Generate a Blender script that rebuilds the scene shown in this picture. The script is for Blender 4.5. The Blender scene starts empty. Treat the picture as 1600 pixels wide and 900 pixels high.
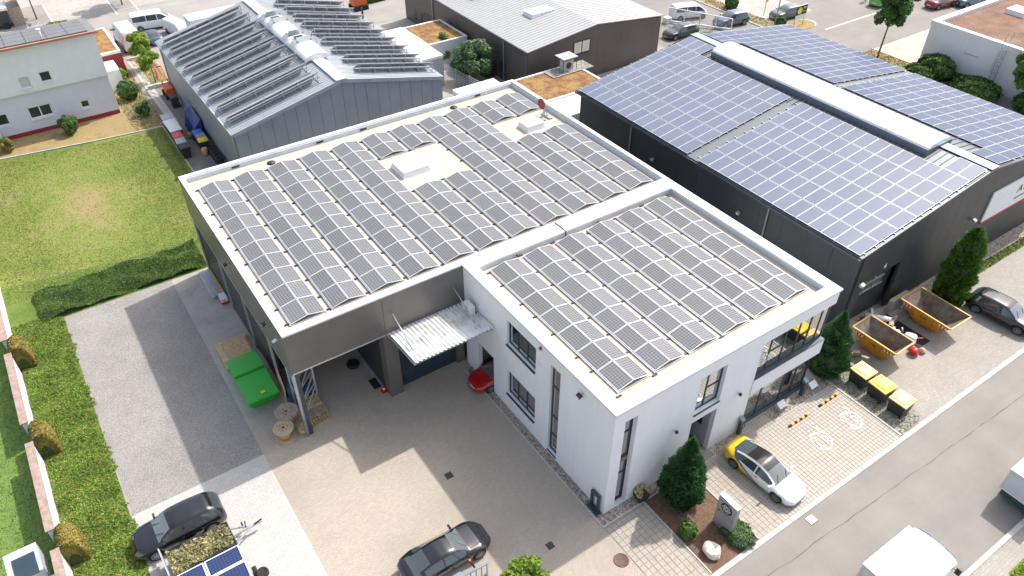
import bpy, bmesh, math, random
import numpy as np
from mathutils import Vector, Matrix
random.seed(7); NR = np.random.default_rng(11)
R = math.radians; PI = math.pi
S = bpy.context.scene
COL = S.collection

# ---------------------------------------------------------------- camera, sky, sun, exposure
cd = bpy.data.cameras.new('camera'); cam = bpy.data.objects.new('camera', cd); COL.objects.link(cam)
cam.location = (-17.31, -16.84, 35.44)
cam.rotation_euler = (R(90 - 39.763), 0, -R(34.135))
cd.sensor_width = 36; cd.lens = 1193.39 / 1600 * 36; cd.clip_start = .5; cd.clip_end = 2500
S.camera = cam
SUN = Vector((6.24, 1.10, 8.04)).normalized()
el = math.asin(SUN.z); az = math.atan2(SUN.x, SUN.y)
w = bpy.data.worlds.new('World'); S.world = w; w.use_nodes = True
nt = w.node_tree; nt.nodes.clear()
sky = nt.nodes.new('ShaderNodeTexSky'); sky.sky_type = 'NISHITA'; sky.sun_disc = False
sky.sun_elevation = el; sky.sun_rotation = az; sky.air_density = 1.0; sky.dust_density = 3.0; sky.ozone_density = 1.0
bg = nt.nodes.new('ShaderNodeBackground'); bg.inputs[1].default_value = .15
wo = nt.nodes.new('ShaderNodeOutputWorld')
hs = nt.nodes.new('ShaderNodeHueSaturation'); hs.inputs['Saturation'].default_value = .62
nt.links.new(sky.outputs[0], hs.inputs['Color']); nt.links.new(hs.outputs[0], bg.inputs[0]); nt.links.new(bg.outputs[0], wo.inputs[0])
sd = bpy.data.lights.new('sun', 'SUN'); sd.energy = 2.5; sd.angle = R(.9); sd.color = (1, .955, .89)
so = bpy.data.objects.new('sun', sd); COL.objects.link(so)
so.rotation_euler = SUN.to_track_quat('Z', 'Y').to_euler()
S.view_settings.view_transform = 'Standard'; S.view_settings.look = 'None'
S.view_settings.exposure = .80; S.view_settings.gamma = 1.0

# ---------------------------------------------------------------- helpers
MATS = {}
def principled(name):
    m = bpy.data.materials.new(name); m.use_nodes = True
    return m, m.node_tree, m.node_tree.nodes['Principled BSDF']
def N(nt, t, **k):
    n = nt.nodes.new(t)
    for a, b in k.items():
        if a.startswith('i_'): n.inputs[a[2:]].default_value = b
        else: setattr(n, a, b)
    return n
def ramp(nt, fac, stops):
    r = nt.nodes.new('ShaderNodeValToRGB'); nt.links.new(fac, r.inputs[0])
    while len(r.color_ramp.elements) < len(stops): r.color_ramp.elements.new(.5)
    for e, (p, c) in zip(r.color_ramp.elements, stops):
        e.position = p; e.color = (*c, 1) if len(c) == 3 else c
    return r.outputs[0]
def mixc(nt, fac, a, b, mode='MIX'):
    m = nt.nodes.new('ShaderNodeMix'); m.data_type = 'RGBA'; m.blend_type = mode
    for s, v in ((m.inputs[0], fac), (m.inputs[6], a), (m.inputs[7], b)):
        if hasattr(v, 'node'): nt.links.new(v, s)
        elif isinstance(v, (int, float)): s.default_value = v
        else: s.default_value = (*v, 1)
    return m.outputs[2]
def pos(nt, scale=(1, 1, 1)):
    g = nt.nodes.new('ShaderNodeNewGeometry'); m = nt.nodes.new('ShaderNodeMapping')
    m.inputs['Scale'].default_value = scale; nt.links.new(g.outputs['Position'], m.inputs[0]); return m.outputs[0]
def noise(nt, vec, scale, detail=4, rough=.6):
    n = nt.nodes.new('ShaderNodeTexNoise'); n.inputs['Scale'].default_value = scale
    n.inputs['Detail'].default_value = detail; n.inputs['Roughness'].default_value = rough
    nt.links.new(vec, n.inputs['Vector']); return n.outputs[0]
def bump(nt, b, h, strength=.3, dist=.02):
    n = nt.nodes.new('ShaderNodeBump'); n.inputs['Strength'].default_value = strength
    n.inputs['Distance'].default_value = dist; nt.links.new(h, n.inputs['Height']); nt.links.new(n.outputs[0], b.inputs['Normal'])
def mat(name, c, rough=.6, metal=0, var=.12, vs=1.5, fine=0, fs=30, bmp=0, coat=0, spec=.5, dirt=None, ds=.35, streak=False):
    """surface: base colour with large noise (var), fine grain (fine), optional dirt colour"""
    if name in MATS: return MATS[name]
    m, nt, b = principled(name); p = pos(nt)
    dk = tuple(x * (1 - var) for x in c); lt = tuple(min(1, x * (1 + var)) for x in c)
    col = ramp(nt, noise(nt, p, vs), [(.3, dk), (.7, lt)])
    if dirt:
        pp = pos(nt, (2, 2, .25)) if streak else p
        f = ramp(nt, noise(nt, pp, ds, 6, .7), [(.48, (0, 0, 0)), (.72, (1, 1, 1))])
        col = mixc(nt, f, col, dirt)
    if fine:
        n = noise(nt, p, fs, 2, .7)
        col = mixc(nt, 1.0, col, ramp(nt, n, [(.25, (1 - fine,) * 3), (.75, (1 + fine,) * 3)]), 'MULTIPLY')
        if bmp: bump(nt, b, n, bmp)
    nt.links.new(col, b.inputs['Base Color'])
    b.inputs['Roughness'].default_value = rough; b.inputs['Metallic'].default_value = metal
    b.inputs['Coat Weight'].default_value = coat; b.inputs['Coat Roughness'].default_value = .04
    b.inputs['Specular IOR Level'].default_value = spec
    MATS[name] = m; return m
def paver(name, c, mortar, bw, bh, off=.5, ms=.012, var=.18, stain=None, rough=.85, stains=.12, rot=0):
    m, nt, b = principled(name); p = pos(nt)
    if rot:
        mp = nt.nodes.new('ShaderNodeMapping'); mp.inputs['Rotation'].default_value = (0, 0, rot); nt.links.new(p, mp.inputs[0]); p2 = mp.outputs[0]
    else: p2 = p
    k = N(nt, 'ShaderNodeTexBrick', offset=off); nt.links.new(p2, k.inputs['Vector'])
    k.inputs['Scale'].default_value = 1; k.inputs['Brick Width'].default_value = bw; k.inputs['Row Height'].default_value = bh
    k.inputs['Mortar Size'].default_value = ms; k.inputs['Mortar Smooth'].default_value = .3; k.inputs['Bias'].default_value = 0
    k.inputs['Color1'].default_value = (*[x * (1 - var) for x in c], 1); k.inputs['Color2'].default_value = (*[min(1, x * (1 + var)) for x in c], 1)
    k.inputs['Mortar'].default_value = (*mortar, 1)
    col = k.outputs[0]
    col = mixc(nt, 1, col, ramp(nt, noise(nt, p, .25, 6, .65), [(.3, (1 - stains,) * 3), (.7, (1 + stains,) * 3)]), 'MULTIPLY')
    col = mixc(nt, 1, col, ramp(nt, noise(nt, p, 9, 3, .7), [(.3, (.9,) * 3), (.7, (1.1,) * 3)]), 'MULTIPLY')
    if stain:
        f = ramp(nt, noise(nt, p, .16, 6, .7), [(.5, (0, 0, 0)), (.68, (.6,) * 3)])
        col = mixc(nt, f, col, stain)
    nt.links.new(col, b.inputs['Base Color']); b.inputs['Roughness'].default_value = rough
    MATS[name] = m; return m
def leafmat(name, cols, trans=.25, rough=.55):
    if name in MATS: return MATS[name]
    m, nt, b = principled(name); g = nt.nodes.new('ShaderNodeNewGeometry')
    n = len(cols); c = ramp(nt, g.outputs['Random Per Island'], [(i / (n - 1), x) for i, x in enumerate(cols)])
    c = mixc(nt, 1, c, ramp(nt, noise(nt, pos(nt), .9, 3), [(.3, (.75,) * 3), (.7, (1.25,) * 3)]), 'MULTIPLY')
    nt.links.new(c, b.inputs['Base Color']); b.inputs['Roughness'].default_value = rough
    b.inputs['Specular IOR Level'].default_value = .3
    t = nt.nodes.new('ShaderNodeBsdfTranslucent'); nt.links.new(c, t.inputs[0])
    mx = nt.nodes.new('ShaderNodeMixShader'); mx.inputs[0].default_value = trans
    o = nt.nodes['Material Output']; nt.links.new(b.outputs[0], mx.inputs[1]); nt.links.new(t.outputs[0], mx.inputs[2]); nt.links.new(mx.outputs[0], o.inputs[0])
    MATS[name] = m; return m

def tag(o, label=None, cat=None, group=None, kind=None):
    if label: o['label'] = label
    if cat: o['category'] = cat
    if group: o['group'] = group
    if kind: o['kind'] = kind
    return o
def thing(name, label, cat, loc=(0, 0, 0), rz=0, group=None):
    o = bpy.data.objects.new(name, None); o.empty_display_size = .3; COL.objects.link(o)
    o.location = loc; o.rotation_euler = (0, 0, rz); return tag(o, label, cat, group)
class MB:
    def __init__(s): s.v = []; s.f = []; s.m = []; s.s = []
    def face(s, pts, m=0, sm=False):
        i = len(s.v); s.v += [tuple(p) for p in pts]; s.f.append(tuple(range(i, i + len(pts)))); s.m.append(m); s.s.append(sm); return s
    def hexa(s, P, m=0):
        i = len(s.v); s.v += [tuple(p) for p in P]
        for a in ((0, 3, 2, 1), (4, 5, 6, 7), (0, 1, 5, 4), (1, 2, 6, 5), (2, 3, 7, 6), (3, 0, 4, 7)):
            s.f.append(tuple(i + k for k in a)); s.m.append(m); s.s.append(False)
        return s
    def box(s, x0, x1, y0, y1, z0, z1, m=0):
        return s.hexa([(x0, y0, z0), (x1, y0, z0), (x1, y1, z0), (x0, y1, z0), (x0, y0, z1), (x1, y0, z1), (x1, y1, z1), (x0, y1, z1)], m)
    def bar(s, a, b, w=.05, h=None, m=0, up=(0, 0, 1)):
        a, b = Vector(a), Vector(b); h = h or w; d = (b - a).normalized(); u = Vector(up)
        if abs(d.dot(u)) > .97: u = Vector((1, 0, 0))
        x = d.cross(u).normalized() * w / 2; y = x.cross(d).normalized() * h / 2
        return s.hexa([a - x - y, a + x - y, a + x + y, a - x + y, b - x - y, b + x - y, b + x + y, b - x + y], m)
    def prism(s, poly, z0, z1, m=0):
        n = len(poly); i = len(s.v); s.v += [(x, y, z0) for x, y in poly] + [(x, y, z1) for x, y in poly]
        s.f.append(tuple(range(i + n - 1, i - 1, -1))); s.f.append(tuple(range(i + n, i + 2 * n))); s.m += [m, m]; s.s += [False, False]
        for k in range(n): s.f.append((i + k, i + (k + 1) % n, i + n + (k + 1) % n, i + n + k)); s.m.append(m); s.s.append(False)
        return s
    def extr(s, poly, axis, a0, a1, m=0):
        """polygon of (u,z); extruded along axis 'x' (u=y) or 'y' (u=x)"""
        n = len(poly); i = len(s.v)
        for a in (a0, a1): s.v += [((a, u, z) if axis == 'x' else (u, a, z)) for u, z in poly]
        s.f.append(tuple(range(i + n - 1, i - 1, -1))); s.f.append(tuple(range(i + n, i + 2 * n))); s.m += [m, m]; s.s += [False, False]
        for k in range(n): s.f.append((i + k, i + (k + 1) % n, i + n + (k + 1) % n, i + n + k)); s.m.append(m); s.s.append(False)
        return s
    def tube(s, pts, r, seg=8, m=0, cap=True):
        pts = [Vector(p) for p in pts]; rs = r if isinstance(r, (list, tuple)) else [r] * len(pts); i0 = len(s.v)
        for k, p in enumerate(pts):
            d = (pts[min(k + 1, len(pts) - 1)] - pts[max(k - 1, 0)]).normalized()
            u = Vector((0, 0, 1)) if abs(d.z) < .9 else Vector((1, 0, 0))
            x = d.cross(u).normalized(); y = d.cross(x)
            for j in range(seg):
                a = 2 * PI * j / seg; s.v.append(tuple(p + (x * math.cos(a) + y * math.sin(a)) * rs[k]))
        for k in range(len(pts) - 1):
            for j in range(seg):
                a = i0 + k * seg + j; b = i0 + k * seg + (j + 1) % seg
                s.f.append((a, b, b + seg, a + seg)); s.m.append(m); s.s.append(True)
        if cap:
            s.f.append(tuple(range(i0, i0 + seg))); s.f.append(tuple(range(len(s.v) - 1, len(s.v) - seg - 1, -1))); s.m += [m, m]; s.s += [False, False]
        return s
    def lathe(s, prof, c=(0, 0, 0), axis='z', seg=16, m=0, sm=True):
        i0 = len(s.v)
        for r, h in prof:
            for j in range(seg):
                a = 2 * PI * j / seg; p = (r * math.cos(a), r * math.sin(a), h)
                if axis == 'y': p = (p[0], h, p[1])
                if axis == 'x': p = (h, p[0], p[1])
                s.v.append((c[0] + p[0], c[1] + p[1], c[2] + p[2]))
        for k in range(len(prof) - 1):
            for j in range(seg):
                a = i0 + k * seg + j; b = i0 + k * seg + (j + 1) % seg
                s.f.append((a, b, b + seg, a + seg)); s.m.append(m); s.s.append(sm)
        s.f.append(tuple(range(i0, i0 + seg))); s.f.append(tuple(range(len(s.v) - seg, len(s.v)))); s.m += [m, m]; s.s += [False, False]
        return s
    def cyl(s, c, r, h, axis='z', seg=16, m=0): return s.lathe([(r, 0), (r, h)], c, axis, seg, m)
    def build(s, name, mats, parent=None, world=True, label=None, kind=None, loc=None, rn=True, auto=False):
        me = bpy.data.meshes.new(name)
        off = Vector((0, 0, 0))
        if parent is not None and world:
            q = parent
            while q: off += Vector(q.location); q = q.parent
        if loc: off = Vector(loc)
        me.from_pydata([(a - off.x, b - off.y, c - off.z) for a, b, c in s.v], [], s.f)
        ms = mats if isinstance(mats, (list, tuple)) else [mats]
        for x in ms: me.materials.append(x)
        me.polygons.foreach_set('material_index', s.m); me.polygons.foreach_set('use_smooth', s.s)
        if rn:
            bm = bmesh.new(); bm.from_mesh(me); bmesh.ops.recalc_face_normals(bm, faces=bm.faces); bm.to_mesh(me); bm.free()
        o = bpy.data.objects.new(name, me); COL.objects.link(o)
        if parent is not None: o.parent = parent
        if loc: o.location = loc
        if label: o['label'] = label
        if kind: o['kind'] = kind
        return o
def inst(src, parent, loc, rot=(0, 0, 0), name=None):
    o = src.copy(); COL.objects.link(o); o.parent = parent; o.location = loc; o.rotation_euler = rot
    return o
def quadcloud(name, P, U, V, m, parent=None, kind=None, label=None, off=(0, 0, 0)):
    n = len(P); P = P - np.array(off)
    vs = np.empty((n, 4, 3), np.float32); vs[:, 0] = P - U - V; vs[:, 1] = P + U - V * .6; vs[:, 2] = P + U * .35 + V; vs[:, 3] = P - U * .35 + V
    me = bpy.data.meshes.new(name); me.vertices.add(4 * n); me.vertices.foreach_set('co', vs.ravel())
    me.loops.add(4 * n); me.loops.foreach_set('vertex_index', np.arange(4 * n, dtype=np.int32))
    me.polygons.add(n); me.polygons.foreach_set('loop_start', np.arange(0, 4 * n, 4, dtype=np.int32))
    me.update(calc_edges=True); me.materials.append(m)
    o = bpy.data.objects.new(name, me); COL.objects.link(o); o.parent = parent
    if kind: o['kind'] = kind
    if label: o['label'] = label
    return o
def rvec(n):
    v = NR.normal(size=(n, 3)); return v / np.linalg.norm(v, axis=1)[:, None]
def perp(n):
    a = rvec(len(n)); u = np.cross(n, a); return u / (np.linalg.norm(u, axis=1)[:, None] + 1e-9)

# ---------------------------------------------------------------- materials
M = {}
M['white'] = mat('white_render', (.80, .81, .83), .75, var=.03, vs=.5, fine=.03, fs=60, dirt=(.765, .775, .79), ds=.9, streak=True)
M['coping'] = mat('white_coping', (.79, .79, .79), .45, var=.03, vs=.7)
M['deck'] = mat('roof_membrane', (.56, .485, .40), .8, var=.08, vs=.5, fine=.05, fs=18, dirt=(.49, .415, .34), ds=.5)
M['upstand'] = mat('upstand_grey', (.55, .58, .62), .5, var=.08)
M['fascia'] = mat('brown_fascia', (.18, .168, .156), .42, .35, var=.1, vs=.6, fine=.03, fs=20)
M['darkclad'] = mat('dark_cladding', (.048, .050, .055), .5, .2, var=.15, vs=.8)
M['anth'] = mat('anthracite_hall', (.052, .060, .067), .45, .25, var=.14, vs=.4, fine=.03, fs=25)
M['frame'] = mat('anthracite_frame', (.055, .07, .085), .4, .2, var=.08)
M['galv'] = mat('galvanised', (.44, .46, .48), .42, .35, var=.1, vs=3)
M['alu'] = mat('aluminium', (.62, .64, .66), .35, .6, var=.06, vs=3)
M['silver'] = mat('silver_sheet', (.43, .445, .47), .4, .15, var=.07, vs=.5)
M['silverwall'] = mat('silver_wall', (.33, .37, .43), .45, .35, var=.08, vs=.35)
M['blackrub'] = mat('rubber', (.018, .018, .02), .75, var=.2, vs=5)
M['plasticblack'] = mat('black_plastic', (.03, .03, .032), .5, var=.1, vs=4)
M['concrete'] = mat('concrete', (.42, .39, .35), .85, var=.12, vs=1.2, fine=.1, fs=25, dirt=(.28, .25, .22), ds=.6)
M['kerb'] = mat('kerbstone', (.50, .48, .45), .85, var=.12, vs=2, fine=.1, fs=20)
M['wood'] = mat('wood_pale', (.52, .36, .20), .75, var=.25, vs=4, fine=.15, fs=30)
M['woodgrey'] = mat('wood_grey', (.42, .33, .26), .8, var=.25, vs=4, fine=.15, fs=30)
M['woodyel'] = mat('wood_yellow', (.58, .43, .20), .75, var=.15, vs=4)
M['ply'] = mat('plywood', (.58, .42, .26), .75, var=.12, vs=1.5)
M['glassdark'] = mat('car_glass', (.055, .068, .07), .06, 0, var=.1, coat=.6, spec=.8)
M['skylight'] = mat('opal_dome', (.86, .88, .92), .25, var=.02, coat=.3)
M['opalgrey'] = mat('opal_vault', (.74, .75, .74), .35, var=.04)
M['red'] = mat('red_paint', (.55, .02, .02), .4, var=.1)
M['yellow'] = mat('yellow_plastic', (.80, .62, .05), .45, var=.08, vs=4)
M['mulch'] = mat('bark_mulch', (.17, .10, .065), .95, var=.35, vs=6, fine=.35, fs=28, bmp=.8)
def gravelmat(name, c, sc=14, bm=.6, amp=.3, patch=None):
    m, nt, b = principled(name); p = pos(nt)
    v = N(nt, 'ShaderNodeTexVoronoi'); v.inputs['Scale'].default_value = sc; nt.links.new(p, v.inputs['Vector'])
    sep = nt.nodes.new('ShaderNodeSeparateColor'); nt.links.new(v.outputs['Color'], sep.inputs[0])
    col = ramp(nt, sep.outputs[0], [(0, tuple(x * (1 - amp) for x in c)), (1, tuple(x * (1 + amp) for x in c))])
    col = mixc(nt, 1, col, ramp(nt, noise(nt, p, .35, 6, .7), [(.3, (.85,) * 3), (.7, (1.12,) * 3)]), 'MULTIPLY')
    if patch: col = mixc(nt, ramp(nt, noise(nt, p, 1.1, 4, .7), [(.52, (0, 0, 0)), (.66, (.8,) * 3)]), col, patch)
    nt.links.new(col, b.inputs['Base Color']); b.inputs['Roughness'].default_value = .95
    bump(nt, b, v.outputs['Distance'], bm, .03); MATS[name] = m; return m
M['gravel'] = gravelmat('gravel_lot', (.31, .287, .265), 20, .4, .22)
M['pebble'] = gravelmat('pebble_strip', (.34, .29, .24), 12, .9, .55)
M['pebble2'] = gravelmat('pebble_strip_weedy', (.30, .28, .25), 10, .9, .5, patch=(.16, .18, .08))
def asphaltmat(name, c, crack=True):
    m, nt, b = principled(name); p = pos(nt)
    col = ramp(nt, noise(nt, p, .22, 6, .65), [(.28, tuple(x * .84 for x in c)), (.72, tuple(x * 1.16 for x in c))])
    col = mixc(nt, 1, col, ramp(nt, noise(nt, p, 22, 3, .8), [(.3, (.84,) * 3), (.7, (1.16,) * 3)]), 'MULTIPLY')
    pa = pos(nt, (.12, 1.4, 1)); col = mixc(nt, ramp(nt, noise(nt, pa, .8, 4), [(.45, (0, 0, 0)), (.75, (.35,) * 3)]), col, tuple(x * .78 for x in c))
    nt.links.new(col, b.inputs['Base Color']); b.inputs['Roughness'].default_value = .9
    MATS[name] = m; return m
M['asphalt'] = asphaltmat('asphalt_weathered', (.27, .245, .22))
M['street'] = asphaltmat('street_north', (.34, .315, .29))
M['alley'] = mat('alley_asphalt', (.20, .18, .165), .9, var=.2, vs=.7, fine=.12, fs=25, dirt=(.30, .27, .24), ds=.6)
M['yard'] = paver('yard_pavers', (.455, .39, .315), (.30, .25, .20), .2, .1, .5, .008, .06, stain=(.33, .28, .235), stains=.05)
M['whitepav'] = paver('pale_pavers', (.50, .48, .45), (.40, .38, .35), .4, .2, .5, .012, .05, stains=.05)
M['rightpav'] = paver('grey_pavers', (.37, .335, .295), (.29, .26, .225), .24, .16, .5, .012, .08, stain=(.28, .245, .21), stains=.07)
M['baypav'] = paver('bay_pavers', (.45, .41, .37), (.34, .31, .28), .3, .3, .5, .02, .1)
M['pavstone'] = mat('paver_stone', (.47, .42, .36), .85, var=.06, vs=1.5, fine=.12, fs=14)
M['pavstone2'] = mat('paver_stone_brown', (.42, .37, .31), .85, var=.08, vs=1.5, fine=.14, fs=14)
M['joint'] = mat('paver_joint', (.33, .295, .255), .95, var=.15, vs=4)
def lawnmat(name, a, b_, c, sc=.25):
    m, nt, b = principled(name); p = pos(nt)
    col = ramp(nt, noise(nt, p, sc, 6, .7), [(.28, a), (.5, b_), (.72, c)])
    col = mixc(nt, 1, col, ramp(nt, noise(nt, p, 7, 4, .8), [(.3, (.72,) * 3), (.7, (1.28,) * 3)]), 'MULTIPLY')
    nt.links.new(col, b.inputs['Base Color']); b.inputs['Roughness'].default_value = .95
    bump(nt, b, noise(nt, p, 12, 4, .8), .7, .06); b.inputs['Specular IOR Level'].default_value = .15
    MATS[name] = m; return m
M['lawn'] = lawnmat('meadow', (.13, .20, .04), (.21, .25, .06), (.31, .28, .12), .14)
def drypatch(m, c, rx, ry, col_):
    nt = m.node_tree; b = nt.nodes['Principled BSDF']; old = b.inputs['Base Color'].links[0].from_socket
    g = nt.nodes.new('ShaderNodeNewGeometry'); mp = nt.nodes.new('ShaderNodeMapping'); mp.vector_type = 'TEXTURE'; mp.inputs['Location'].default_value = (*c, 0); mp.inputs['Scale'].default_value = (rx, ry, 1); nt.links.new(g.outputs['Position'], mp.inputs[0])
    ln = nt.nodes.new('ShaderNodeVectorMath'); ln.operation = 'LENGTH'; nt.links.new(mp.outputs[0], ln.inputs[0]); ad = nt.nodes.new('ShaderNodeMath'); ad.operation = 'ADD'; nt.links.new(ln.outputs['Value'], ad.inputs[0]); nt.links.new(noise(nt, g.outputs['Position'], .5, 5, .75), ad.inputs[1])
    nt.links.new(mixc(nt, ramp(nt, ad.outputs[0], [(.6, (.95,) * 3), (1.45, (0, 0, 0))]), old, col_), b.inputs['Base Color'])
drypatch(M['lawn'], (-16.6, 47.5), 4.0, 10.5, (.34, .26, .13))
M['lawn2'] = lawnmat('garden_lawn', (.15, .235, .06), (.18, .265, .07), (.20, .29, .08), .6)
M['drygrass'] = lawnmat('dry_grass', (.30, .21, .10), (.38, .28, .14), (.20, .19, .07), .5)
M['coverbase'] = lawnmat('ground_cover_base', (.08, .14, .03), (.13, .19, .04), (.22, .21, .08), .5)
M['sedum'] = None
def sedummat(name, cols, sc=1.1):
    m, nt, b = principled(name); p = pos(nt)
    f = noise(nt, p, sc, 7, .72)
    n = len(cols); col = ramp(nt, f, [(.3 + .4 * i / (n - 1), c) for i, c in enumerate(cols)])
    col = mixc(nt, 1, col, ramp(nt, noise(nt, p, 14, 3, .8), [(.3, (.6,) * 3), (.7, (1.4,) * 3)]), 'MULTIPLY')
    nt.links.new(col, b.inputs['Base Color']); b.inputs['Roughness'].default_value = .95
    bump(nt, b, noise(nt, p, 10, 4, .8), .8, .08); MATS[name] = m; return m
M['sedum'] = sedummat('sedum_roof', [(.13, .07, .04), (.22, .10, .05), (.30, .15, .06), (.36, .26, .07), (.17, .10, .05)])
M['sedum2'] = sedummat('gravel_roof_red', [(.12, .11, .07), (.20, .13, .09), (.27, .14, .09), (.26, .19, .14), (.24, .20, .16)], .5)
# solar cells: u,v from the UV map of the glass quad
def pvmat(name, c, nx, ny, line, lw=.07, rough=.22, coat=.5, diamond=True, var=.1):
    m, nt, b = principled(name); uv = nt.nodes.new('ShaderNodeUVMap'); sp = nt.nodes.new('ShaderNodeSeparateXYZ'); nt.links.new(uv.outputs[0], sp.inputs[0])
    def mth(op, a, b2=None):
        k = nt.nodes.new('ShaderNodeMath'); k.operation = op
        for i, v in enumerate((a, b2)):
            if v is None: continue
            if hasattr(v, 'node'): nt.links.new(v, k.inputs[i])
            else: k.inputs[i].default_value = v
        return k.outputs[0]
    def cell(s, n): return mth('ABSOLUTE', mth('SUBTRACT', mth('FRACT', mth('MULTIPLY', s, n)), .5))
    a, d = cell(sp.outputs[0], nx), cell(sp.outputs[1], ny)
    g = mth('GREATER_THAN', mth('MAXIMUM', a, d), .5 - lw / 2)
    if diamond: g = mth('MAXIMUM', g, mth('GREATER_THAN', mth('ADD', a, d), .84))
    oi = nt.nodes.new('ShaderNodeObjectInfo')
    cc = ramp(nt, oi.outputs['Random'], [(0, tuple(x * (1 - var) for x in c)), (1, tuple(x * (1 + var) for x in c))])
    nt.links.new(mixc(nt, g, cc, line), b.inputs['Base Color'])
    b.inputs['Roughness'].default_value = rough; b.inputs['Specular IOR Level'].default_value = .3; b.inputs['Coat Weight'].default_value = coat; b.inputs['Coat Roughness'].default_value = .12
    MATS[name] = m; return m
M['pvmono'] = pvmat('pv_mono', (.132, .132, .139), 10, 6, (.44, .435, .43), .07, .40, .0, var=.12)
M['pvglare'] = pvmat('pv_sky_glare', (.14, .157, .222), 10, 6, (.18, .20, .27), .06, .42, .15, diamond=False, var=.07)  # blue cells paled: sky glare of the left slope put into the colour
M['pvblue'] = pvmat('pv_blue', (.022, .040, .115), 10, 6, (.09, .12, .23), .08, .32, .15, diamond=False)
M['pvframe'] = mat('pv_frame', (.72, .73, .74), .4, .3, var=.03)
def glassmat(name, tint=(.25, .3, .3), t=.24):
    m, nt, b = principled(name); b.inputs['Base Color'].default_value = (.03, .04, .045, 1); b.inputs['Roughness'].default_value = .04
    b.inputs['Coat Weight'].default_value = 1
    tr = nt.nodes.new('ShaderNodeBsdfTransparent'); tr.inputs[0].default_value = (*[x * 2.2 for x in tint], 1)
    gl = nt.nodes.new('ShaderNodeBsdfGlossy'); gl.inputs['Roughness'].default_value = .03; gl.inputs[0].default_value = (.8, .82, .82, 1); m2 = nt.nodes.new('ShaderNodeMixShader'); m2.inputs[0].default_value = .93; nt.links.new(b.outputs[0], m2.inputs[1]); nt.links.new(gl.outputs[0], m2.inputs[2])
    mx = nt.nodes.new('ShaderNodeMixShader'); mx.inputs[0].default_value = t; o = nt.nodes['Material Output']
    nt.links.new(m2.outputs[0], mx.inputs[1]); nt.links.new(tr.outputs[0], mx.inputs[2]); nt.links.new(mx.outputs[0], o.inputs[0])
    MATS[name] = m; return m
M['glass'] = glassmat('window_glass')
M['blind'] = mat('interior_blind', (.42, .38, .31), .8, var=.1, vs=2)
M['interior'] = mat('interior_floor', (.22, .18, .14), .7, var=.2, vs=1)

# ---------------------------------------------------------------- ground
def sheet(name, rect_or_poly, z, m, kind='structure'):
    mb = MB()
    pl = rect_or_poly
    if len(pl) == 4 and not isinstance(pl[0], tuple): x0, x1, y0, y1 = pl; pl = [(x0, y0), (x1, y0), (x1, y1), (x0, y1)]
    mb.face([(x, y, z) for x, y in pl]); o = mb.build(name, m, rn=False); o['kind'] = kind; return o
sheet('ground', (-900, 900, -900, 900), 0, M['street'])
sheet('road', (-120, 160, -12.75, -6.0), .004, M['asphalt'])
sheet('verge_pavement', (-120, 160, -18, -13.0), .03, M['rightpav'])
sheet('yard', (-13.62, -.5, -6.0, 33.3), .006, M['yard'])
sheet('yard_under_office', (-.5, 16.3, 0, 33), .006, M['yard'])
sheet('pale_parking_pavement', (-21.2, -13.62, -6, 14.05), .006, M['whitepav'])
# gravel lot with uneven grass-side edge
gp = [(-13.66, 14.06), (-13.6, 33.3)]
for i in range(20): gp.append((-20.85 + NR.uniform(-.15, .15), 33.3 - i * 1.01))
gp.append((-20.95, 14.06))
sheet('gravel_lot', gp, .012, M['gravel'])
sheet('concrete_strip', (-13.62, -10.9, 16.5, 33.2), .016, M['concrete'])
sheet('grass_field', [(-90, 33.0), (-7.78, 33.0), (-7.78, 42), (-7.75, 57.6), (-14, 58.3), (-21.7, 59.5), (-90, 62)], .010, M['lawn'])
sheet('ground_cover_bed', [(-24.1, -8), (-21.0, -8), (-20.9, 33.2), (-13.4, 33.2), (-10.9, 33.0), (-10.4, 37.0), (-24.1, 39.0)], .014, M['coverbase'])
sheet('garden_lawn', (-90, -24.2, 0, 33.6), .012, M['lawn2'])
sheet('alley', (-7.7, -4.9, 33, 66.9), .014, M['alley'])
sheet('passage_floor', (16.3, 22.4, 1, 45), .016, M['alley'])
sheet('back_yard_floor', (14.5, 25.5, 42, 70), .008, M['concrete'])
sheet('garden_dry_lawn', [(-90, 62.2), (-21.7, 59.7), (-14, 58.45), (-7.75, 57.8), (-7.5, 60), (-7.2, 75), (-10.3, 75), (-10.3, 63), (-90, 63.2)], .012, M['drygrass'])
sheet('dry_lawn_patch', (-6.7, -4.3, 67.1, 76.1), .016, M['drygrass'])
sheet('hall_gravel_strip', (27.5, 90, 1.05, 2.1), .012, M['pebble'])
sheet('grass_strip', (31.5, 90, .35, 1.0), .02, M['lawn'])
sheet('side_pavement', (20.3, 90, -5.72, .4), .008, M['rightpav'])
sheet('side_pavement_back', (18.0, 30.5, .4, 2.1), .007, M['concrete'])
sheet('grass_corner', [(13.2, -18), (40, -18), (40, -14.0), (14.6, -14.0)], .04, M['lawn'])
sheet('north_street', (46, 60.0, 30, 400), .003, M['asphalt'])
sheet('cross_street', (60.0, 400, 30.8, 43), .0045, M['asphalt'])
sheet('far_street', (70, 400, 43, 400), .0035, M['asphalt'])
sheet('pavement_patch', (65.6, 130, 25.2, 30.8), .02, paver('pale_slabs', (.50, .44, .37), (.38, .34, .29), .8, .4, .5, .02, .06))
sheet('parking_pad', (-60, 60, 93.5, 140), .004, M['baypav'])
sheet('customer_parking', (62.6, 70, 43, 60), .006, M['baypav'])
for x0, x1, nm in ((-14.4, -11.9, 1), (-4.3, -2.0, 2)): sheet('parking_bay', (x0, x1, 93.6, 101), .012, M['gravel'])
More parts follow.
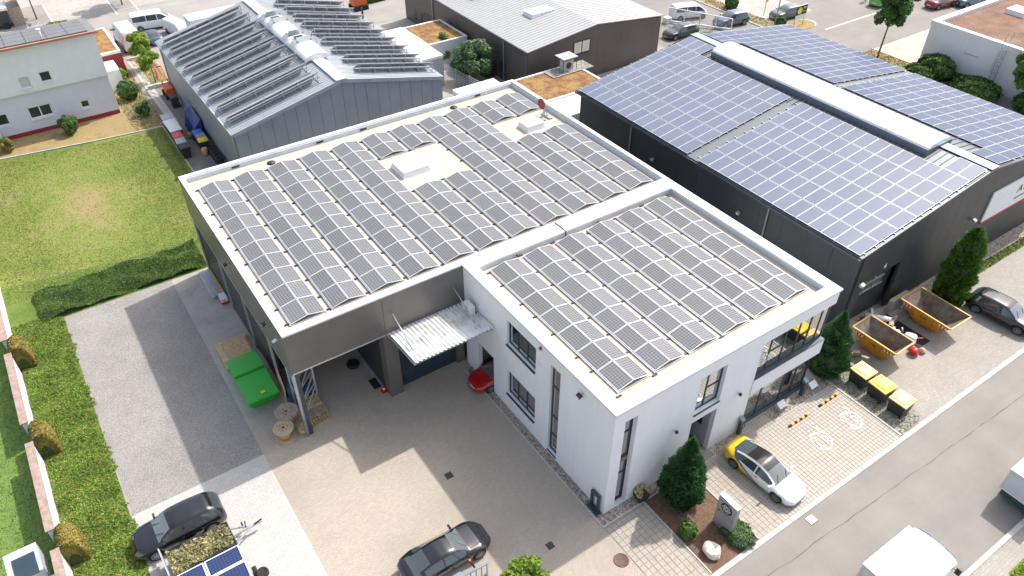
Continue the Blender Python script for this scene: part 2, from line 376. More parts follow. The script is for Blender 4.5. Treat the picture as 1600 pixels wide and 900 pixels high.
for x, y0, y1 in ((-14.55, 92.3, 101), (-11.72, 93.5, 100), (-4.45, 91.6, 101), (-1.82, 91.6, 101), (9.5, 92, 101)): sheet('bay_marking', (x - .07, x + .07, y0, y1), .017, M['coping'])
sheet('road_marking', (66, 76, 37.7, 37.9), .008, M['coping'])
# islands with dry grass and kerbs
def ring(c, rx, ry, n=20, a0=0, a1=2 * PI): return [(c[0] + rx * math.cos(a0 + (a1 - a0) * i / n), c[1] + ry * math.sin(a0 + (a1 - a0) * i / n)) for i in range(n + 1)]
isl = [(60.2, 41.6)] + [(60.2, 70), (62.2, 70), (62.3, 43.5)] + [(63.2, 41.8)] + ring((65.3, 40.4), 1.6, 1.3, 10, PI / 2, -PI / 2) + [(62, 39.2), (60.4, 40)]
mb = MB(); mb.prism(isl, 0, .10); mb.build('kerb_island', M['kerb'])['kind'] = 'structure'
sheet('island_grass', [(x + (61.9 - x) * .05, y + (41 - y) * .02) for x, y in isl], .104, M['drygrass'])
sheet('island_grass_south', [(60.2, 16), (65.5, 16), (65.5, 30.9), (60.6, 30.9)], .02, M['drygrass'])
# kerbs as rows of stones
def kerbrow(name, a, b, w=.15, h=.06, step=1.0, m='kerb', lab=None):
    a, b = Vector((*a, 0)), Vector((*b, 0)); L = (b - a).length; n = max(1, int(L / step)); d = (b - a) / n; mb = MB()
    for i in range(n):
        p, q = a + d * i + d * .008, a + d * (i + 1) - d * .008
        mb.bar(p + Vector((0, 0, h / 2)), q + Vector((0, 0, h / 2)), w, h)
    o = mb.build(name, M[m]); o['kind'] = 'structure'; return o
kerbrow('kerb', (-14, -5.88), (90, -5.88), .28, .05)
kerbrow('kerb', (-60, -12.88), (90, -12.88), .25, .12)
kerbrow('kerb', (-.52, 13.2), (-.52, -.6), .08, .05); kerbrow('kerb', (-.52, -.62), (2.3, -.62), .08, .05)
kerbrow('kerb', (2.3, -.62), (2.3, -5.7), .08, .07); kerbrow('kerb', (5.74, -1.7), (5.74, -5.7), .08, .07)
kerbrow('kerb', (7.85, -.1), (7.85, -5.7), .08, .04); kerbrow('kerb', (2.6, -.6), (7.85, -.6), .08, .04)
kerbrow('kerb', (17.9, -.3), (17.9, -5.7), .12, .07); kerbrow('kerb', (12.6, -.78), (17.85, -.78), .07, .04)
kerbrow('kerb', (-7.75, 33), (-7.75, 57.5), .1, .08); kerbrow('kerb', (60.1, 16), (60.1, 31), .15, .1); kerbrow('kerb', (65.6, 16), (65.6, 31), .15, .1)
kerbrow('kerb', (60.1, 42), (60.1, 110), .15, .1); kerbrow('kerb', (31.5, 1.02), (90, 1.02), .1, .1)
kerbrow('kerb', (-6.8, 76.2), (-4.3, 76.2), .25, .15); kerbrow('kerb', (-30, 92.9), (40, 92.9), .12, .05)
kerbrow('kerb', (-4.3, 67.0), (-6.8, 67.0), .35, .4, .6)
kerbrow('kerb', (-21.8, 59.55), (-14, 58.35), .12, .12); kerbrow('kerb', (-14, 58.35), (-7.8, 57.65), .12, .12)
kerbrow('kerb', (-60, 65.4), (-21.8, 59.55), .12, .12)
# gravel strips and beds
sheet('wall_gravel_strip', (-.48, .02, -.58, 13.3), .02, M['pebble']); sheet('wall_gravel_strip', (.02, 5.6, -.58, .02), .02, M['pebble'])
sheet('wall_gravel_strip', (7.9, 10.3, -.55, .02), .022, M['pebble']); sheet('wall_gravel_strip', (12.6, 17.85, -.74, .3), .022, M['pebble'])
sheet('bin_gravel_strip', [(17.97, -.1), (20.4, -.1), (20.3, -5.0), (19.6, -5.74), (17.97, -5.74)], .02, M['pebble2'])
sheet('mulch_bed', [(2.34, -.64), (5.2, -.64), (5.7, -1.7), (5.7, -5.7), (2.34, -5.7)], .03, M['mulch'])
# stone blocks laid along the garden path, each one a stone
def stones(name, x0, x1, y0, y1, px, py, m, z=.0, h=.05, gap=.02, jit=.004, stuff=True, off=0):
    mb = MB(); j = 0; y = y0
    while y < y1 - py * .5:
        x = x0 - (off * px if j % 2 else 0)
        while x < x1 - px * .3:
            a, b = max(x, x0) + gap / 2, min(x + px, x1) - gap / 2; t = h + NR.uniform(-jit, jit)
            if b - a > .03: mb.box(a, b, y + gap / 2, min(y + py, y1) - gap / 2, z, z + t)
            x += px
        y += py; j += 1
    o = mb.build(name, m, rn=False); o['kind'] = 'stuff'; return o
sheet('paver_bed', (-.48, 2.26, -5.74, -.66), .010, M['joint']); sheet('paver_bed', (5.78, 17.84, -5.74, .0), .010, M['joint'])
stones('pavers', -.48, 2.26, -5.73, -.66, .33, .33, M['pavstone2'], 0, .028, .035)
stones('pavers', 5.78, 7.81, -5.73, -.64, .30, .30, M['pavstone2'], 0, .026, .03)
stones('pavers', 7.89, 17.83, -5.73, -.82, .245, .245, M['pavstone'], 0, .026, .03)
stones('pavers', 10.3, 12.56, -.78, .0, .245, .245, M['pavstone2'], 0, .026, .03)
stones('pavers', -7.0, -6.2, 57.5, 75.5, .4, .3, M['kerb'], 0, .05, .03)
# drains and manholes
def drain(label, x, y, s=.42, m='plasticblack', z=.012, grate=False):
    t = thing('drain_cover', label, 'drain', (x, y, z)); mb = MB(); mb.box(x - s / 2, x + s / 2, y - s / 2, y + s / 2, z - .01, z + .008); mb.build('frame', M[m], t)
    mb = MB(); n = 6
    for i in range(n):
        a = x - s * .42 + i * s * .84 / (n - 1); mb.box(a - .02, a + .02, y - s * .42, y + s * .42, z + .008, z + .02)
    mb.build('grate', M['coping' if grate else 'galv'] if grate else M['frame'], t)
drain('dark square drain cover in the middle of the beige yard', -5.55, 6.8)
drain('dark square drain cover in the yard between the black coupe and the street', -3.45, .1, .38)
drain('metal drain grate in the road edge beside the white nose of the parked electric car', 8.95, -6.45, .55, 'plasticblack', .012, True)
def manhole(label, x, y, r, m):
    t = thing('manhole_cover', label, 'manhole', (x, y, 0)); mb = MB(); mb.lathe([(r, .0), (r, .022), (r * .88, .022), (r * .86, .016), (0.01, .016)], (x, y, .008), seg=28); mb.build('cover', m, t)
    mb = MB()
    for i in range(8):
        a = i * PI / 4; mb.bar((x + .2 * r * math.cos(a), y + .2 * r * math.sin(a), .028), (x + .75 * r * math.cos(a), y + .75 * r * math.sin(a), .028), .04, .01)
    mb.build('ribs', m, t)
manhole('round rusty brown manhole cover in the entrance paving near the street', -.95, -2.6, .40, mat('rusty_cover', (.17, .10, .08), .7, .3, var=.2, vs=6))
manhole('round manhole cover in the grey street north of the white house', -7.82, 94.2, .4, M['galv'])
# road crack: a narrow uneven tar joint
mb = MB(); x = -20.; prev = None
while x < 60:
    y = -7.4 - .028 * (x - 5) + .02 * math.sin(x * 1.7) + NR.uniform(-.03, .03); wd = NR.uniform(.008, .03)
    if prev: mb.face([(prev[0], prev[1] - prev[2], .0085), (x, y - wd, .0085), (x, y + wd, .0085), (prev[0], prev[1] + prev[2], .0085)])
    prev = (x, y, wd); x += .45
mb.build('road_joint', mat('tar_joint', (.14, .125, .11), .9), rn=False)['kind'] = 'structure'

# ---------------------------------------------------------------- building helpers
def mpx(X, s=-1): return lambda u, z, d: (X + s * d, u, z)      # wall in plane x = X, outward s
def mpy(Y, s=-1): return lambda u, z, d: (u, Y + s * d, z)
def hx(mb, mp, u0, u1, z0, z1, d0, d1, m=0):
    return mb.hexa([mp(u0, z0, d0), mp(u1, z0, d0), mp(u1, z0, d1), mp(u0, z0, d1), mp(u0, z1, d0), mp(u1, z1, d0), mp(u1, z1, d1), mp(u0, z1, d1)], m)
def wall(parent, name, m, mp, u0, u1, z0, z1, holes=(), th=.3, d0=0, label=None):
    mb = MB(); us = sorted({u0, u1, *[h[0] for h in holes], *[h[1] for h in holes]}); us = [u for u in us if u0 <= u <= u1]
    for a, b in zip(us, us[1:]):
        hs = sorted([h for h in holes if h[0] < (a + b) / 2 < h[1]], key=lambda h: h[2]); z = z0
        for h in hs:
            if h[2] > z: hx(mb, mp, a, b, z, h[2], d0, d0 - th)
            z = h[3]
        if z < z1: hx(mb, mp, a, b, z, z1, d0, d0 - th)
    return mb.build(name, m, parent, label=label)
def window(parent, mp, u0, u1, z0, z1, mull=(), trans=(), rec=.16, fw=.07, sill=.10, frame='frame', glass='glass', name='window', sd_=.06, blind=False, label=None):
    mb = MB(); d1, d0 = -rec, -rec - .08
    us = [u0 + (u1 - u0) * f for f in (0, *mull, 1)]
    hx(mb, mp, u0, u1, z1 - fw, z1, d0, d1); hx(mb, mp, u0, u1, z0, z0 + fw, d0, d1)
    hx(mb, mp, u0, u0 + fw, z0 + fw, z1 - fw, d0, d1); hx(mb, mp, u1 - fw, u1, z0 + fw, z1 - fw, d0, d1)
    for u in us[1:-1]: hx(mb, mp, u - fw / 2, u + fw / 2, z0 + fw, z1 - fw, d0, d1)
    for i, f in trans:
        a, b = us[i], us[i + 1]; z = z0 + (z1 - z0) * f; hx(mb, mp, a + fw * .5, b - fw * .5, z - fw / 2, z + fw / 2, d0 + .004, d1 - .004)
    wd = mb.build(name, M[frame], parent, label=label)
    for i, (a, b) in enumerate(zip(us, us[1:])):
        fs = sorted([0] + [f for k, f in trans if k == i] + [1])
        for fa, fb in zip(fs, fs[1:]):
            g = MB(); hx(g, mp, a + .03, b - .03, z0 + (z1 - z0) * fa + .03, z0 + (z1 - z0) * fb - .03, -rec - .05, -rec - .035); o = g.build('pane', M[glass], wd, world=False)
            if parent is not None: o.matrix_parent_inverse = Matrix()
            shift(o, parent)
    if sill:
        g = MB(); hx(g, mp, u0 - .0, u1 + .0, z0 - sill * .5, z0 - .003, -rec - .05, sd_); shift(g.build('sill', M[frame], wd, world=False), parent)
    if blind:
        g = MB(); hx(g, mp, u0, u1, z0, z1, -rec - .34, -rec - .32); shift(g.build('blind', M['blind'], wd, world=False), parent)
    return wd
def shift(o, parent):
    """world-coordinate mesh under a part: subtract the thing's place"""
    off = Vector((0, 0, 0)); q = parent
    while q: off += Vector(q.location); q = q.parent
    if off.length > 0: o.data.transform(Matrix.Translation(-off))
    return o

H = 8.04
# ================================================================ OFFICE (white two-storey building)
off = thing('office_building', 'white rendered two-storey office block with flat roof and dark windows at the street corner', 'building', (0, 0, 0))
LX_ = mpx(0.0); LY_ = mpy(0.0)
wall(off, 'wall', M['white'], LX_, .3, 13.82, 0, 7.90, [(6.42, 9.20, 5.35, 7.15), (6.38, 9.18, 1.30, 3.28), (4.25, 5.10, .3, 7.1), (10.66, 12.42, 0, 2.95)])
wall(off, 'wall', M['white'], LY_, 0, 16.4, 0, 7.90, [(.70, 1.52, .03, 7.05), (5.76, 7.70, 0, 3.60), (5.76, 7.70, 4.25, 7.02), (10.42, 16.4, 0, 3.05), (10.42, 16.4, 4.22, 6.97)])
wall(off, 'wall', M['white'], mpx(16.4, 1), .3, 13.82, 0, 7.90, [(.3, 1.6, 0, 3.05), (.3, 1.6, 4.22, 6.97)])
wall(off, 'wall', M['white'], mpy(13.6, 1), .3, 16.1, 0, 7.6)
window(off, LX_, 6.42, 9.20, 5.35, 7.15, (.36, .68), sill=.16, sd_=.1, blind=True)
window(off, LX_, 6.38, 9.18, 1.30, 3.28, (.36, .68), sill=.16, sd_=.1, blind=True)
window(off, LX_, 4.25, 5.10, .3, 7.1, (), ((0, .2), (0, .42), (0, .76)), sill=.12, fw=.09, blind=True)
window(off, LY_, .70, 1.52, .03, 7.05, (), ((0, .33), (0, .53), (0, .8)), rec=.35, sill=0, fw=.09)
window(off, LY_, 5.76, 7.70, 4.25, 7.02, (.46,), ((1, .5),), rec=.22, fw=.08, sill=.2, sd_=.06)
window(off, LY_, 10.42, 16.35, 4.30, 6.97, (.18, .38, .58, .74, .89), ((1, .5),), rec=.2, fw=.09, sill=.12, sd_=.08, label='long ribbon window of the upper floor')
window(off, LY_, 10.42, 16.35, .10, 3.05, (.27, .62, .80), (), rec=.3, fw=.1, sill=.1, sd_=-.1, label='full-height shop window of the ground floor')
window(off, mpx(16.4, 1), .3, 1.6, 4.3, 6.97, (), (), rec=.1, sill=0); window(off, mpx(16.4, 1), .3, 1.6, .1, 3.05, (), (), rec=.1, sill=0)
mb = MB(); hx(mb, LY_, 10.40, 16.48, 3.07, 4.17, .06, .002); hx(mb, mpx(16.4, 1), -.06, 1.7, 3.07, 4.17, .08, .002); mb.build('balcony_band', M['white'], off, label='white band between the two rows of corner windows')
mb = MB(); mb.box(0.3, 16.1, .3, 13.5, 3.35, 3.65); mb.box(.3, 16.1, .3, 13.5, .02, .05); mb.build('floor_slab', M['interior'], off)
mb = MB(); mb.box(4.0, 4.15, .3, 13.5, 3.7, 7.3); mb.box(9.9, 10.05, .3, 9.9, 3.7, 7.3); mb.box(9.9, 10.05, .3, 9.9, .1, 3.3); mb.box(.6, 16, 4.6, 4.7, 3.7, 7.3); mb.box(8, 16, 5.6, 5.7, .1, 3.3); mb.box(.6, 5.4, 9.9, 10, .06, 3.3); mb.build('inner_wall', M['blind'], off)
# door recess
mb = MB(); mb.box(5.5, 5.76, .31, 2.2, 0, 3.62); mb.box(7.7, 7.9, .31, 2.2, 0, 3.62); mb.box(5.76, 7.7, 2.0, 2.2, 0, 3.62); mb.box(5.76, 7.7, .31, 2.0, 3.604, 3.66); mb.build('porch_wall', mat('porch_grey', (.42, .44, .48), .7), off)
mb = MB(); mb.box(5.9, 7.2, 1.93, 1.99, .03, 2.9); dr = mb.build('door', M['frame'], off); mb = MB(); mb.box(6.0, 6.05, 1.86, 1.9, .6, 1.8); mb.build('handle', M['alu'], dr)
mb = MB(); mb.box(7.66, 7.695, .75, 1.15, 1.5, 2.1); mb.build('house_panel', M['plasticblack'], off)
# roof
mb = MB(); mb.box(.3, 16.1, .3, 13.5, 7.45, 7.62); mb.build('roof_deck', M['deck'], off)
def coping(parent, segs, z0=7.9, z1=H, m='coping', step=2.6, name='coping'):
    for (x0, x1, y0, y1) in segs:
        L = max(x1 - x0, y1 - y0); n = max(1, round(L / step)); lx = (x1 - x0) > (y1 - y0)
        for i in range(n):
            a, b = i / n, (i + 1) / n; g = .004; mb = MB()
            if lx: mb.box(x0 + (x1 - x0) * a + g, x0 + (x1 - x0) * b - g, y0, y1, z0 - (.0 if i % 2 else .001), z1 + (.001 if i % 2 else 0))
            else: mb.box(x0, x1, y0 + (y1 - y0) * a + g, y0 + (y1 - y0) * b - g, z0, z1 + (.001 if i % 2 else 0))
            mb.build(name, M[m], parent)
coping(off, [(-.05, 16.5, -.06, .62), (-.05, .62, .622, 13.1), (15.8, 16.5, .622, 13.1), (-.05, 16.5, 13.102, 13.9)])
mb = MB(); mb.box(-.03, 16.48, -.045, -.004, 7.865, 7.898); mb.box(-.035, -.004, -.04, 13.8, 7.865, 7.898); mb.build('drip_edge', M['frame'], off)
mb = MB()
for a in ((.3, .62, .3, 13.5), (15.8, 16.1, .3, 13.5)): mb.box(*a, 7.6, 7.898)
mb.box(.62, 15.8, 13.1, 13.5, 7.6, 7.898); mb.box(.62, 15.8, .3, .62, 7.6, 7.898); mb.build('upstand', M['upstand'], off)
for x in (3.1, 9.3): mb = MB(); mb.box(x, x + .4, 13.07, 13.098, 7.66, 7.84); mb.cyl((x + .2, 13.05, 7.75), .06, .05, 'y', 10, 1); mb.build('overflow_outlet', [M['galv'], M['plasticblack']], off)
mb = MB(); mb.lathe([(.16, 0), (.16, .12), (.05, .2)], (15.3, 12.8, 7.62), seg=12); mb.tube([(15.5, 12.9, 7.7), (15.3, 12.8, 7.75), (15.15, 12.6, 7.66)], .05, 8); mb.build('roof_outlet', M['plasticblack'], off)
mb = MB(); mb.tube([(6.95, 14.2, 8.07), (6.97, 13.4, 8.09), (6.98, 13.08, 8.05), (6.98, 13.05, 7.7), (7.0, 12.9, 7.66)], .03, 6); tag(mb.build('cable', M['plasticblack']), 'black cable hanging over the white parapet between the two roofs', 'cable')
# lamps, alarm, boxes on the walls
def walllamp(label, p, d, m='plasticblack', r=.1):
    t = thing('wall_lamp', label, 'lamp', p); p = Vector(p); d = Vector(d); mb = MB(); mb.bar(p, p + d * .12, .05); mb.build('bracket', M['galv'], t)
    mb = MB(); mb.bar(p + d * .12 + Vector((0, 0, .05)), p + d * .34 - Vector((0, 0, .03)), r * 2, r * 1.3); o = mb.build('head', M[m], t)
    mb = MB(); mb.bar(p + d * .345 - Vector((0, 0, .03)), p + d * .36 - Vector((0, 0, .035)), r * 1.7, r * 1.1); mb.build('lens', M['coping'], t)
walllamp('black floodlight high on the white side wall near the front corner of the office', (0, 2.45, 7.25), (-1, 0, 0), r=.13)
def balllamp(label, p):
    t = thing('wall_lamp', label, 'lamp', p); x, y, z = p; mb = MB(); mb.cyl((x, y - .08, z), .05, .08, 'y', 10); mb.build('bracket', M['alu'], t)
    mb = MB(); mb.lathe([(.06, -.09), (.1, -.05), (.1, .03), (.06, .09)], (x, y - .17, z), seg=14); mb.build('head', M['plasticblack'], t)
balllamp('small round wall lamp between the porch and the corner windows of the office', (9.25, 0, 3.9))
balllamp('small round wall lamp left of the porch behind the tall conifer', (4.45, 0, 3.95))
t = thing('siren', 'small red and white alarm siren under the roof edge of the office side wall', 'alarm siren', (0, 5.95, 7.55))
mb = MB(); mb.box(-.12, -.002, 5.88, 6.06, 7.35, 7.52); mb.build('housing', M['white'], t); mb = MB(); mb.cyl((-.07, 5.97, 7.52), .07, .14); mb.build('beacon', M['red'], t)
for lb, y, z in (('small white box on the office wall below the red siren', 6.0, 6.3), ('small white box on the office wall beside the lower window', 5.95, 2.45)):
    mb = MB(); mb.box(-.09, -.002, y - .14, y + .14, z - .14, z + .16); mb.box(-.11, -.09, y - .1, y + .1, z - .1, z + .1); tag(mb.build('wall_box', M['coping']), lb, 'wall box')
# logo on the ribbon window (flat print)
mb = MB(); cx, cz = 10.95, 5.35
for r0, r1 in ((.40, .46), (.24, .28)):
    for i in range(28):
        a, b = 2 * PI * i / 28, 2 * PI * (i + 1) / 28
        mb.face([(cx + r * math.cos(q), .14, cz + r * math.sin(q)) for r, q in ((r0, a), (r1, a), (r1, b), (r0, b))])
mb.bar((cx - .2, .14, cz - .22), (cx + .2, .14, cz + .22), .04, .01); mb.bar((cx, .14, cz - .26), (cx + .05, .14, cz + .12), .04, .01)
mb.build('window_logo', M['coping'], off, rn=False)
# furniture seen through the ribbon window
for i, (x, lb) in enumerate(((13.9, 'yellow sofa block behind the ribbon window, nearer the corner pier'), (12.7, 'yellow sofa block behind the ribbon window, left one'))):
    t = thing('sofa', lb, 'sofa', (x, 1.5, 3.65)); mb = MB(); mb.box(x - .45, x + .65, .75, 1.7, 3.66, 4.75); mb.build('seat', M['yellow'], t); mb = MB(); mb.box(x - .45, x + .65, 1.71, 1.9, 3.66, 5.1); mb.build('backrest', M['yellow'], t)

# ================================================================ MAIN HALL
hall = thing('main_hall', 'long flat-roofed hall with brown metal fascia joined behind the white office', 'building', (-2, 23, 0))
mb = MB(); mb.box(-10.7, 16.2, 14.2, 32.6, 7.45, 7.60); mb.build('roof_deck', M['deck'], hall)
coping(hall, [(-11.0, -10.68, 13.82, 32.94), (-10.678, -.06, 13.82, 14.3), (-.058, 16.5, 13.905, 14.3), (16.2, 16.5, 14.302, 32.64), (-10.678, 16.5, 32.642, 32.94)], z0=7.93)
mb = MB(); mb.box(-10.68, 16.2, 32.55, 32.94, 7.3, 7.928); mb.box(16.12, 16.5, 13.91, 32.54, 7.3, 7.928); mb.box(-11, -10.65, 13.83, 32.94, 7.6, 7.928); mb.box(-10.64, 16.1, 13.83, 14.28, 7.61, 7.928); mb.build('upstand', M['upstand'], hall)
for a, b in ((-10.95, -5.31), (-5.29, -.004)): mb = MB(); mb.box(a, b, 13.80, 13.90, 5.25, 7.925); mb.build('fascia_panel', M['fascia'], hall)
ys = [13.80, 18.2, 22.75, 27.4, 32.93]
for a, b in zip(ys, ys[1:]): mb = MB(); mb.box(-11.02, -10.955, a + .005, b - .005, 5.0 if a > 14 else 5.12, 7.925); mb.build('fascia_panel', M['fascia'], hall)
mb = MB(); mb.box(-11.03, -10.9, 13.79, 32.93, 4.93, 4.998); mb.box(-10.95, -.01, 13.78, 13.95, 5.16, 5.246); mb.build('fascia_trim', M['alu'], hall)
mb = MB(); mb.box(-10.9, -.05, 13.96, 20.2, 5.2, 5.24); mb.box(-10.9, -5.5, 20.2, 32.8, 5.2, 5.24); mb.build('soffit', M['darkclad'], hall)
for a, b in zip(ys[1:], ys[2:]):
    for k in range(4):
        y0, y1 = a + (b - a) * k / 4, a + (b - a) * (k + 1) / 4; mb = MB(); mb.box(-10.82, -10.7, y0 + .008, y1 - .008, .0, 4.99); mb.build('cladding_panel', M['darkclad'], hall)
for y in ys[1:]: mb = MB(); mb.box(-10.95, -10.83, y - .06, y + .06, 0, 4.93); mb.build('post', M['galv'], hall)
mb = MB(); mb.box(-10.86, 16.4, 32.6, 32.8, 0, 7.3); mb.box(16.1, 16.4, 13.9, 32.6, 0, 7.3); mb.box(-5.5, -5.3, 14.6, 20.2, .1, 5.2); mb.box(-10.7, -5.3, 20.0, 20.2, 0, 5.2); mb.build('wall', M['darkclad'], hall)
mb = MB(); mb.box(-5.62, -5.5, 14.62, 20, 0, .12); mb.build('plinth', M['galv'], hall)
mb = MB(); mb.box(-5.5, -4.65, 13.84, 14.6, 0, 5.2); mb.build('clad_column', M['fascia'], hall)
mb = MB()
for k in range(11): mb.box(-4.65, -.62, 14.30 + (.012 if k % 2 else 0), 14.4, k * .45 + .005, k * .45 + .44)
mb.build('roller_gate', mat('gate_blue', (.03, .05, .075), .5, .1), hall); mb = MB(); mb.box(-.60, -.02, 14.1, 14.4, 0, 5.16); mb.build('gate_jamb', M['fascia'], hall)
# lattice column carrying the corner
t = thing('lattice_column', 'grey steel lattice column under the corner of the brown fascia', 'column', (-10.3, 14.2, 0))
mb = MB(); mb.box(-10.98, -10.62, 13.9, 14.3, 0, 5.15); mb.build('chord', M['frame'], t)
mb = MB(); mb.tube([(-10.95, 13.88, 0), (-10.95, 13.88, 5.15)], .09, 10); mb.build('chord', M['galv'], t)
mb = MB(); mb.tube([(-9.55, 15.2, 1.6), (-9.55, 15.2, 5.18)], .06, 8); mb.tube([(-10.7, 16.3, 0), (-10.7, 16.3, 5.18)], .06, 8); mb.build('chord', M['galv'], t)
mb = MB()
for z0 in (1.6, 2.6, 3.6, 4.5):
    mb.bar((-10.8, 14.0, z0), (-9.55, 15.2, z0 + .7), .06); mb.bar((-9.55, 15.2, z0), (-10.8, 14.0, z0 + .0), .06); mb.bar((-10.8, 14.0, z0), (-10.7, 16.3, z0 + .7), .05)
mb.build('brace', M['galv'], t)
# fascia fittings
walllamp('black floodlight on the brown left fascia of the hall', (-11.02, 16.3, 7.2), (-1, 0, 0)); walllamp('pale camera on the brown left fascia near the hall corner', (-11.02, 14.6, 7.3), (-1, 0, 0), 'coping', .07)
walllamp('black floodlight halfway along the brown left fascia', (-11.02, 23.0, 7.0), (-1, 0, 0))
# roof outlet bits, drain, siren dish
mb = MB(); mb.lathe([(.3, 0), (.3, .05), (.18, .12), (.05, .14)], (10.2, 32.0, 7.6), seg=16); mb.build('roof_outlet', M['plasticblack'], hall)
mb = MB(); mb.lathe([(.3, 0), (.3, .05), (.18, .12), (.05, .14)], (-4.9, 31.9, 7.6), seg=16); mb.build('roof_outlet', M['plasticblack'], hall)
for x in (-7.5, 2.3, 12.5, -1.2): mb = MB(); mb.box(x, x + .55, 32.52, 32.548, 7.68, 7.82); mb.build('overflow_outlet', M['plasticblack'], hall)
t = thing('roof_siren', 'red and white disc siren on a concrete-weighted stand on the hall roof', 'siren', (15.1, 26.6, 7.6))
mb = MB(); mb.box(14.7, 15.0, 26.1, 27.2, 7.6, 7.72); mb.box(15.3, 15.6, 26.1, 27.2, 7.6, 7.72); mb.build('ballast', M['concrete'], t)
mb = MB(); mb.tube([(15.15, 26.6, 7.7), (15.15, 26.6, 8.7)], .06, 8); mb.bar((14.8, 26.6, 7.74), (15.5, 26.6, 7.74), .08); mb.bar((14.85, 26.6, 7.76), (15.15, 26.6, 8.3), .04); mb.bar((15.45, 26.6, 7.76), (15.15, 26.6, 8.3), .04); mb.build('stand', M['galv'], t)
mb = MB(); mb.lathe([(.42, 0), (.42, .1), (.2, .16)], (14.82, 26.6, 8.85), 'x', 18); mb.build('disc', mat('dull_red', (.26, .04, .035), .5), t)
mb = MB(); mb.lathe([(.2, 0), (.24, .1), (.16, .35)], (14.99, 26.6, 8.85), 'x', 14); mb.build('motor', M['coping'], t)
# roof skylights
def domelight(label, x0, x1, y0, y1, z=7.6):
    t = thing('roof_skylight', label, 'skylight', ((x0 + x1) / 2, (y0 + y1) / 2, z)); mb = MB()
    mb.hexa([(x0 - .12, y0 - .12, z), (x1 + .12, y0 - .12, z), (x1 + .12, y1 + .12, z), (x0 - .12, y1 + .12, z), (x0, y0, z + .42), (x1, y0, z + .42), (x1, y1, z + .42), (x0, y1, z + .42)]); mb.build('curb', M['coping'], t)
    mb = MB(); mb.box(x0 - .05, x1 + .05, y0 - .05, y1 + .05, z + .422, z + .48); n = 6; i0 = len(mb.v)
    for i in range(n + 1):
        for j in range(n + 1):
            u, v = i / n, j / n; h = .16 * (1 - (2 * u - 1) ** 4) * (1 - (2 * v - 1) ** 4); mb.v.append((x0 + (x1 - x0) * u, y0 + (y1 - y0) * v, z + .482 + h))
    for i in range(n):
        for j in range(n): a = i0 + i * (n + 1) + j; mb.f.append((a, a + n + 1, a + n + 2, a + 1)); mb.m.append(0); mb.s.append(True)
    mb.build('dome', M['skylight'], t, rn=False)
domelight('large white dome skylight in the clearing between solar rows on the hall roof', 1.95, 3.9, 24.75, 26.5)
domelight('smaller white dome skylight beside the red siren on the hall roof', 12.75, 14.2, 25.35, 26.5)
# ---------------------------------------------------------------- solar panels
def pvmesh(name, lx, ly, cellmat, th=.035, fr=.028):
    """panel lying flat, centre at origin, lx along x, ly along y"""
    me = bpy.data.meshes.new(name); a, b = lx / 2, ly / 2; c, d = a - fr, b - fr; t = th
    v = [(-a, -b, 0), (a, -b, 0), (a, b, 0), (-a, b, 0), (-a, -b, t), (a, -b, t), (a, b, t), (-a, b, t), (-c, -d, t), (c, -d, t), (c, d, t), (-c, d, t)]
    v += [(-c, -d, t - .006), (c, -d, t - .006), (c, d, t - .006), (-c, d, t - .006)]
    f = [(0, 3, 2, 1), (0, 1, 5, 4), (1, 2, 6, 5), (2, 3, 7, 6), (3, 0, 4, 7), (4, 5, 9, 8), (5, 6, 10, 9), (6, 7, 11, 10), (7, 4, 8, 11), (8, 9, 13, 12), (9, 10, 14, 13), (10, 11, 15, 14), (11, 8, 12, 15), (12, 13, 14, 15)]
    me.from_pydata(v, [], f); me.materials.append(M['pvframe']); me.materials.append(cellmat); me.polygons[13].material_index = 1
    uv = me.uv_layers.new(name='UVMap'); co = {12: (0, 0), 13: (1, 0), 14: (1, 1), 15: (0, 1)}
    sw = ly > lx
    for li in me.polygons[13].loop_indices:
        u_, v_ = co[me.loops[li].vertex_index]; uv.data[li].uv = (v_, u_) if sw else (u_, v_)
    return me
PVM = pvmesh('solar_panel_mesh', 1.0, 1.615, M['pvmono'], fr=.030)
feet = MB()
for s in (-1, 1): feet.box(s * 1.06 - .05, s * 1.06 + .05, -.09, .09, .0, .14)
feetm = feet.build('mounting_foot', M['galv']); FEET = feetm.data; bpy.data.objects.remove(feetm)
footd = MB(); footd.box(-.16, .16, -.05, .05, 0, .05); fd = footd.build('anchor', M['plasticblack']); ANCH = fd.data; bpy.data.objects.remove(fd)
rl = MB(); rl.bar((-1.07, 0, .05), (1.07, 0, .05), .05, .07); rl_ = rl.build('support_rail', M['alu']); RAIL = rl_.data; bpy.data.objects.remove(rl_)
NUM = ['first', 'second', 'third', 'fourth', 'fifth', 'sixth', 'seventh', 'eighth', 'ninth', 'tenth', 'eleventh']
TILT = R(11.5)
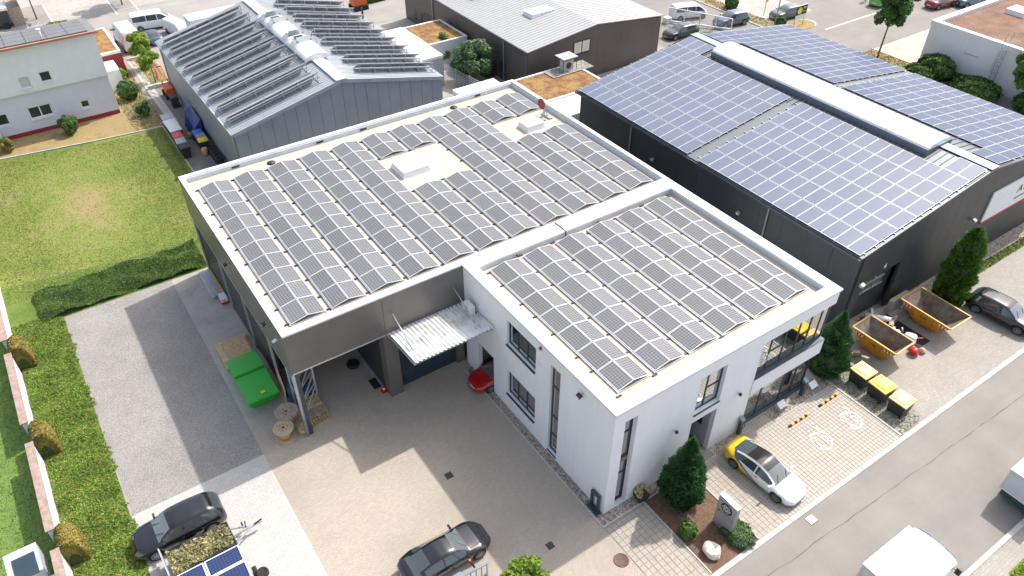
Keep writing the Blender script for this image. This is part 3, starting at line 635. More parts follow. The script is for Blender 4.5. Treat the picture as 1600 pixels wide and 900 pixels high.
def pvrow(label, x0, y0, pitch, idxs, group, z=7.62):
    cx = x0 + 1.05; ya, yb = y0 + min(idxs) * pitch, y0 + (max(idxs) + 1) * pitch
    t = thing('solar_row', label, 'solar panels', (cx, (ya + yb) / 2, z), 0, group)
    for i in idxs:
        yc = y0 + (i + .5) * pitch - (ya + yb) / 2
        for s in (-1, 1):
            o = bpy.data.objects.new('solar_panel', PVM); COL.objects.link(o); o.parent = t
            o.location = (s * .50, yc, .20); o.rotation_euler = (0, s * TILT, 0)
    for i in [min(idxs)] + [j + 1 for j in idxs]:
        o = bpy.data.objects.new('support_rail', RAIL); COL.objects.link(o); o.parent = t; o.location = (0, y0 + i * pitch - (ya + yb) / 2, 0)
    for s in (-1, 1):
        mb = MB(); mb.bar((cx + s * 1.03, ya, z + .07), (cx + s * 1.03, yb, z + .07), .05, .06); mb.build('edge_rail', M['alu'], t)
    for i in [min(idxs)] + [j + 1 for j in idxs]:
        o = bpy.data.objects.new('anchor', ANCH); COL.objects.link(o); o.parent = t; o.location = (-1.12, y0 + i * pitch - (ya + yb) / 2 + NR.uniform(-.25, .25), 0)
for k in range(11):
    x0 = -10.22 + 2.393 * k; g = 'tent-shaped solar rows on the hall roof'
    where = f'{NUM[k]} solar row from the hall roof left edge'
    if k in (5, 6):
        pvrow(where + ', long part before the large skylight', x0, 14.82, 1.637, list(range(0, 5)), g); pvrow(where + ', short part behind the large skylight', x0, 14.82, 1.637, [8, 9], g)
    elif k in (9, 10):
        pvrow(where + ', long part before the small skylight', x0, 14.82, 1.637, list(range(0, 6)), g); pvrow(where + ', short part behind the small skylight', x0, 14.82, 1.637, [8, 9], g)
    else: pvrow(where + ', unbroken', x0, 14.82, 1.637, list(range(10)), g)
for k in range(6):
    pvrow(f'{NUM[k]} solar row from the yard side of the white office roof', 1.19 + 2.405 * k, 1.28, 1.645, list(range(7)), 'tent-shaped solar rows on the office roof')
# ---------------------------------------------------------------- corrugated canopy over the gate
t = thing('canopy', 'white corrugated metal canopy hung over the dark roller gate', 'canopy', (-2.6, 12, 5.3))
mb = MB(); n = 60; i0 = 0
for k in range(n * 2 + 1):
    x = -5.18 + 5.12 * k / (n * 2); ph = k % 6; zz = .045 if ph in (0, 1) else (-.045 if ph in (3, 4) else 0)
    mb.v += [(x, 13.70, 5.32 + zz), (x, 10.42, 5.66 + zz)]
for k in range(n * 2): mb.f.append((2 * k, 2 * k + 2, 2 * k + 3, 2 * k + 1)); mb.m.append(0); mb.s.append(False)
mb.build('corrugated_sheet', mat('weathered_white_sheet', (.80, .80, .77), .45, .0, var=.06, dirt=(.46, .45, .40), ds=1.2, streak=False), t, rn=False)
mb = MB(); mb.box(-5.25, -.02, 13.60, 13.79, 5.10, 5.30); mb.bar((-5.2, 13.6, 5.2), (-5.2, 10.45, 5.55), .08, .12); mb.bar((-.2, 13.6, 5.2), (-.2, 10.45, 5.55), .08, .12); mb.bar((-5.2, 10.5, 5.55), (-.1, 10.5, 5.55), .08, .1); mb.build('frame', M['galv'], t)
for x in (-4.8, -.75): mb = MB(); mb.tube([(x, 13.8, 6.75), (x, 11.4, 5.62)], .035, 8); mb.build('tie_rod', M['galv'], t)
t = thing('air_conditioner', 'white outdoor air conditioning unit standing on the canopy at the office wall', 'air conditioner', (-.4, 12.6, 5.45))
mb = MB(); mb.box(-.62, -.25, 12.2, 12.95, 5.5, 6.1); mb.build('housing', M['coping'], t); mb = MB(); mb.cyl((-.63, 12.55, 5.8), .22, .02, 'x', 18); mb.build('fan_grille', M['galv'], t)
mb = MB(); mb.box(-.6, -.02, 12.25, 12.33, 5.38, 5.5); mb.box(-.6, -.02, 12.8, 12.88, 5.38, 5.5); mb.build('bracket', M['frame'], t)

# ================================================================ RIGHT DARK HALL
EX, RX, RX2 = 21.5, 35.0, 48.3; ZE, ZR = 6.7, 8.62; YF, YB = 2.05, 30.6
rh = thing('dark_hall', 'anthracite gabled hall covered in blue solar panels right of the office', 'building', (35, 16, 0))
def slope(x): return ZR - (ZR - ZE) * (abs(x - RX) / (RX - EX if x < RX else RX2 - RX))
# ribbed left wall and gable walls made of vertical cladding panels
for i in range(14):
    y0 = YF + .1 + (YB - YF - .2) * i / 14; y1 = YF + .1 + (YB - YF - .2) * (i + 1) / 14; mb = MB(); mb.box(21.95, 22.15, y0 + .006, y1 - .006, 0, 6.55)
    mb.build('cladding_panel', M['anth'], rh)
xs = [22.16, 23.0] + [27.1 + (47.6 - 27.1) * i / 16 for i in range(17)]
for a, b in zip(xs, xs[1:]):
    z0 = 4.05 if a == 23.0 else 0; mb = MB(); pts = [(a + .006, z0), (b - .006, z0), (b - .006, slope(b) - .12)] + ([(RX, slope(RX) - .12)] if a < RX < b else []) + [(a + .006, slope(a) - .12)]
    mb.extr(pts, 'y', YF, YF + .2); mb.build('cladding_panel', M['anth'], rh)
mb = MB(); mb.extr([(22.2, 0), (47.6, 0), (47.6, slope(47.6) - .15), (RX, ZR - .15), (22.2, slope(22.2) - .15)], 'y', YB - .4, YB - .2); mb.box(47.6, 47.8, YF, YB - .2, 0, 6.6); mb.build('wall', M['anth'], rh)
roofm = mat('seam_roof_grey', (.16, .175, .185), .4, .4, var=.06)
mb = MB(); mb.extr([(EX, ZE - .14), (EX, ZE), (RX, ZR), (RX2, ZE), (RX2, ZE - .14), (RX, ZR - .14)], 'y', YF - .12, YB); mb.build('roof', roofm, rh)
mb = MB(); y = YF
while y < YB:
    for a, b in ((31.8, 35.0), (35.0, 37.4)): mb.bar((a, y, slope(a) + .02), (b, y, slope(b) + .02), .05, .05)
    y += .5
mb.build('roof_seams', M['frame'], rh, kind='stuff')
mb = MB(); mb.box(EX - .16, EX - .01, YF - .1, YB, ZE - .22, ZE - .08); mb.build('gutter', M['frame'], rh); mb = MB(); mb.box(21.86, 21.94, YF + .1, YB - .1, ZE - .5, ZE - .42); mb.build('wall_rail', M['galv'], rh)
for y in (23.8, 9.5): mb = MB(); mb.tube([(21.45, y, 6.5), (21.86, y, 6.1), (21.86, y, 0)], .06, 8); mb.build('downpipe', M['galv'], rh)
mb = MB(); mb.box(34.5, 35.4, YF - .1, YB, ZR + .0, ZR + .05); mb.build('ridge_cap', mat('ridge_sheet', (.34, .38, .41), .4, .4), rh)
# barrel ridge skylight
t = thing('ridge_skylight', 'long white barrel skylight along the ridge of the dark solar hall', 'skylight', (34.5, 16, 8.6))
mb = MB(); mb.box(33.0, 36.0, 5.8, 26.5, 8.2, 8.78); mb.build('curb', mat('curb_blue', (.17, .20, .24), .4, .4), t)
for i in range(6):
    y0, y1 = 5.8 + 20.7 * i / 6, 5.8 + 20.7 * (i + 1) / 6; mb = MB(); pts = []
    for k in range(11): a = PI * k / 10; pts.append((34.5 - 1.45 * math.cos(a), 8.79 + .42 * math.sin(a)))
    mb.extr(pts, 'y', y0 + .006, y1 - .006); mb.build('vault_segment', M['skylight'], t)
    mb = MB()
    for k in range(10):
        a0, a1 = PI * k / 10, PI * (k + 1) / 10; mb.bar((34.5 - 1.47 * math.cos(a0), y1 - .02, 8.80 + .44 * math.sin(a0)), (34.5 - 1.47 * math.cos(a1), y1 - .02, 8.80 + .44 * math.sin(a1)), .04, .03)
    mb.build('rib', M['opalgrey'], t)
# solar arrays on both slopes
PVL = pvmesh('solar_panel_sky_glare', 1.79, .975, M['pvglare'], fr=.020); PVR = pvmesh('solar_panel_blue', 1.75, .97, M['pvblue'], fr=.02)
angL = math.atan((ZR - ZE) / (RX - EX)); angR = math.atan((ZR - ZE) / (RX2 - RX))
def array(label, side, y0, n, extra):
    xm = 28 if side < 0 else 42; ym = y0 + n / 2
    t = thing('solar_array', label, 'solar panels', (xm, ym, slope(xm)), 0, 'solar arrays on the dark hall')
    for r in range(7):
        xc = (21.5 + 1.83 * (r + .5)) if side < 0 else (48.15 - 1.79 * (r + .5))
        rows = range(n) if r < 6 else extra
        for i in rows:
            y = y0 + i + .5
            o = bpy.data.objects.new('solar_panel', PVL if side < 0 else PVR); COL.objects.link(o); o.parent = t
            o.location = (xc - xm, y - ym, slope(xc) + .10 - slope(xm)); o.rotation_euler = (0, -angL if side < 0 else angR, 0)
    mb = MB()
    for r in range(6):
        for dx in (-.5, .5):
            xc = ((21.5 + 1.83 * (r + .5)) if side < 0 else (48.15 - 1.79 * (r + .5))) + dx
            mb.bar((xc, y0 - .1, slope(xc) + .05), (xc, y0 + n + .3, slope(xc) + .05), .05, .06)
    mb.build('mounting_rail', M['alu'], t)
array('solar array with painted sky glare on the left slope of the dark hall, rear half', -1, 17.25, 13, [10, 11, 12]); array('solar array with painted sky glare on the left slope of the dark hall, front half', -1, 2.15, 14, [0, 1])
array('deep blue solar array on the far slope of the dark hall, rear half', 1, 17.0, 13, [10, 11, 12]); array('deep blue solar array on the far slope of the dark hall, front half', 1, 2.15, 14, [0, 1])
# gate with number 4
GY = mpy(YF)
mb = MB(); hx(mb, GY, 23.0, 27.1, 0, 4.05, -.45, -.5); dg = mb.build('sectional_door', M['anth'], rh, label='sectional door under the number 4')
for (z0, z1) in ((2.45, 3.0), (3.1, 3.7)):
    for i in range(3):
        a = 23.1 + 1.05 * i; mb = MB(); hx(mb, GY, a, a + 1.0, z0, z1, -.42, -.45); shift(mb.build('pane', M['glassdark'], dg, world=False), rh)
mb = MB()
for z in (2.4, 3.05, 3.75): hx(mb, GY, 23.05, 26.3, z - .03, z + .03, -.36, -.42)
for x in (24.12, 25.17): hx(mb, GY, x - .02, x + .02, 2.43, 3.72, -.37, -.42)
shift(mb.build('trim', M['alu'], dg, world=False), rh)
def text(body, size, mp_loc, rot, m, parent=None, name='lettering', ext=.01, sx=1, label=None):
    cu = bpy.data.curves.new(name, 'FONT'); cu.body = body; cu.size = size; cu.extrude = ext; cu.align_x = 'CENTER'; cu.align_y = 'CENTER'
    o = bpy.data.objects.new(name, cu); COL.objects.link(o); dg_ = bpy.context.evaluated_depsgraph_get(); me = bpy.data.meshes.new_from_object(o.evaluated_get(dg_)); bpy.data.objects.remove(o)
    me.materials.clear(); me.materials.append(m); o = bpy.data.objects.new(name, me); COL.objects.link(o); off_ = Vector((0, 0, 0)); q = parent
    while q: off_ += Vector(q.location); q = q.parent
    o.parent = parent; o.location = Vector(mp_loc) - off_; o.rotation_euler = rot; o.scale = (sx, 1, 1)
    if label: o['label'] = label
    return o
text('4', .62, (25.0, YF - .03, 4.55), (PI / 2, 0, 0), M['coping'], rh, 'house_number')
walllamp('grey floodlight on the gable of the dark hall above the columnar thuja', (35.1, YF, 4.35), (0, -1, 0), 'alu', .14)
walllamp('grey floodlight on the corner of the dark hall beside the sectional door', (22.5, YF, 4.2), (0, -1, 0), 'alu', .16)
walllamp('grey floodlight on the long dark wall behind the office parapet, rear one', (21.95, 20.9, 4.5), (-1, 0, 0), 'alu', .12)
walllamp('grey floodlight on the long dark wall behind the office parapet, front one', (21.95, 11.8, 4.5), (-1, 0, 0), 'alu', .12)
t = thing('company_sign', 'wide white sign board with red lower stripe on the dark gable', 'sign', (41, YF, 4.7))
mb = MB(); hx(mb, GY, 36.7, 46.5, 3.5, 6.0, .12, .02); mb.build('board', mat('sign_white', (.78, .80, .82), .5, var=.03), t)
mb = MB(); hx(mb, GY, 36.7, 46.5, 3.36, 3.5, .13, .02); mb.build('stripe', mat('sign_red', (.62, .02, .06), .5), t)
text('AT', .95, (41.2, YF - .13, 4.95), (PI / 2, 0, 0), M['frame'], t, sx=1.1)
mb = MB(); x = 40.6
while x < 45.5: wd = NR.uniform(.12, .5); hx(mb, GY, x, x + wd, 4.08, 4.22, .13, .121); x += wd + .06
mb.build('small_print', M['frame'], t)

# ================================================================ SILVER RACK HALL (north)
Y0, Y1, XA, XB, XR, ZE2, ZR2 = 41.6, 65.0, -4.95, 14.75, 4.9, 5.5, 7.72
sh = thing('silver_hall', 'silver metal gabled hall with tilted rooftop panel racks behind the main hall', 'building', (4.9, 53, 0))
def sl2(x): return ZR2 - (ZR2 - ZE2) * abs(x - XR) / (XR - XA)
for i in range(18):
    a, b = XA + .15 + (XB - XA - .3) * i / 18, XA + .15 + (XB - XA - .3) * (i + 1) / 18
    mb = MB(); mb.extr([(a + .012, 0), (b - .012, 0), (b - .012, sl2(b) - .2)] + ([(XR, sl2(XR) - .2)] if a < XR < b else []) + [(a + .012, sl2(a) - .2)], 'y', Y0 + .15, Y0 + .3); mb.build('cladding_panel', M['silverwall'], sh)
mb = MB(); mb.box(XA + .16, XB - .16, Y0 + .31, Y0 + .36, 0, ZE2 - .3); mb.box(XA + .15, XA + .3, Y0 + .37, Y1, 0, ZE2 - .15); mb.box(XB - .3, XB - .15, Y0 + .37, Y1, 0, ZE2 - .15); mb.box(XA + .31, XB - .31, Y1 - .2, Y1 - .05, 0, ZE2); mb.build('wall', M['silverwall'], sh)
mb = MB(); mb.extr([(XA, ZE2 - .12), (XA, ZE2), (XR, ZR2), (XB, ZE2), (XB, ZE2 - .12), (XR, ZR2 - .12)], 'y', Y0, Y1); mb.build('roof', M['silver'], sh)
mb = MB()
for x0, x1 in ((XA, XR - .02), (XR + .02, XB)): mb.bar((x0, Y0 - .03, sl2(x0) - .12), (x1, Y0 - .03, sl2(x1) - .12), .06, .32)
mb.build('verge_trim', mat('trim_bluegrey', (.42, .46, .52), .4, .3), sh)
mb = MB(); y = Y0 + .3
while y < Y1: 
    for x0, x1 in ((XA, XR - .4), (XR + .4, XB)): mb.bar((x0, y, sl2(x0) + .015), (x1, y, sl2(x1) + .015), .035, .035)
    y += .33
mb.build('roof_seams', M['silver'], sh, kind='stuff')
mb = MB(); mb.box(XR - .5, XR + .5, Y0 - .05, Y1, ZR2 - .02, ZR2 + .07); mb.build('ridge_cap', M['opalgrey'], sh)
mb = MB(); mb.tube([(XA - .08, Y0, ZE2 - .1), (XA - .08, Y1, ZE2 - .1)], .09, 8); mb.build('gutter', M['galv'], sh)
for y in (Y0 + .5, Y1 - .5): mb = MB(); mb.tube([(XA - .02, y, ZE2 - .1), (XA + .06, y, ZE2 - .5), (XA + .06, y, 0)], .06, 8); mb.build('downpipe', M['galv'], sh)
for y in (56.5, 54.5): window(sh, mpx(XA + .15), y, y + 1.1, 1.2, 2.2, rec=-.02, sill=.1)
# ridge vault with two open smoke vents
t = thing('ridge_vault', 'translucent barrel vault with two raised vents on the silver hall ridge', 'skylight', (4.9, 52, 7.7))
for i in range(6):
    y0, y1 = 46.6 + 12.4 * i / 6, 46.6 + 12.4 * (i + 1) / 6; mb = MB(); mb.extr([(4.9 - 1.15 * math.cos(PI * k / 10), 7.75 + .55 * math.sin(PI * k / 10)) for k in range(11)], 'y', y0 + .01, y1 - .01); mb.build('vault_segment', M['opalgrey'], t)
for yv in (49.4, 55.2):
    for dy in (0, 1.9):
        mb = MB(); mb.bar((3.6, yv + dy, 8.2), (4.2, yv + dy, 8.65), .07, .5); mb.bar((4.2, yv + dy, 8.65), (5.6, yv + dy, 8.65), .07, .5); mb.bar((5.6, yv + dy, 8.65), (6.2, yv + dy, 8.2), .07, .5); mb.build('vent_frame', M['alu'], t)
    mb = MB(); mb.box(4.5, 5.3, yv + .3, yv + 1.6, 8.4, 8.46); mb.build('vent_opening', M['frame'], t)
# tilted racks
rpan = bpy.data.meshes.new('rack_panel'); pb = MB(); pb.box(-.78, .78, -.60, .60, .012, .04); pb.box(-.77, .77, -.59, .59, 0, .011, 1); tmp = pb.build('rack_panel', [mat('rack_face_sky_sheen', (.55, .56, .58), .4, var=.03), mat('rack_back_shade', (.30, .31, .32), .6)]); RP = tmp.data; bpy.data.objects.remove(tmp)  # sky reflection painted into the pale face, shade into the dark back
def rack(label, xs_, y, seg):
    t = thing('panel_rack', label, 'panel rack', ((xs_[0] + xs_[-1]) / 2, y, sl2((xs_[0] + xs_[-1]) / 2)), 0, 'tilted racks on the silver hall')
    cx = (xs_[0] + xs_[-1]) / 2; cz = sl2(cx); sgn = 1 if cx < XR else -1; ang = -math.atan((ZR2 - ZE2) / (XR - XA)) * sgn
    n = seg
    for i in range(n):
        x = xs_[0] + (xs_[-1] - xs_[0]) * (i + .5) / n
        o = bpy.data.objects.new('rack_panel', RP if True else None); COL.objects.link(o); o.parent = t
        o.location = (x - cx, .12, sl2(x) - cz + .50); o.rotation_euler = (Matrix.Rotation(ang, 4, 'Y') @ Matrix.Rotation(R(-33), 4, 'X')).to_euler(); o.scale = ((xs_[-1] - xs_[0]) / n / 1.58, 1, 1)
    for nm, dy, dz in (('top_rail', -.42, .84), ('middle_rail', -.46, .42), ('bottom_rail', .64, .16), ('base_rail', -.80, .05)):
        mb = MB(); mb.bar((xs_[0] - .15, y + dy, sl2(xs_[0] - .15) + dz), (xs_[-1] + .15, y + dy, sl2(xs_[-1] + .15) + dz), .06, .06); mb.build(nm, M['galv'], t)
    for i in range(n + 1):
        x = xs_[0] + (xs_[-1] - xs_[0]) * i / n; mb = MB(); mb.bar((x, y - .42, sl2(x)), (x, y - .42, sl2(x) + .9), .05); mb.bar((x, y - .42, sl2(x) + .86), (x, y + .64, sl2(x) + .14), .05); mb.bar((x, y - .8, sl2(x) + .04), (x, y + .68, sl2(x) + .04), .05); mb.build('strut', M['galv'], t)
for i in range(9):
    y = 43.4 + 2.42 * i
    rack(f'{NUM[i]} tilted panel rack from the front on the left slope of the silver hall', (-4.6, 3.35), y, 5)
    rack(f'{NUM[i]} tilted panel rack from the front on the right slope of the silver hall', (7.2, 14.3), y, 5)
# low annex right of it: white flat roofs, sedum carports
def flat(name, label, x0, x1, y0, y1, z, wallm, roofm_, rim='coping', rw=.25, cat='building', extra=None):
    t = thing(name, label, cat, ((x0 + x1) / 2, (y0 + y1) / 2, 0)); mb = MB(); mb.box(x0 + .02, x1 - .02, y0 + .02, y1 - .02, 0, z - .25); mb.build('wall', wallm, t)
    mb = MB(); mb.box(x0 + rw, x1 - rw, y0 + rw, y1 - rw, z - .24, z - .06); mb.build('roof', roofm_, t)
    for a in ((x0, x1, y0, y0 + rw), (x0, x1, y1 - rw, y1), (x0, x0 + rw, y0 + rw + .002, y1 - rw - .002), (x1 - rw, x1, y0 + rw + .002, y1 - rw - .002)):
        mb = MB(); mb.box(*a, z - .26, z); mb.build('roof_edge', M[rim], t)
    return t
flat('annex', 'low annex with white membrane roof beside the silver hall', 15.0, 19.6, 50.3, 59.5, 3.4, M['galv'], M['coping'])
flat('sedum_garage', 'small garage with brown and yellow sedum roof beside the brown hall', 19.9, 24.9, 54.2, 60.2, 3.0, M['coping'], M['sedum'])
sg = flat('sedum_porch', 'low building with orange sedum roof in front of the brown hall gable', 22.3, 30.1, 36.2, 41.9, 3.0, M['darkclad'], M['sedum'])
flat('white_porch', 'low building with bare white roof between the sedum roof and the dark hall', 21.2, 29.6, 32.9, 36.15, 2.9, M['upstand'], M['coping'])
flat('white_shed', 'narrow shed with white roof at the rear corner of the main hall', 16.7, 21.4, 42.0, 43.6, 2.9, M['upstand'], M['coping'])
# ================================================================ BROWN HALL
bh = thing('brown_hall', 'brown metal hall with pale grey standing seam roof at the top of the picture', 'building', (34.4, 56, 0))
BX0, BX1, BXR, BZE, BZR, BY0, BY1 = 25.35, 43.5, 34.2, 4.75, 5.78, 43.2, 80
brown = mat('brown_cladding', (.135, .118, .108), .48, .3, var=.12, vs=.25, fine=.03, fs=20)
def sl3(x): return BZR - (BZR - BZE) * abs(x - BXR) / (BXR - BX0)
for i in range(16):
    a, b = BX0 + .15 + (BX1 - BX0 - .3) * i / 16, BX0 + .15 + (BX1 - BX0 - .3) * (i + 1) / 16
    mb = MB(); mb.extr([(a + .004, 0), (b - .004, 0), (b - .004, sl3(b) - .15)] + ([(BXR, BZR - .15)] if a < BXR < b else []) + [(a + .004, sl3(a) - .15)], 'y', BY0 + .1, BY0 + .3); mb.build('cladding_panel', brown, bh)
mb = MB(); mb.box(BX0 + .12, BX0 + .3, BY0 + .31, 70, 0, BZE - .12); mb.box(BX1 - .3, BX1 - .1, BY0 + .31, 70, 0, BZE - .12); mb.box(BX0 + .31, BX1 - .31, 69.8, 70, 0, BZE); mb.build('wall', brown, bh)
groof = mat('pale_seam_roof', (.42, .42, .41), .5, .3, var=.05)
mb = MB(); mb.extr([(BX0 - .1, BZE - .1), (BX0 - .1, BZE), (BXR, BZR), (BX1 + .1, BZE), (BX1 + .1, BZE - .1), (BXR, BZR - .1)], 'y', BY0, 70.2); mb.build('roof', groof, bh)
mb = MB(); y = BY0 + .4
while y < 70:
    mb.bar((BX0 - .1, y, BZE + .01), (BXR - .05, y, BZR + .01), .04, .03); mb.bar((BXR + .05, y, BZR + .01), (BX1 + .1, y, BZE + .01), .04, .03); y += .5
mb.build('roof_seams', groof, bh, kind='stuff')
mb = MB(); mb.box(BX0 - .22, BX0 - .11, BY0, 70, BZE - .15, BZE - .03); mb.build('gutter', M['frame'], bh)
for y in (47.7, 62.8): mb = MB(); mb.tube([(BX0 - .1, y, BZE - .15), (BX0 + .02, y, BZE - .5), (BX0 + .02, y, 0)], .07, 8); mb.build('downpipe', M['galv'], bh)
window(bh, mpy(BY0 + .1), 31.2, 33.4, 3.05, 4.4, (.5,), rec=-.05, sill=.14, sd_=.12)
window(bh, mpx(BX0 + .12), 67.2, 67.6, .6, 1.9, rec=-.03, sill=.08); window(bh, mpx(BX0 + .12), 65.6, 66.0, .6, 1.9, rec=-.03, sill=.08); window(bh, mpx(BX0 + .12), 63.6, 65.0, .2, 2.2, (.5,), rec=-.03, sill=.08)
mb = MB(); mb.box(BX0 + .06, BX0 + .118, 47.4, 48.5, 0, 2.1); dd = mb.build('door', M['frame'], bh); mb = MB(); mb.box(BX0 + .02, BX0 + .058, 47.5, 47.6, 1.0, 1.1); shift(mb.build('handle', M['alu'], dd, world=False), bh)
domelight('white dome skylight on the pale roof of the brown hall', 30.1, 33.0, 49.2, 50.8, 5.25); domelight('second white dome skylight further up the pale roof, cut by the picture edge', 28.4, 31.0, 58.3, 60.0, 5.2)
t = thing('heat_pump', 'outdoor heat pump unit under a small metal roof on the sedum roof', 'air conditioner', (28.6, 41.2, 3.0))
mb = MB(); mb.box(27.7, 29.5, 40.4, 41.9, 4.3, 4.38); mb.build('cover', M['alu'], t); mb = MB(); mb.box(28.0, 29.2, 40.7, 41.4, 3.0, 4.0); mb.build('housing', M['upstand'], t); mb = MB(); mb.cyl((28.6, 40.68, 3.5), .33, .02, 'y', 18); mb.build('fan_grille', M['frame'], t)
for x in (27.75, 29.42): mb = MB(); mb.box(x, x + .05, 40.5, 40.55, 2.95, 4.3); mb.box(x, x + .05, 41.8, 41.85, 2.95, 4.3); mb.build('post', M['frame'], t)
mb = MB(); mb.box(26.2, 31.3, 40.0, 41.9, 2.95, 3.02); o = mb.build('gravel_pad', M['pebble2'], sg)
# ================================================================ WHITE HOUSE (top left)
M['housepane'] = mat('house_pane', (.03, .045, .035), .12, var=.2, spec=.4)
wh = thing('white_house', 'white rendered house with red plinth, two storeys and rooftop solar modules', 'house', (-20, 68, 0))
HW = mpy(63.1); hx0, hx1 = -34, -10.45
wall(wh, 'wall', mat('house_render', (.66, .68, .76), .8, var=.03), HW, hx0, hx1, .42, 4.0, [(-20.9, -19.8, 1.5, 2.55), (-18.05, -16.05, 1.45, 2.6), (-13.6, -12.8, 1.35, 2.1)])
mb = MB(); mb.box(hx0, hx1, 63.12, 63.4, 0, .415); mb.build('plinth', mat('plinth_red', (.30, .03, .04), .6), wh)
window(wh, HW, -20.9, -19.8, 1.5, 2.55, frame='coping', glass='housepane', rec=.12, sill=.18, sd_=.12); window(wh, HW, -18.05, -16.05, 1.45, 2.6, (.5,), frame='coping', glass='housepane', rec=.12, sill=.2, sd_=.14, fw=.1); window(wh, HW, -13.6, -12.8, 1.35, 2.1, frame='coping', glass='housepane', rec=.1, sill=.2, sd_=.14, fw=.1)
HU = mpy(62.85)
wall(wh, 'upper_wall', mat('house_white', (.80, .81, .84), .7, var=.03), HU, hx0, hx1 + .05, 4.1, 8.3, [(-17.75, -16.85, 4.55, 5.6), (-16.0, -15.05, 4.75, 5.7)])
mb = MB(); mb.box(hx0, hx1 + .02, 62.9, 63.39, 4.0, 4.095); mb.build('ledge', MATS['house_render'], wh)
window(wh, HU, -17.75, -16.85, 4.55, 5.6, glass='upstand', frame='coping', rec=.14, sill=.2, sd_=.12); window(wh, HU, -16.0, -15.05, 4.75, 5.7, glass='housepane', frame='coping', rec=.12, sill=.2, sd_=.12, fw=.08)
mb = MB(); mb.box(hx0, hx1 + .05, 63.4, 70.0, 0, 6.6); mb.box(hx0, hx1 + .05, 63.16, 63.39, 4.1, 8.2); mb.build('side_wall', M['coping'], wh)
mb = MB(); mb.extr([(62.3, 8.42), (62.3, 8.52), (70.3, 7.25), (70.3, 7.1)], 'x', hx0, hx1 + .4); mb.build('roof', mat('roof_slate', (.22, .21, .21), .6), wh)
mb = MB(); mb.box(hx0, hx1 + .45, 62.2, 62.5, 8.38, 8.56); mb.build('eaves_board', mat('terracotta', (.40, .20, .15), .7, var=.15), wh)
for i in range(14): x = hx0 + .6 + i * 1.7; mb = MB(); mb.box(x, x + .12, 62.51, 62.84, 8.3, 8.37); mb.build('rafter_end', MATS['terracotta'], wh)
for i in range(13):
    x = -33.2 + i * 1.73
    for j in range(4):
        y0, y1 = 62.8 + j * 1.78, 62.8 + j * 1.78 + 1.7; z0, z1 = 8.56 - (y0 - 62.5) * .159, 8.56 - (y1 - 62.5) * .159
        mb = MB(); mb.hexa([(x, y0, z0), (x + 1.68, y0, z0), (x + 1.68, y1, z1), (x, y1, z1), (x, y0, z0 + .05), (x + 1.68, y0, z0 + .05), (x + 1.68, y1, z1 + .05), (x, y1, z1 + .05)]); mb.build('solar_module', mat('old_module', (.20, .20, .22), .3, .1, coat=.4), wh)
mb = MB(); mb.tube([(-14.6, 63.6, 8.3), (-14.6, 63.6, 9.2)], .09, 8); mb.cyl((-14.6, 63.6, 9.2), .2, .08); mb.build('vent_pipe', M['coping'], wh)
mb = MB(); mb.box(-23.0, -20.9, 62.1, 62.9, .1, 1.2); tag(mb.build('heat_pump_box', M['coping']), 'white heat pump box at the foot of the white house, cut by the picture edge', 'heat pump')
t = flat('red_annex', 'small dark red annex with planted roof beside the white house', -10.0, -7.7, 71.4, 79.2, 3.0, mat('dark_red_wall', (.26, .03, .035), .7), M['sedum'])
mb = MB(); mb.box(-10.4, -8.7, 68.5, 71.39, 0, 2.2); mb.build('white_wall', M['coping'], t)
# ================================================================ WHITE FLAT BUILDING (top right)
wb = thing('flat_white_building', 'white flat-roofed building with reddish gravel roof at the top right corner', 'building', (80, 18, 0))
mb = MB(); mb.box(65.8, 110, -5, 25.2, 0, 4.6); mb.build('wall', M['white'], wb)
mb = MB(); mb.box(66.4, 109, -4, 24.6, 4.5, 4.75); mb.build('roof', M['sedum2'], wb)
coping(wb, [(65.75, 110, 24.65, 25.3), (65.75, 66.35, -5, 24.648)], 4.6, 5.1, step=6)
mb = MB(); mb.box(65.74, 65.8, 19.2, 20.8, 2.95, 3.1); mb.build('wall_vent', M['upstand'], wb); mb = MB(); mb.box(65.74, 65.8, -5, 25.2, 0, .35); mb.build('plinth', M['upstand'], wb)
domelight('white dome skylight on the reddish gravel roof', 75.4, 77.4, 20.5, 22.5, 4.75)
t = thing('roof_ladder', 'galvanised caged ladder on the white wall at the top right', 'ladder', (65.6, 17.0, 0))
for y in (16.75, 17.25): mb = MB(); mb.tube([(65.5, y, .4), (65.5, y, 6.1), (66.4, y, 6.1)], .03, 6); mb.build('side_rail', M['galv'], t)
mb = MB()
for i in range(20): mb.bar((65.5, 16.75, .6 + i * .28), (65.5, 17.25, .6 + i * .28), .03)
mb.build('rungs', M['galv'], t, kind='stuff')
for z in (2.4, 3.2, 4.0, 4.8, 5.6):
    mb = MB(); mb.tube([(65.5 - .7 * math.sin(PI * k / 8), 17 - .38 * math.cos(PI * k / 8), z) for k in range(9)], .022, 6, cap=True); mb.build('cage_hoop', M['galv'], t)
for a in (.3, .5, .7): mb = MB(); mb.tube([(65.5 - .7 * math.sin(PI * a), 17 - .38 * math.cos(PI * a), z) for z in (2.4, 5.6)], .018, 6); mb.build('cage_bar', M['galv'], t)
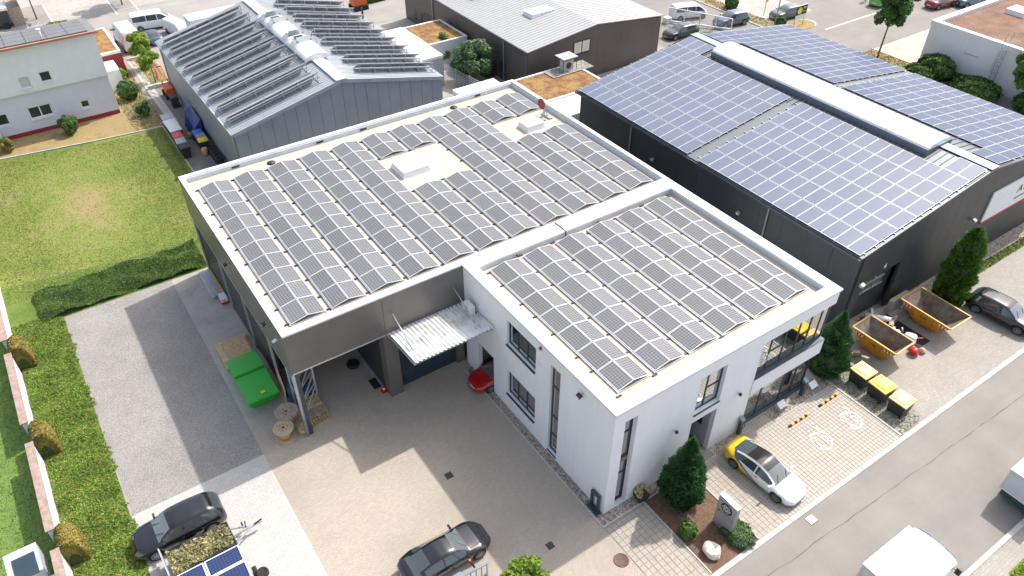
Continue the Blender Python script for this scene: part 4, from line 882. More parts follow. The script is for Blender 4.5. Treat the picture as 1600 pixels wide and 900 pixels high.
# garden wall with arched hedges (left)
seg = [(28.9 + .1, 35.9), (30.65, 36)]
for a, b, lb in ((12.4, 12.9, 'x'),): pass
def gwall(label, y0, y1, cap=1.85):
    t = thing('garden_wall', label, 'wall', (-24.3, (y0 + y1) / 2, 0)); mb = MB(); mb.box(-24.42, -24.14, y0, y1, 0, cap - .08); mb.build('wall', M['white'], t)
    mb = MB(); mb.box(-24.5, -24.08, y0 - .03, y1 + .03, cap - .078, cap); mb.build('capping', mat('wall_cap', (.36, .26, .22), .85, var=.25, vs=4, fine=.2, fs=20), t)
gwall('garden wall piece furthest up the picture, left of the first arched hedge', 30.4, 41.0); gwall('garden wall piece between the first and second arched hedge', 22.2, 28.9)
gwall('garden wall piece between the second and third arched hedge', 13.9, 20.5); gwall('garden wall piece nearest the camera beside the white planter box', 4.0, 12.6)
# white box with dark panel inside the garden
t = thing('garden_box', 'white garden box with a dark flat panel on top at the lower left corner', 'garden box', (-25.7, 13.1, 0))
mb = MB(); mb.hexa([(-26.5, 12.3, 0), (-25.05, 12.3, 0), (-25.05, 13.8, 0), (-26.5, 13.8, 0), (-26.5, 12.3, 1.25), (-25.05, 12.3, 1.25), (-25.05, 13.8, 1.6), (-26.5, 13.8, 1.6)]); mb.build('body', M['upstand'], t)
mb = MB(); mb.hexa([(-26.2, 12.2, 1.25), (-25.2, 12.2, 1.25), (-25.2, 13.35, 1.51), (-26.2, 13.35, 1.51), (-26.2, 12.2, 1.30), (-25.2, 12.2, 1.30), (-25.2, 13.35, 1.56), (-26.2, 13.35, 1.56)]); mb.build('panel', mat('panel_dark', (.03, .06, .075), .15, coat=.5), t)
mb = MB(); mb.box(-26.6, -24.5, 11.6, 12.25, 0, .6); mb.build('terrace_wall', M['coping'], t)

# ---------------------------------------------------------------- site props
def bollard(label, x, y, h=1.2):
    t = thing('charging_post', label, 'charging post', (x, y, 0)); mb = MB(); mb.box(x - .12, x + .12, y - .1, y + .1, 0, h); mb.build('column', M['frame'], t); mb = MB(); mb.hexa([(x - .14, y - .12, h), (x + .14, y - .12, h), (x + .14, y + .12, h), (x - .14, y + .12, h), (x - .14, y - .12, h + .12), (x + .14, y - .12, h + .12), (x + .14, y + .12, h + .24), (x - .14, y + .12, h + .24)]); mb.build('head', mat('post_head', (.16, .24, .28), .3), t)
    mb = MB(); mb.tube([(x + .14, y, h - .1), (x + .3, y - .1, h * .5), (x + .2, y - .05, .3), (x + .12, y, h * .6)], .02, 6); mb.build('cable', M['plasticblack'], t)
bollard('dark charging post left of the shop window beside the yellow car tail', 10.1, -.2); bollard('dark charging post at the right end of the shop window near the conifer', 15.6, -.25)
for lb, x in (('small white information plate on a stake in the gravel before the shop window, left', 13.6), ('small white information plate on a stake beside the right charging post', 16.5)):
    t = thing('info_plate', lb, 'sign', (x, -.3, 0)); mb = MB(); mb.box(x - .02, x + .02, -.32, -.28, 0, .4); mb.build('stake', M['galv'], t); mb = MB(); mb.hexa([(x - .3, -.5, .35), (x + .3, -.5, .35), (x + .3, -.15, .6), (x - .3, -.15, .6), (x - .3, -.51, .37), (x + .3, -.51, .37), (x + .3, -.16, .62), (x - .3, -.16, .62)]); mb.build('plate', M['coping'], t)
t = thing('wall_frame', 'anthracite upright metal frame standing against the office corner', 'frame', (-.12, .55, 0))
mb = MB(); hx(mb, LX_, .25, .38, 0, 1.35, .22, .08); hx(mb, LX_, .78, .91, 0, 1.35, .22, .08); hx(mb, LX_, .38, .78, 1.22, 1.35, .22, .08); hx(mb, LX_, .38, .78, 0, .12, .22, .08); mb.build('surround', M['frame'], t); mb = MB(); mb.box(-.4, -.05, .1, 1.0, 0, .05); mb.build('base', M['frame'], t)
for i, (x, lb) in enumerate(((13.95, 'left'), (16.6, 'right'))):
    pass
def wheelstop(label, x0, x1, y):
    t = thing('wheel_stop', label, 'wheel stop', ((x0 + x1) / 2, y, .03)); n = 8
    for i in range(n):
        a, b = x0 + (x1 - x0) * i / n, x0 + (x1 - x0) * (i + 1) / n; mb = MB(); mb.extr([(y - .09, .028), (y + .09, .028), (y + .05, .13), (y - .05, .13)], 'x', a + .003, b - .003); mb.build('block', M['rubyel'] if i % 2 else M['blackrub'], t)
M['rubyel'] = mat('stop_yellow', (.75, .42, .04), .6)
wheelstop('black and yellow wheel stop nearer the parked electric car', 12.95, 14.75, -1.55); wheelstop('black and yellow wheel stop nearer the yellow-lidded bins', 15.75, 17.55, -1.5)
def evmark(label, cx, cy):
    """painted car-with-plug symbol, laid flat"""
    mb = MB(); z = .045
    def ln(pts, w=.07):
        for a, b in zip(pts, pts[1:]): mb.bar((cx + a[1] * 1.15, cy + a[0] * 1.15, z), (cx + b[1] * 1.15, cy + b[0] * 1.15, z), w, .006)
    car_ = [(-.55, -.3), (-.62, -.05), (-.5, .22), (-.3, .45), (.1, .52), (.3, .4), (.35, .2), (.5, -.1), (.45, -.3), (.3, -.34)]
    ln(car_, .1); ln([(-.25, -.34), (0.1, -.34)], .1)
    for wx in (-.4, .2): ln([(wx + .13 * math.cos(PI * k / 5), -.34 + .13 * math.sin(PI * k / 5)) for k in range(11)], .07)
    ln([(-.3, .1), (-.2, .3), (.05, .35), (.15, .12), (-.3, .1)], .06); ln([(.3, .3), (.55, .45), (.75, .3), (.95, .45)], .07); ln([(.85, .35), (1.0, .55)], .12)
    o = mb.build('ev_symbol', M['coping']); o['kind'] = 'structure'
evmark('', 13.75, -3.25); evmark('', 16.5, -3.25)
# monument sign
t = thing('monument_sign', 'grey upright company sign slab with round black and white emblem in the mulch bed', 'sign', (4.75, -4.1, 0), R(0))
sgm = mat('sign_slab', (.42, .41, .40), .45, .3, var=.05)
mb = MB(); mb.box(4.55, 4.83, -4.75, -3.55, 0, 2.35); mb.build('slab', sgm, t); mb = MB(); mb.box(4.54, 4.84, -4.76, -3.54, 2.352, 2.38); mb.build('cap', M['coping'], t)
mb = MB(); mb.lathe([(.36, 0), (.36, .012)], (4.535, -4.15, 1.78), 'x', 28); mb.build('emblem_disc', M['plasticblack'], t)
mb = MB(); a = 4.53
def el_(cy, cz, ry, rz, w_, rot=0, n=18):
    P = []
    for k in range(n + 1):
        q = 2 * PI * k / n; u, v = ry * math.cos(q), rz * math.sin(q); P.append((a, cy + u * math.cos(rot) - v * math.sin(rot), cz + u * math.sin(rot) + v * math.cos(rot)))
    for p, q in zip(P, P[1:]): mb.bar(p, q, w_, .006, up=(1, 0, 0))
for r_ in (0, 1.05, -1.05): el_(-4.15, 1.78, .27, .09, .035, r_)
mb.build('emblem_mark', M['coping'], t)
mb = MB(); mb.box(4.54, 4.549, -4.62, -3.68, 1.16, 1.32); mb.build('name_bar', M['plasticblack'], t)
mb = MB(); y = -4.58
while y < -3.78: wd = NR.uniform(.04, .09); mb.box(4.535, 4.539, y, y + wd, 1.20, 1.28); y += wd + .03
mb.build('name_letters', M['coping'], t)
# stone in the bed
def rock(name, label, c, r, m, cat='rock', seed=0, fl=.7):
    bm = bmesh.new(); bmesh.ops.create_icosphere(bm, subdivisions=3, radius=1); rg = random.Random(seed)
    dirs = [(Vector((rg.gauss(0, 1), rg.gauss(0, 1), rg.gauss(0, .6))).normalized(), rg.uniform(.6, .95)) for _ in range(14)]
    for v in bm.verts:
        p = v.co.copy(); k = 1
        for d, h in dirs: q = p.dot(d); k = min(k, h / q if q > h else 1)
        v.co = Vector((p.x * k * r, p.y * k * r, max(p.z * k * r * fl, -.1 * r)))
    me = bpy.data.meshes.new(name); bm.to_mesh(me); bm.free(); me.materials.append(m); o = bpy.data.objects.new(name, me); COL.objects.link(o); o.location = c; return tag(o, label, cat)
rock('boulder', 'pale jagged boulder in the mulch bed near the street kerb', (3.15, -4.85, .22), .55, mat('boulder_stone', (.70, .62, .53), .85, var=.15, vs=3, fine=.15, fs=12), seed=5, fl=.95)

# ================================================================ VEHICLES
def carpaint(name, c, metal=0.0, rough=.28, coat=1.0):
    if name in MATS: return MATS[name]
    m, nt, b = principled(name); b.inputs['Base Color'].default_value = (*c, 1); b.inputs['Metallic'].default_value = metal
    b.inputs['Roughness'].default_value = rough; b.inputs['Coat Weight'].default_value = coat; b.inputs['Coat Roughness'].default_value = .03
    n = noise(nt, pos(nt), 3, 3); b.inputs['Roughness'].default_value = rough
    MATS[name] = m; return m
PB = carpaint('paint_black', (.012, .012, .016), .0, .18); PW = carpaint('paint_white', (.80, .81, .82), 0, .3, .6); PR = carpaint('paint_red', (.45, .006, .008), 0, .3); PDR = carpaint('paint_dark_red', (.20, .012, .02), .3)
PG = carpaint('paint_grey', (.10, .11, .13), .6); PGR = carpaint('paint_green', (.12, .42, .06), 0, .35); PBG = carpaint('paint_bluegrey', (.10, .14, .18), .5); PDG = carpaint('paint_dark_green', (.025, .04, .038), .3)
RIM = mat('alloy', (.30, .31, .33), .3, .8, var=.05); LAMPW = mat('headlamp', (.55, .58, .60), .1, coat=1, var=.03); LAMPR = mat('tail_lamp', (.30, .01, .015), .15, coat=1, var=.03); PLATE = mat('plate', (.7, .7, .68), .5, var=.03)
def ip(tab, x):
    tab = sorted(tab)
    if x <= tab[0][0]: return tab[0][1]
    for (a, b), (c, d) in zip(tab, tab[1:]):
        if x <= c:
            t = (x - a) / (c - a); return b + (d - b) * t
    return tab[-1][1]
def smooth(f, x, h=.12): return (f(x - h) + 2 * f(x) + f(x + h)) / 4
SPEC = {
 'sedan': dict(L=4.70, top=[(-2.35, .80), (-2.25, 1.02), (-1.75, 1.12), (-1.15, 1.32), (-.5, 1.44), (.0, 1.44), (.45, 1.30), (1.15, .98), (1.8, .84), (2.2, .70), (2.35, .55)],
   belt=[(-2.35, .72), (-2.1, .92), (-1.2, .95), (1.0, .86), (1.9, .74), (2.35, .52)], w=[(-2.35, .62), (-2.2, .80), (-1.7, .91), (0, .925), (1.4, .92), (2.0, .84), (2.22, .70), (2.35, .50)],
   wr=[(-2.3, .58), (-1.2, .58), (-.3, .60), (.5, .60), (1.15, .70), (2.35, .45)], ws=(.42, 1.17), rw=(-1.85, -1.0), roof=(-1.0, .42), side=(-1.55, .95), pil=[-.18], wh=(1.42, -1.45), r=.345),
 'coupe': dict(L=4.80, top=[(-2.4, .78), (-2.25, .98), (-1.75, 1.06), (-1.1, 1.24), (-.5, 1.36), (.0, 1.36), (.4, 1.25), (1.0, .99), (1.7, .90), (2.15, .74), (2.4, .52)],
   belt=[(-2.4, .70), (-2.1, .90), (-1.2, .94), (.8, .87), (1.7, .80), (2.4, .5)], w=[(-2.4, .60), (-2.2, .82), (-1.5, .97), (-.6, .93), (.6, .92), (1.5, .96), (2.0, .88), (2.25, .72), (2.4, .48)],
   wr=[(-2.3, .60), (-1.2, .55), (-.3, .57), (.4, .58), (1.0, .72), (2.4, .42)], ws=(.30, 1.02), rw=(-1.95, -1.05), roof=(-1.05, .3), side=(-1.45, .80), pil=[-.45], wh=(1.50, -1.42), r=.36),
 'suv': dict(L=4.60, top=[(-2.3, .85), (-2.22, 1.12), (-1.95, 1.42), (-1.6, 1.60), (-.8, 1.66), (.1, 1.64), (.45, 1.52), (1.05, 1.10), (1.8, 1.02), (2.15, .90), (2.3, .62)],
   belt=[(-2.3, .80), (-2.1, 1.05), (-1.0, 1.04), (.9, 1.00), (1.8, .92), (2.3, .58)], w=[(-2.3, .70), (-2.15, .86), (-1.6, .93), (1.4, .93), (1.95, .87), (2.2, .72), (2.3, .55)],
   wr=[(-2.25, .62), (-1.7, .66), (-.3, .69), (.4, .68), (1.05, .76), (2.3, .5)], ws=(.38, 1.08), rw=(-2.22, -1.85), roof=(-1.85, .38), side=(-1.85, .85), pil=[-.25, -1.15], wh=(1.42, -1.42), r=.37),
 'van': dict(L=5.0, top=[(-2.5, 1.0), (-2.46, 1.85), (-2.3, 1.96), (-1, 2.0), (.9, 1.98), (1.25, 1.85), (1.95, 1.20), (2.35, 1.0), (2.5, .62)],
   belt=[(-2.5, .95), (-2.4, 1.15), (1.6, 1.12), (2.1, 1.0), (2.5, .6)], w=[(-2.5, .86), (-2.4, .93), (1.8, .95), (2.2, .88), (2.5, .62)],
   wr=[(-2.5, .72), (-2.3, .80), (1.0, .80), (1.9, .84), (2.5, .6)], ws=(1.22, 2.0), rw=(-9, -9), roof=(-9, -9), side=(-2.2, 1.75), pil=[-.7, .55], wh=(1.75, -1.55), r=.34),
}
WHEEL = {}
def wheel_mesh(r, spokes=10):
    if r in WHEEL: return WHEEL[r]
    mb = MB(); w_ = .11
    mb.lathe([(r * .66, -w_ * .8), (r * .70, -w_), (r * .93, -w_), (r, -w_ * .7), (r, w_ * .7), (r * .93, w_), (r * .70, w_), (r * .66, w_ * .8)], (0, 0, 0), 'y', 26)
    a = mb.build('wheel', M['blackrub']); 
    mb = MB(); mb.lathe([(r * .66, .06), (r * .70, w_ + .004), (r * .62, w_ + .006), (r * .60, .055), (r * .14, .05)], (0, 0, 0), 'y', 26)
    for k in range(spokes):
        q = 2 * PI * k / spokes; mb.bar((.04 * math.cos(q), .085, .04 * math.sin(q)), (r * .64 * math.cos(q), .10, r * .64 * math.sin(q)), .045, .03, up=(0, 1, 0))
    mb.cyl((0, .06, 0), .05, .05, 'y', 10); b = mb.build('rim', RIM)
    WHEEL[r] = (a.data, b.data); bpy.data.objects.remove(a); bpy.data.objects.remove(b); return WHEEL[r]
def car(label, cat, x, y, head, spec, paint, name='parked_car', group=None, glassroof=False, sc=1.0, tall=1.0, windows=True, name_l=None, roofmat=None, rails=False):
    sp = SPEC[spec]; L2 = sp['L'] / 2; t = thing(name, label, cat, (x, y, 0), R(head), group); t.scale = (sc, sc, sc * tall)
    r = sp['r']; wa = r + .055
    X = set(np.linspace(-L2, L2, 37).round(3))
    for wx in sp['wh']:
        for k in range(11): X.add(round(wx - wa * math.cos(PI * k / 10), 3))
    for v in (*sp['ws'], *sp['rw'], *sp['side'], *sp['pil'], *[p + .08 for p in sp['pil']], L2 - .03, -L2 + .03, L2 - .08, -L2 + .08):
        if abs(v) < L2: X.add(round(v, 3))
    X = sorted(X); X = [a for i, a in enumerate(X) if i == 0 or a - X[i - 1] > .012 or a in (sp['side'])]
    F = {k: (lambda q, k=k: smooth(lambda z: ip(sp[k], z), q, .07)) for k in ('top', 'belt', 'w', 'wr')}
    V = []; 
    for q in X:
        top, belt, wd, wr = (F[k](q) for k in ('top', 'belt', 'w', 'wr')); belt = min(belt, top - .03); wr = min(wr, wd * .95)
        e = max(0, (abs(q) - L2 + .35) / .35); zb = .20 + .10 * e * e
        arch = 0
        for wx in sp['wh']:
            if abs(q - wx) < wa: arch = max(arch, r + math.sqrt(max(0, wa * wa - (q - wx) ** 2)))
        sill = max(zb + .06, arch) if arch else zb + .06
        g = top - belt; cab = g > .16
        h1, h2 = max(.42, arch + .02) if arch else .42, .66
        h1 = min(h1, belt - .12); h2 = min(max(h2, h1 + .05), belt - .04)
        sill = min(sill, h1 - .005)
        P = [(0, zb), (wd * .72, zb), (wd * .93 if not arch else wd * .95, sill), (wd * .985, h1), (wd, h2), (wd * .975, belt - .015), (wd * .94, belt + .012)]
        if cab: P += [(wr + (wd * .94 - wr) * .55, belt + g * .42), (wr + .03, top - g * .17 - .03), (wr * .9, top - .028), (wr * .55, top - .008), (0, top)]
        else:
            P += [(wd * .94 + (wr - wd * .94) * k, belt + .012 + (g - .012) * s_) for k, s_ in ((.25, .35), (.5, .6), (.85, .8))] + [(wr * .5, top - g * .06), (0, top)]
        V.append(P)
    n = len(V[0]); nv = 2 * n - 2
    def ringpts(i): return [(X[i], a, b) for a, b in V[i]] + [(X[i], -a, b) for a, b in V[i][-2:0:-1]]
    rings = [ringpts(i) for i in range(len(X))]
    groups = {'body': [], 'windscreen': [], 'rear_window': [], 'side_window': [], 'side_window2': [], 'roof_glass': [], 'underbody': []}
    ws, rw, sd2, rf = sp['ws'], sp['rw'], sp['side'], sp['roof']
    for i in range(len(X) - 1):
        xm = (X[i] + X[i + 1]) / 2
        for j in range(nv):
            j2 = (j + 1) % nv; jj = j if j < n - 1 else nv - 1 - j   # mirrored strip index
            k = 'body'
            if jj == 0: k = 'underbody'
            if windows:
                if jj in (9, 10):
                    if ws[0] < xm < ws[1]: k = 'windscreen'
                    elif rw[0] < xm < rw[1]: k = 'rear_window'
                    elif glassroof and rf[0] < xm < rf[1]: k = 'roof_glass'
                if jj in (6, 7) and sd2[0] < xm < sd2[1] and not any(p < xm < p + .08 for p in sp['pil']): 
                    if F['top'](xm) - F['belt'](xm) > .17: k = 'side_window' if j < n - 1 else 'side_window2'
            groups[k].append((i, j, j2))
    for k, fl in groups.items():
        if not fl: continue
        idx = {}; vs = []; fs = []
        def vid(i, j):
            if (i, j) not in idx: idx[(i, j)] = len(vs); vs.append(rings[i][j])
            return idx[(i, j)]
        for i, j, j2 in fl: fs.append((vid(i, j), vid(i + 1, j), vid(i + 1, j2), vid(i, j2)))
        if k in ('body',):
            for i in (0, len(X) - 1): fs.append(tuple(vid(i, j) for j in range(nv)))
        me = bpy.data.meshes.new(k); me.from_pydata(vs, [], fs)
        me.polygons.foreach_set('use_smooth', [True] * len(fs)); bm = bmesh.new(); bm.from_mesh(me); bmesh.ops.recalc_face_normals(bm, faces=bm.faces)
        if k == 'body':
            for f in bm.faces:
                if len(f.verts) > 4: f.smooth = False
        bm.to_mesh(me); bm.free()
        nm = {'side_window2': 'side_window', 'underbody': 'underbody'}.get(k, k)
        me.materials.append(paint if k == 'body' else (M['plasticblack'] if k == 'underbody' else (mat('roof_glass', (.015, .012, .013), .15, coat=.35) if k == 'roof_glass' else (mat('screen_glass', (.13, .15, .15), .08, coat=.8, spec=.8) if k == 'windscreen' else M['glassdark']))))
        o = bpy.data.objects.new(nm, me); COL.objects.link(o); o.parent = t
    wm, rm = wheel_mesh(r)
    for wx in sp['wh']:
        for s in (-1, 1):
            o = bpy.data.objects.new('wheel', wm); COL.objects.link(o); o.parent = t; o.location = (wx, s * (F['w'](wx) - .125), r); o.rotation_euler = (0, 0, 0 if s > 0 else PI)
            q = bpy.data.objects.new('rim', rm); COL.objects.link(q); q.parent = o
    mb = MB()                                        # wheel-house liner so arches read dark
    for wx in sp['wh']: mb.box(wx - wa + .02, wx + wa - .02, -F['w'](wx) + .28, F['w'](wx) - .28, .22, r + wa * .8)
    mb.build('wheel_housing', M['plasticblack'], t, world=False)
    wf = F['w'](L2 - .18)
    for s in (-1, 1):
        zf = F['belt'](L2 - .3) ; mb = MB(); mb.hexa([(L2 - .42, s * (F['w'](L2 - .42) * .99), zf - .10), (L2 - .10, s * F['w'](L2 - .10) * .80, zf - .16), (L2 - .12, s * F['w'](L2 - .12) * .5, zf - .12), (L2 - .40, s * F['w'](L2 - .4) * .75, zf - .06),
            (L2 - .44, s * (F['w'](L2 - .44) * .965), zf + .015), (L2 - .14, s * F['w'](L2 - .14) * .80, zf - .07), (L2 - .16, s * F['w'](L2 - .16) * .5, zf - .03), (L2 - .42, s * F['w'](L2 - .42) * .75, zf + .03)]); mb.build('headlight', LAMPW, t, world=False)
        zr = F['belt'](-L2 + .25) - .02; mb = MB(); mb.hexa([(-L2 + .30, s * F['w'](-L2 + .3) * .995, zr - .14), (-L2 + .0, s * F['w'](-L2 + .02) * .86, zr - .16), (-L2 - .0, s * F['w'](-L2 + .02) * .4, zr - .14), (-L2 + .2, s * .4, zr - .12),
            (-L2 + .32, s * F['w'](-L2 + .32) * .98, zr - .0), (-L2 + .05, s * F['w'](-L2 + .05) * .86, zr - .02), (-L2 + .05, s * F['w'](-L2 + .05) * .45, zr - .02), (-L2 + .22, s * .4, zr)]); mb.build('taillight', LAMPR, t, world=False)
        mx = sp['ws'][1] - .22; mw = F['w'](mx); mb = MB(); mb.hexa([(mx - .05, s * (mw * .95), F['belt'](mx) + .02), (mx + .08, s * mw * .95, F['belt'](mx) + .02), (mx + .06, s * (mw + .17), F['belt'](mx) + .04), (mx - .06, s * (mw + .17), F['belt'](mx) + .04),
            (mx - .05, s * (mw * .95), F['belt'](mx) + .1), (mx + .06, s * mw * .95, F['belt'](mx) + .12), (mx + .04, s * (mw + .16), F['belt'](mx) + .17), (mx - .07, s * (mw + .16), F['belt'](mx) + .17)]); mb.build('mirror', paint if spec != 'van' else M['plasticblack'], t, world=False)
        if rails: mb = MB(); mb.tube([(-1.5, s * .66, 1.60), (-1.4, s * .67, 1.70), (0, s * .69, 1.72), (.2, s * .69, 1.64)], .022, 6); mb.build('roof_rail', M['galv'] if False else M['plasticblack'], t, world=False)
    mb = MB(); mb.box(L2 - .0, L2 + .012, -.26, .26, .36, .47); mb.build('number_plate', PLATE, t, world=False); mb = MB(); mb.box(-L2 - .012, -L2, -.26, .26, .5, .61); mb.build('number_plate', PLATE, t, world=False)
    mb = MB(); mb.box(L2 - .04, L2 + .006, -wf * .62, wf * .62, .26, .34); mb.build('grille', M['plasticblack'], t, world=False)
    # interior hint: wipers and dark seats are behind opaque glass; door seams as thin strips
    mb = MB()
    for s in (-1, 1):
        for p in [*(sp['pil'][:1]), sp['side'][1] - .05 if spec != 'van' else 1.4, (sp['pil'][0] - 1.0)]:
            w0, w1, w2 = F['w'](p) * .986, F['w'](p) * 1.001, F['w'](p) * .978; mb.bar((p, s * (w0 + .001), .44), (p, s * (w1 + .001), .66), .012, .008, up=(0, 1, 0)); mb.bar((p, s * (w1 + .001), .66), (p - .02, s * (w2 + .002), F['belt'](p) - .02), .012, .008, up=(0, 1, 0))
        if spec != 'van':
            for p in (sp['pil'][0] + .12, sp['pil'][0] - .85): mb.bar((p, s * (F['w'](p) + .012), .80), (p + .18, s * (F['w'](p) + .012), .80), .02, .03)
    mb.build('door_trim', M['plasticblack'], t, world=False, kind='stuff')
    if spec != 'van' and windows:
        mb = MB(); xw = sp['ws'][1] + .02; xn = L2 - .28
        for s in (-1, 1):
            pts = [(q, s * F['wr'](q) * .97, F['top'](q) - .018) for q in np.linspace(xw, xn, 6)]
            for p, q in zip(pts, pts[1:]): mb.bar(p, q, .012, .03)
        mb.bar((xn, -F['wr'](xn) * .9, F['top'](xn) + .0), (xn, F['wr'](xn) * .9, F['top'](xn) + .0), .012, .03); mb.build('bonnet_seam', M['plasticblack'], t, world=False, kind='stuff')
        mb = MB(); xw -= .05
        for s in (-.45, .25): mb.bar((xw, s, F['top'](xw) + .012), (xw - .32, s + .28, F['top'](xw - .32) + .014), .02, .015)
        mb.build('wiper', M['plasticblack'], t, world=False, kind='stuff')
    return t
# wrap of the electric car: flat print in the car's own coordinates
def wrapmat():
    m, nt, b = principled('paint_wrap'); tc = nt.nodes.new('ShaderNodeTexCoord'); sp = nt.nodes.new('ShaderNodeSeparateXYZ'); nt.links.new(tc.outputs['Object'], sp.inputs[0])
    def mth(op, a, c): k = nt.nodes.new('ShaderNodeMath'); k.operation = op; [nt.links.new(v, k.inputs[i]) if hasattr(v, 'node') else setattr(k.inputs[i], 'default_value', v) for i, v in enumerate((a, c))]; return k.outputs[0]
    s = mth('ADD', sp.outputs[0], mth('MULTIPLY', sp.outputs[2], 2.2))
    s = mth('ADD', mth('MULTIPLY', s, .1), .5)       # s' = .5 + (x + 2.5 z)/10
    r = nt.nodes.new('ShaderNodeValToRGB'); r.color_ramp.interpolation = 'CONSTANT'; nt.links.new(s, r.inputs[0])
    el = r.color_ramp.elements; el[0].position = 0; el[0].color = (.85, .56, .01, 1); el[1].position = .560; el[1].color = (.012, .09, .40, 1); e = el.new(.586); e.color = (.80, .81, .83, 1)
    nt.links.new(r.outputs[0], b.inputs['Base Color']); b.inputs['Roughness'].default_value = .3; b.inputs['Coat Weight'].default_value = .8; b.inputs['Coat Roughness'].default_value = .03
    return m
car('white electric car with yellow and blue wrapped rear parked beside the entrance path', 'car', 8.95, -3.1, -86, 'sedan', wrapmat(), 'electric_car', glassroof=True)
car('black SUV parked on the pale paving in front of the gravel lot', 'car', -18.98, 11.5, 180.5, 'suv', PB, rails=False)
car('black sports coupe parked in the beige yard at the lower picture edge', 'car', -8.3, 2.45, -1, 'coupe', PB)
car('dark estate car parked beside the columnar thuja at the right edge', 'car', 32.75, -3.25, -86, 'suv', PB, sc=1.0, tall=.9, rails=False)
car('red car with its bonnet sticking out of the office garage opening', 'car', 1.1, 11.52, 180, 'sedan', PR, tall=1.0, sc=.93)
car('old black estate car parked between the brown hall and the dark solar hall', 'car', 49.9, 46.3, 175, 'suv', PDG, tall=.86)
car('silver grey estate car parked behind the yellow and black sign board', 'car', 65.2, 43.3, 172, 'suv', PG, tall=.9)
car('dark red car driving on the street at the top right', 'car', 84.9, 34.6, -8, 'sedan', PDR)
car('bright green car cut by the top picture edge behind the street tree', 'car', 79.6, 39.6, 10, 'suv', PGR)
car('blue-grey car half hidden behind the white flat-roofed building', 'car', 88.6, 32.6, -20, 'sedan', PBG)
car('dark car partly hidden behind the dark solar hall beside the sliding gate', 'car', 57.6, 45.5, 170, 'suv', PBG)
car('white off-road car behind the white sliding gate near the brown hall', 'car', 55.0, 50.2, -20, 'van', PW, sc=.92, tall=.95, name='offroad_car')
car('white high-roof van seen from behind near the white house', 'van', -5.6, 80.3, 92, 'van', PW, 'parked_van', sc=1.1, tall=1.2)
car('white people-carrier van with dark side windows at the top left', 'van', -1.7, 84.6, -8, 'van', PW, 'parked_van')
car('white compact van with small yellow mark beside the silver hall', 'van', .2, 80.6, -75, 'van', PW, 'parked_van', sc=.85, windows=False)
car('small blue-grey car between the white vans at the top left', 'car', -2.9, 80.4, 95, 'sedan', PBG, sc=.9)
# box trucks on the street
def boxtruck(label, x0, x1, yc, wd, z0, z1, cabdir=1, name='box_truck', cab=True, stripe=None):
    t = thing(name, label, 'truck', ((x0 + x1) / 2, yc, 0)); a, b = yc - wd / 2, yc + wd / 2
    mb = MB(); mb.box(x0, x1, a, b, z0, z1 - .06); mb.build('cargo_box', PW, t); mb = MB(); mb.box(x0 - .02, x1 + .02, a - .02, b + .02, z1 - .06, z1); mb.build('box_roof', PW, t)
    mb = MB(); mb.box(x0 - .03, x0 + .04, a - .01, a + .08, z0, z1 - .07); mb.box(x0 - .03, x0 + .04, b - .08, b + .01, z0, z1 - .07); mb.box(x0 - .03, x0 + .04, a + .08, b - .08, z1 - .17, z1 - .07); mb.build('rear_frame', M['alu'], t)
    mb = MB(); mb.box(x0 - .02, x0 - .001, a + .1, b - .1, z0 + .1, z1 - .2); mb.build('rear_door', M['upstand'], t)
    if cab:
        c = x1 + .05; mb = MB(); prof = [(c, .45), (c + 1.75, .45), (c + 1.8, .95), (c + 1.5, 1.2), (c + 1.15, 2.0), (c + .7, 2.5), (c, 2.72)]
        ny = 8; i0 = len(mb.v)
        for k in range(ny + 1):
            v = -1 + 2 * k / ny; sq = 1 - .16 * abs(v) ** 4
            for (px_, pz) in prof: mb.v.append((c + (px_ - c) * sq, yc + v * wd * .47, pz * (1 - .03 * abs(v) ** 4)))
        m_ = len(prof)
        for k in range(ny):
            for j in range(m_ - 1): q = i0 + k * m_ + j; mb.f.append((q, q + 1, q + m_ + 1, q + m_)); mb.m.append(1 if j == 3 and 0 < k < ny - 1 + 0 else 0); mb.s.append(True)
        mb.f.append(tuple(range(i0, i0 + m_))); mb.f.append(tuple(range(i0 + ny * m_, i0 + (ny + 1) * m_))); mb.m += [0, 0]; mb.s += [False, False]; mb.build('cab', [PW, M['glassdark']], t)
        for s in (-1, 1): mb = MB(); mb.box(c + .9, c + 1.05, yc + s * wd * .55 - .12, yc + s * wd * .55 + .12, 1.3, 1.75); mb.bar((c + .95, yc + s * wd * .45, 1.5), (c + .95, yc + s * wd * .55, 1.5), .04); mb.build('mirror', M['plasticblack'], t)
        for s in (-1, 1): mb = MB(); mb.bar((c + .80, yc + s * wd * .15, 2.46), (c + .76, yc + s * wd * .40, 2.42), .05, .05); mb.build('roof_slot', mat('blue_print', (.05, .12, .3), .5), t)
    mb = MB(); mb.box(x0, x1 + (.6 if cab else 0), a + .15, b - .15, .4, z0 - .01); mb.build('chassis', M['plasticblack'] if not stripe else stripe, t)
    for wx in (x0 + .9, x1 + (.75 if cab else -.6)):
        for s in (-1, 1):
            wm, rm = wheel_mesh(.36); o = bpy.data.objects.new('wheel', wm); COL.objects.link(o); o.parent = t; o.location = (wx - (x0 + x1) / 2, s * (wd / 2 - .12), .36); o.rotation_euler = (0, 0, 0 if s > 0 else PI); q = bpy.data.objects.new('rim', rm); COL.objects.link(q); q.parent = o
    return t
boxtruck('white box truck with rounded cab on the street at the lower right edge', 6.85, 10.35, -11.42, 2.4, .85, 3.0)
boxtruck('white panel-sided truck with dark lower edge cut by the right picture edge', 18.45, 26, -12.1, 2.1, .75, 2.35, cab=False, name='panel_truck', stripe=mat('dark_teal', (.02, .07, .07), .4))
